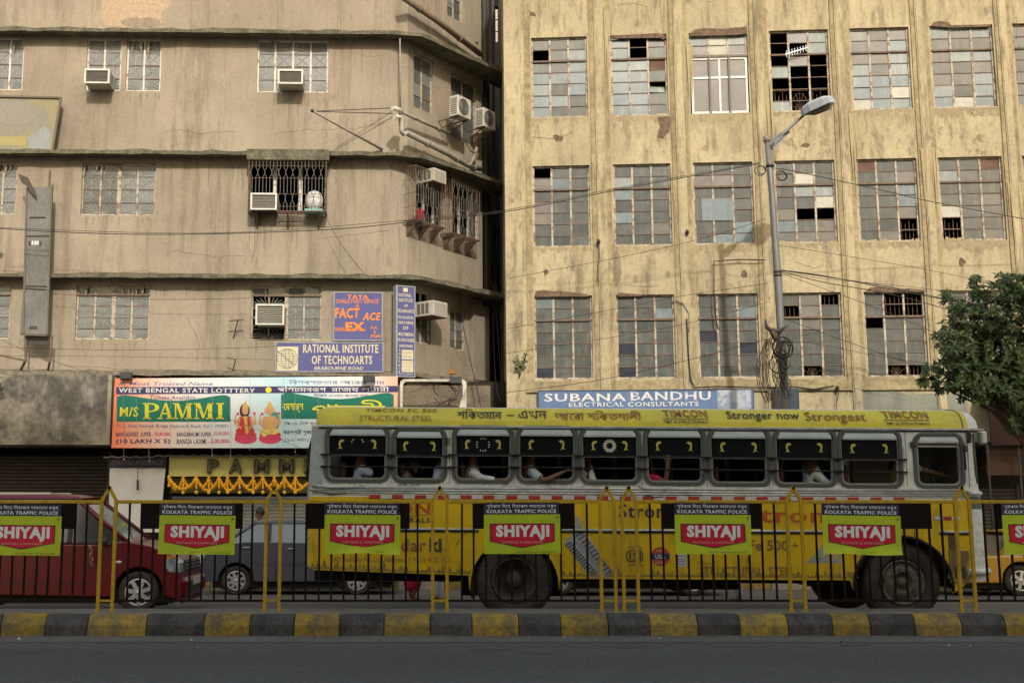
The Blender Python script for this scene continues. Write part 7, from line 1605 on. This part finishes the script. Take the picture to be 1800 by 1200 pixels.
def hand(parent, wr_, dr, up, curl=.5, size=.18):
    """palm and five fingers as skinned chains from the wrist along dr"""
    dr = dr.normalized(); sd = dr.cross(up).normalized(); up = sd.cross(dr).normalized(); J = {'w': (wr_, .024), 'p': (wr_ + dr * size * .42, (.036, .016))}; Bn = [('w', 'p')]
    for i, (off, ln) in enumerate(((-.03, .40), (-.01, .45), (.01, .42), (.03, .33))):
        a = wr_ + dr * size * .48 + sd * off; b = a + dr * size * ln * .5 * cos(curl) - up * size * ln * .5 * sin(curl); c = b + dr * size * ln * .5 * cos(curl * 2) - up * size * ln * .5 * sin(curl * 2)
        J['a%d' % i] = (a, .009); J['b%d' % i] = (b, .0085); J['c%d' % i] = (c, .007); Bn += [('p', 'a%d' % i), ('a%d' % i, 'b%d' % i), ('b%d' % i, 'c%d' % i)]
    t0 = wr_ + dr * size * .15 - sd * .028; t1 = t0 + dr * size * .2 - sd * .025; J['t0'] = (t0, .011); J['t1'] = (t1, .009); J['t2'] = (t1 + dr * size * .16 - up * .01, .008); Bn += [('w', 't0'), ('t0', 't1'), ('t1', 't2')]
    return J, Bn
def person(label, base, hip, face, pose, shirt, trousers, group=None, sari=None, head=True, hs=1.):
    """pose: dict of joint offsets from the hip (face = +1 looks towards +x)"""
    t = thing('person', label, 'person', base, group); f = face
    g = lambda x, y, z: hip + Vector((x * f, y, z))
    D = dict(hip=g(0, 0, 0), waist=g(.0, 0, .14), chest=g(.01, 0, .34), neck=g(.0, 0, .50), chin=g(.03, 0, .565), head=g(.035, 0, .665), top=g(.02, 0, .74),
             shL=g(0, -.17, .44), shR=g(0, .17, .44), elL=g(.06, -.22, .18), elR=g(.06, .22, .18), wrL=g(.26, -.2, .06), wrR=g(.26, .2, .06),
             hpL=g(.02, -.09, -.02), hpR=g(.02, .09, -.02), knL=g(.40, -.11, .0), knR=g(.40, .11, .0), anL=g(.42, -.11, -.38), anR=g(.42, .11, -.38), toL=g(.58, -.11, -.42), toR=g(.58, .11, -.42))
    D.update({k: hip + v for k, v in pose.items() if k != 'short'})
    R_ = dict(hip=(.14, .11), waist=(.125, .10), chest=(.15, .105), neck=.055, chin=.068, head=.092, top=.07, shL=.062, shR=.062, elL=.043, elR=.043, wrL=.028, wrR=.028, hpL=.085, hpR=.085, knL=.058, knR=.058, anL=.038, anR=.038, toL=.03, toR=.03)
    J = {k: (D[k], R_[k]) for k in R_}
    Bn = [('hip', 'waist'), ('waist', 'chest'), ('chest', 'neck'), ('neck', 'chin'), ('chin', 'head'), ('head', 'top'), ('chest', 'shL'), ('chest', 'shR'), ('shL', 'elL'), ('elL', 'wrL'), ('shR', 'elR'), ('elR', 'wrR'), ('hip', 'hpL'), ('hip', 'hpR'), ('hpL', 'knL'), ('knL', 'anL'), ('anL', 'toL'), ('hpR', 'knR'), ('knR', 'anR'), ('anR', 'toR')]
    for s in 'LR':
        w, e = D['wr' + s], D['el' + s]; dr = (w - e).normalized(); hJ, hB = hand(t, w, pose.get('hd' + s, dr) if False else dr, Vector((0, 0, 1)) if abs(dr.z) < .8 else Vector((0, -1, 0)), .5)
        for k, v in hJ.items():
            if k != 'w': J[s + k] = v
        Bn += [((('wr' + s) if a == 'w' else s + a), s + b) for a, b in hB]
    skin('body', J, Bn, SK, t)
    Js = {k: (D[k], tuple(v * 1.13 for v in R_[k]) if isinstance(R_[k], tuple) else R_[k] * 1.22) for k in ('hip', 'waist', 'chest', 'shL', 'shR', 'elL', 'elR')}
    Js['nk'] = (D['neck'] - V(0, 0, .045), .072)
    for s in 'LR': Js['el' + s] = (D['sh' + s].lerp(D['el' + s], .8 if pose.get('short', True) else 1), .057)
    Bs = [('hip', 'waist'), ('waist', 'chest'), ('chest', 'nk'), ('chest', 'shL'), ('chest', 'shR'), ('shL', 'elL'), ('shR', 'elR')]
    if not pose.get('short', True):
        for s in 'LR': Js['wr' + s] = (D['el' + s].lerp(D['wr' + s], .85), .042); Bs.append(('el' + s, 'wr' + s))
    skin('shirt', Js, Bs, shirt, t)
    if sari:
        J2 = {'a': (D['hip'], (.17, .14)), 'b': (D['hip'].lerp((D['anL'] + D['anR']) / 2, .5), (.2, .16)), 'c': ((D['anL'] + D['anR']) / 2 + V(0, 0, .05), (.25, .2))}; skin('skirt', J2, [('a', 'b'), ('b', 'c')], sari, t, 1)
    else:
        J2 = {k: (D[k], .1 if k[:2] == 'hp' else (.075 if k[:2] == 'kn' else .06)) for k in ('hpL', 'hpR', 'knL', 'knR', 'anL', 'anR')}; J2['hip'] = (D['hip'], (.15, .12))
        skin('trousers', J2, [('hip', 'hpL'), ('hip', 'hpR'), ('hpL', 'knL'), ('knL', 'anL'), ('hpR', 'knR'), ('knR', 'anR')], trousers, t, 2)
        for s in 'LR': m = MB(); p = D['to' + s].lerp(D['an' + s], .45); m.ball(p - V(0, 0, .02), (.12, .045, .035), 0, 10, 6); m.build('shoe', BLACKI, t)
    hd = D['head']; fw = Vector((f, 0, 0)); m = MB(); m.ball(hd - fw * .018 + V(0, 0, .03), (.1, .088, .1), 0, 14, 10); m.build('hair', HAIR, t)
    m = MB(); m.ball(hd + fw * .088 + V(0, 0, -.025), (.018, .014, .024), 0, 8, 6); m.build('nose', SK, t)
    for s in (-1, 1):
        m = MB(); m.ball(hd + V(0, s * .078, -.02), (.02, .01, .03), 0, 8, 6); m.build('ear', SK, t)
        m = MB(); m.ball(hd + fw * .078 + V(0, s * .032, .005), (.01, .012, .007), 0, 8, 6); m.build('eye', M('eye_white', (.4, .38, .35), .3), t)
        m = MB(); m.ball(hd + fw * .084 + V(0, s * .032, .005), (.006, .006, .006), 0, 6, 5); m.build('pupil', HAIR, t)
    m = MB(); m.ball(hd + fw * .075 + V(0, 0, -.065), (.012, .028, .008), 0, 8, 6); m.build('mouth', M('lips', (.16, .05, .04), .6), t)
    return t
def cloth(n, c): return M('cloth_' + n, c, .85, c2=tuple(x * .8 for x in c), scale=6, fine=.08, bump=.2, bscale=20)
SHB, SHW, SHP, SHR, SHK, TRD = cloth('light_blue', (.36, .44, .58)), cloth('white', (.6, .63, .62)), cloth('pale_aqua', (.45, .54, .56)), cloth('crimson', (.5, .02, .06)), cloth('khaki', (.36, .32, .18)), cloth('dark_trousers', (.04, .04, .05))
BY2 = BY + .26
def seat_person(px, label, shirt, pose, face=1, dz=0):
    a, z = bp(px, 845); hip = Vector((a, BY2 + .02, z - .22 + dz)); return person(label, hip - V(0, 0, .45), hip, face, pose, shirt, TRD, 'passengers inside the bus')
seat_person(632, 'passenger in light blue shirt, back against the rearmost bus window', SHB, {'shL': V(.02, -.12, .32), 'elL': V(.16, -.14, .28), 'wrL': V(.02, .1, .26), 'short': False}, 1, .05)
seat_person(706, 'dark haired passenger leaning forward at the second bus window', cloth('brown', (.12, .09, .07)), {'neck': V(.1, -.02, .36), 'chin': V(.14, -.04, .39), 'head': V(.19, -.06, .40), 'top': V(.23, -.07, .41), 'chest': V(.04, 0, .25), 'shL': V(.05, -.1, .3), 'shR': V(.05, .2, .3)}, 1, .0)
seat_person(778, 'passenger in sky blue shirt seen at the right corner of the second window', SHB, {'shL': V(-.06, -.12, .30), 'elL': V(-.1, -.15, .2), 'chest': V(-.03, 0, .28), 'short': False}, 1)
seat_person(832, 'passenger resting a white sleeved forearm on the third window sill', SHW, {'shL': V(-.02, -.10, .36), 'elL': V(.1, -.21, .26), 'wrL': V(.34, -.25, .235), 'short': False}, 1)
seat_person(935, 'passenger in pale blue short sleeves with an arm out of the fourth window', SHP, {'shL': V(-.02, -.08, .37), 'elL': V(.17, -.33, .22), 'wrL': V(.40, -.31, .33), 'short': True}, 1)
seat_person(1036, 'passenger in white shirt low behind the fifth bus window', SHW, {'shL': V(.02, -.1, .31), 'elL': V(.12, -.12, .14)}, 1)
seat_person(1146, 'passenger in crimson sleeve gripping the guard bar with a raised hand', SHR, {'shL': V(-.02, -.1, .27), 'elL': V(.2, -.22, .22), 'wrL': V(.225, -.265, .44), 'short': True}, 1)
seat_person(1440, 'passenger in white shirt leaning at the eighth bus window', SHW, {'shL': V(.03, -.1, .32), 'elL': V(.12, -.14, .22), 'short': False}, 1)
a, z = bp(1616, 850); hip = Vector((a - .08, BY + .5, z - .12)); person('bus driver in khaki shirt, arm stretched to the steering wheel', hip - V(0, 0, .45), hip, 1, {'shL': V(.05, -.17, .38), 'elL': V(.32, -.2, .30), 'wrL': V(.56, -.16, .24), 'short': True}, SHK, TRD)
def stand(px, Y, h, label, shirt, tr, face=1, sari=None, z0=0., py=900):
    a = P(px, py, Y).x; hip = Vector((a, Y, z0 + h * .53)); L_ = h * .5
    return person(label, Vector((a, Y, z0)), hip, face, {'knL': V(.03 * face, -.1, -L_ * .5), 'knR': V(-.02, .1, -L_ * .5), 'anL': V(.0, -.1, -L_), 'anR': V(-.05 * face, .1, -L_), 'toL': V(.14 * face, -.1, -L_ - .04), 'toR': V(.09 * face, .1, -L_ - .04), 'hpL': V(0, -.09, -.03), 'hpR': V(0, .09, -.03), 'wrL': V(.1 * face, -.2, -.04), 'wrR': V(.1 * face, .2, -.04), 'elL': V(0, -.22, .2), 'elR': V(0, .22, .2)}, shirt, tr, None, sari)
stand(459, 25.2, 1.62, 'man in a pale shirt standing behind the grey car before the pale shutter', SHP, TRD, -1, None, -.17, 905)
stand(727, 20.4, 1.55, 'woman in a red skirt, only her legs visible under the bus', SHR, TRD, 1, cloth('red_skirt', (.42, .015, .05)), -.095)
stand(768, 20.2, 1.6, 'person in white trousers, legs visible under the bus beside the red skirt', SHW, cloth('white_trousers', (.5, .5, .47)), 1, None, -.09)
stand(1292, 20.3, 1.6, 'person in pale blue trousers, legs visible under the middle of the bus', SHP, cloth('blue_trousers', (.3, .34, .4)), -1, None, -.09)
# ================================================================== TREE
TX, TY = P(1795, 600, 24.2).x, 24.2
tree = thing('leafy_tree', 'dark green broad leaved street tree at the right edge, above the bus front', 'tree', (TX, TY, -.1))
BARK = M('tree_bark', (.09, .07, .05), .9, c2=(.05, .04, .03), scale=6, bump=.8)
m = MB(); m.tube([V(TX, TY, -.2), V(TX + .05, TY, 1.2), V(TX - .05, TY, 2.4), V(TX + .1, TY, 3.4)], [.17, .14, .12, .1], 10); m.build('trunk', BARK, tree)
rr = random.Random(21); limbs = []
cen = P(1760, 600, TY); tips = []
def incrown(p):  # px,py,depth
    return True
ctr = [(1700, 610, 50, 55, 0), (1752, 555, 60, 50, 0), (1800, 590, 70, 90, .2), (1690, 655, 45, 35, -.1), (1760, 660, 70, 55, 0), (1668, 600, 28, 45, 0), (1850, 560, 60, 80, .2), (1735, 510, 40, 22, 0), (1800, 515, 45, 25, 0), (1790, 690, 60, 40, 0), (1655, 680, 22, 14, 0), (1840, 710, 60, 35, .1), (1790, 705, 40, 22, .2), (1640, 648, 20, 16, 0), (1630, 664, 12, 10, 0), (1805, 735, 40, 30, .3), (1770, 490, 30, 16, 0), (1715, 492, 14, 10, 0), (1662, 515, 12, 10, 0), (1830, 500, 60, 40, 0), (1870, 620, 70, 100, .3), (1840, 640, 60, 60, 0), (1725, 690, 40, 25, .1), (1680, 535, 26, 16, 0), (1720, 590, 60, 60, .4)]
for cx, cy, rx, ry, dy in ctr:
    p = P(cx, cy, TY + dy); m = MB(); s0_ = V(TX, TY, 2.6 + rr.uniform(0, .8)); mid = s0_.lerp(p, .5) + V(rr.uniform(-.15, .15), rr.uniform(-.2, .2), .15); m.tube([s0_, mid, p], [.05, .035, .012], 6); m.build('limb', BARK, tree); tips.append(p)
LEAF = [(0, 0, 0), (.28, .30, .05), (.62, .26, .03), (1, 0, -.12), (.62, -.26, .03), (.28, -.30, .05), (.5, 0, -.03)]
def leaf_geo(m, p, dr, nrm, L_, mi):
    dr = dr.normalized(); sd = dr.cross(nrm); sd = sd.normalized() if sd.length > 1e-3 else dr.orthogonal().normalized(); n_ = sd.cross(dr)
    vs = [p + dr * (a * L_) + sd * (b * L_ * .75) + n_ * (c * L_) for a, b, c in LEAF]; m.raw(vs, [(0, 1, 6), (1, 2, 6), (2, 3, 6), (3, 4, 6), (4, 5, 6), (5, 0, 6)], mi, False)
LM = [M('leaf_dark', (.04, .065, .028), .55, fine=.05, spec=.35), M('leaf_mid', (.07, .115, .042), .5, fine=.05, spec=.35), M('leaf_light', (.12, .17, .055), .5, fine=.05, spec=.35), M('leaf_dry', (.16, .11, .04), .7)]
crown = MB(); singles = []
tot = sum(rx * ry for _, _, rx, ry, _ in ctr)
for cx, cy, rx, ry, dy in ctr:
    n = int(1500 * rx * ry / tot) + 4
    for k in range(n):
        while True:
            u, v, w = rr.uniform(-1.12, 1.12), rr.uniform(-1.15, 1.1), rr.uniform(-1, 1)
            if .12 < u * u + v * v + w * w < rr.choice([.8, .95, 1.3]): break
        p = P(cx + u * rx, cy + v * ry, TY + dy + w * .9)
        out_ = V(u * .7, w * .5 - .25, -v * .6 + .25).normalized(); st0 = p - out_ * .14; crown.tube([st0 - V(0, 0, .05), p], .005, 3, 4, cap=False)
        nl = rr.randint(6, 9); L0 = rr.uniform(.10, .18)
        for q in range(nl):
            a = 2 * pi * q / nl + rr.uniform(-.3, .3); tn = out_.orthogonal().normalized(); bt = out_.cross(tn); dr = (tn * cos(a) + bt * sin(a)) * rr.uniform(.7, 1.1) + out_ * rr.uniform(.1, .7) - V(0, 0, .25)
            mi = rr.choice([0, 0, 1, 1, 1, 2]) if rr.random() > .02 else 3
            g_ = (crown, p - out_ * rr.uniform(0, .06), dr, out_ + V(rr.uniform(-.3, .3), rr.uniform(-.3, .3), rr.uniform(0, .4)), L0 * rr.uniform(.75, 1.15), mi)
            if w < -.72 and len(singles) < 150 and q == 0: singles.append(g_)
            else: leaf_geo(*g_)
o = crown.build('crown', LM + [BARK], tree); o['kind'] = 'stuff'
for g_ in singles: m = MB(); leaf_geo(m, g_[1], g_[2], g_[3], g_[4] * 1.1, 0); m.build('leaf', LM[g_[5]], tree)
# small plants growing out of the walls
def sprout(F, px, py, d, label, n=14, L0=.12, sz=.5, seed=1):
    r2 = random.Random(seed); a, z = F.sz(px, py, d); p = F.w(a, z, d); t = thing('wall_plant', label, 'plant', p); m = MB(); lf = MB()
    for k in range(4):
        e = p + V(r2.uniform(-.3, .3), -.1, r2.uniform(.3, 1.)) * sz; m.tube([p, p.lerp(e, .5) + V(.03, 0, 0), e], .008, 4)
        for q in range(n // 4 + 1): leaf_geo(lf, p.lerp(e, .4 + .6 * q / (n // 4 + 1)), V(r2.uniform(-1, 1), r2.uniform(-1, .2), r2.uniform(-.2, 1)), V(0, -.6, .6), L0 * r2.uniform(.7, 1.2), r2.randint(1, 2))
    m.build('stem', BARK, t); lf.build('foliage', LM, t)
sprout(RF, 912, 665, .1, 'sapling growing from the left end of the ochre wall', 22, .14, .75, 2)
sprout(LF, 2, 455, .7, 'tiny leafy twig at the left edge of the beige wall', 6, .12, .25, 3)
sprout(LF, -4, 690, 1.6, 'leafy twig at the left edge above the stained canopy', 20, .17, .5, 4)
sprout(SF, 838, 80, .1, 'dry tuft growing on the top side wall', 6, .08, .15, 5)
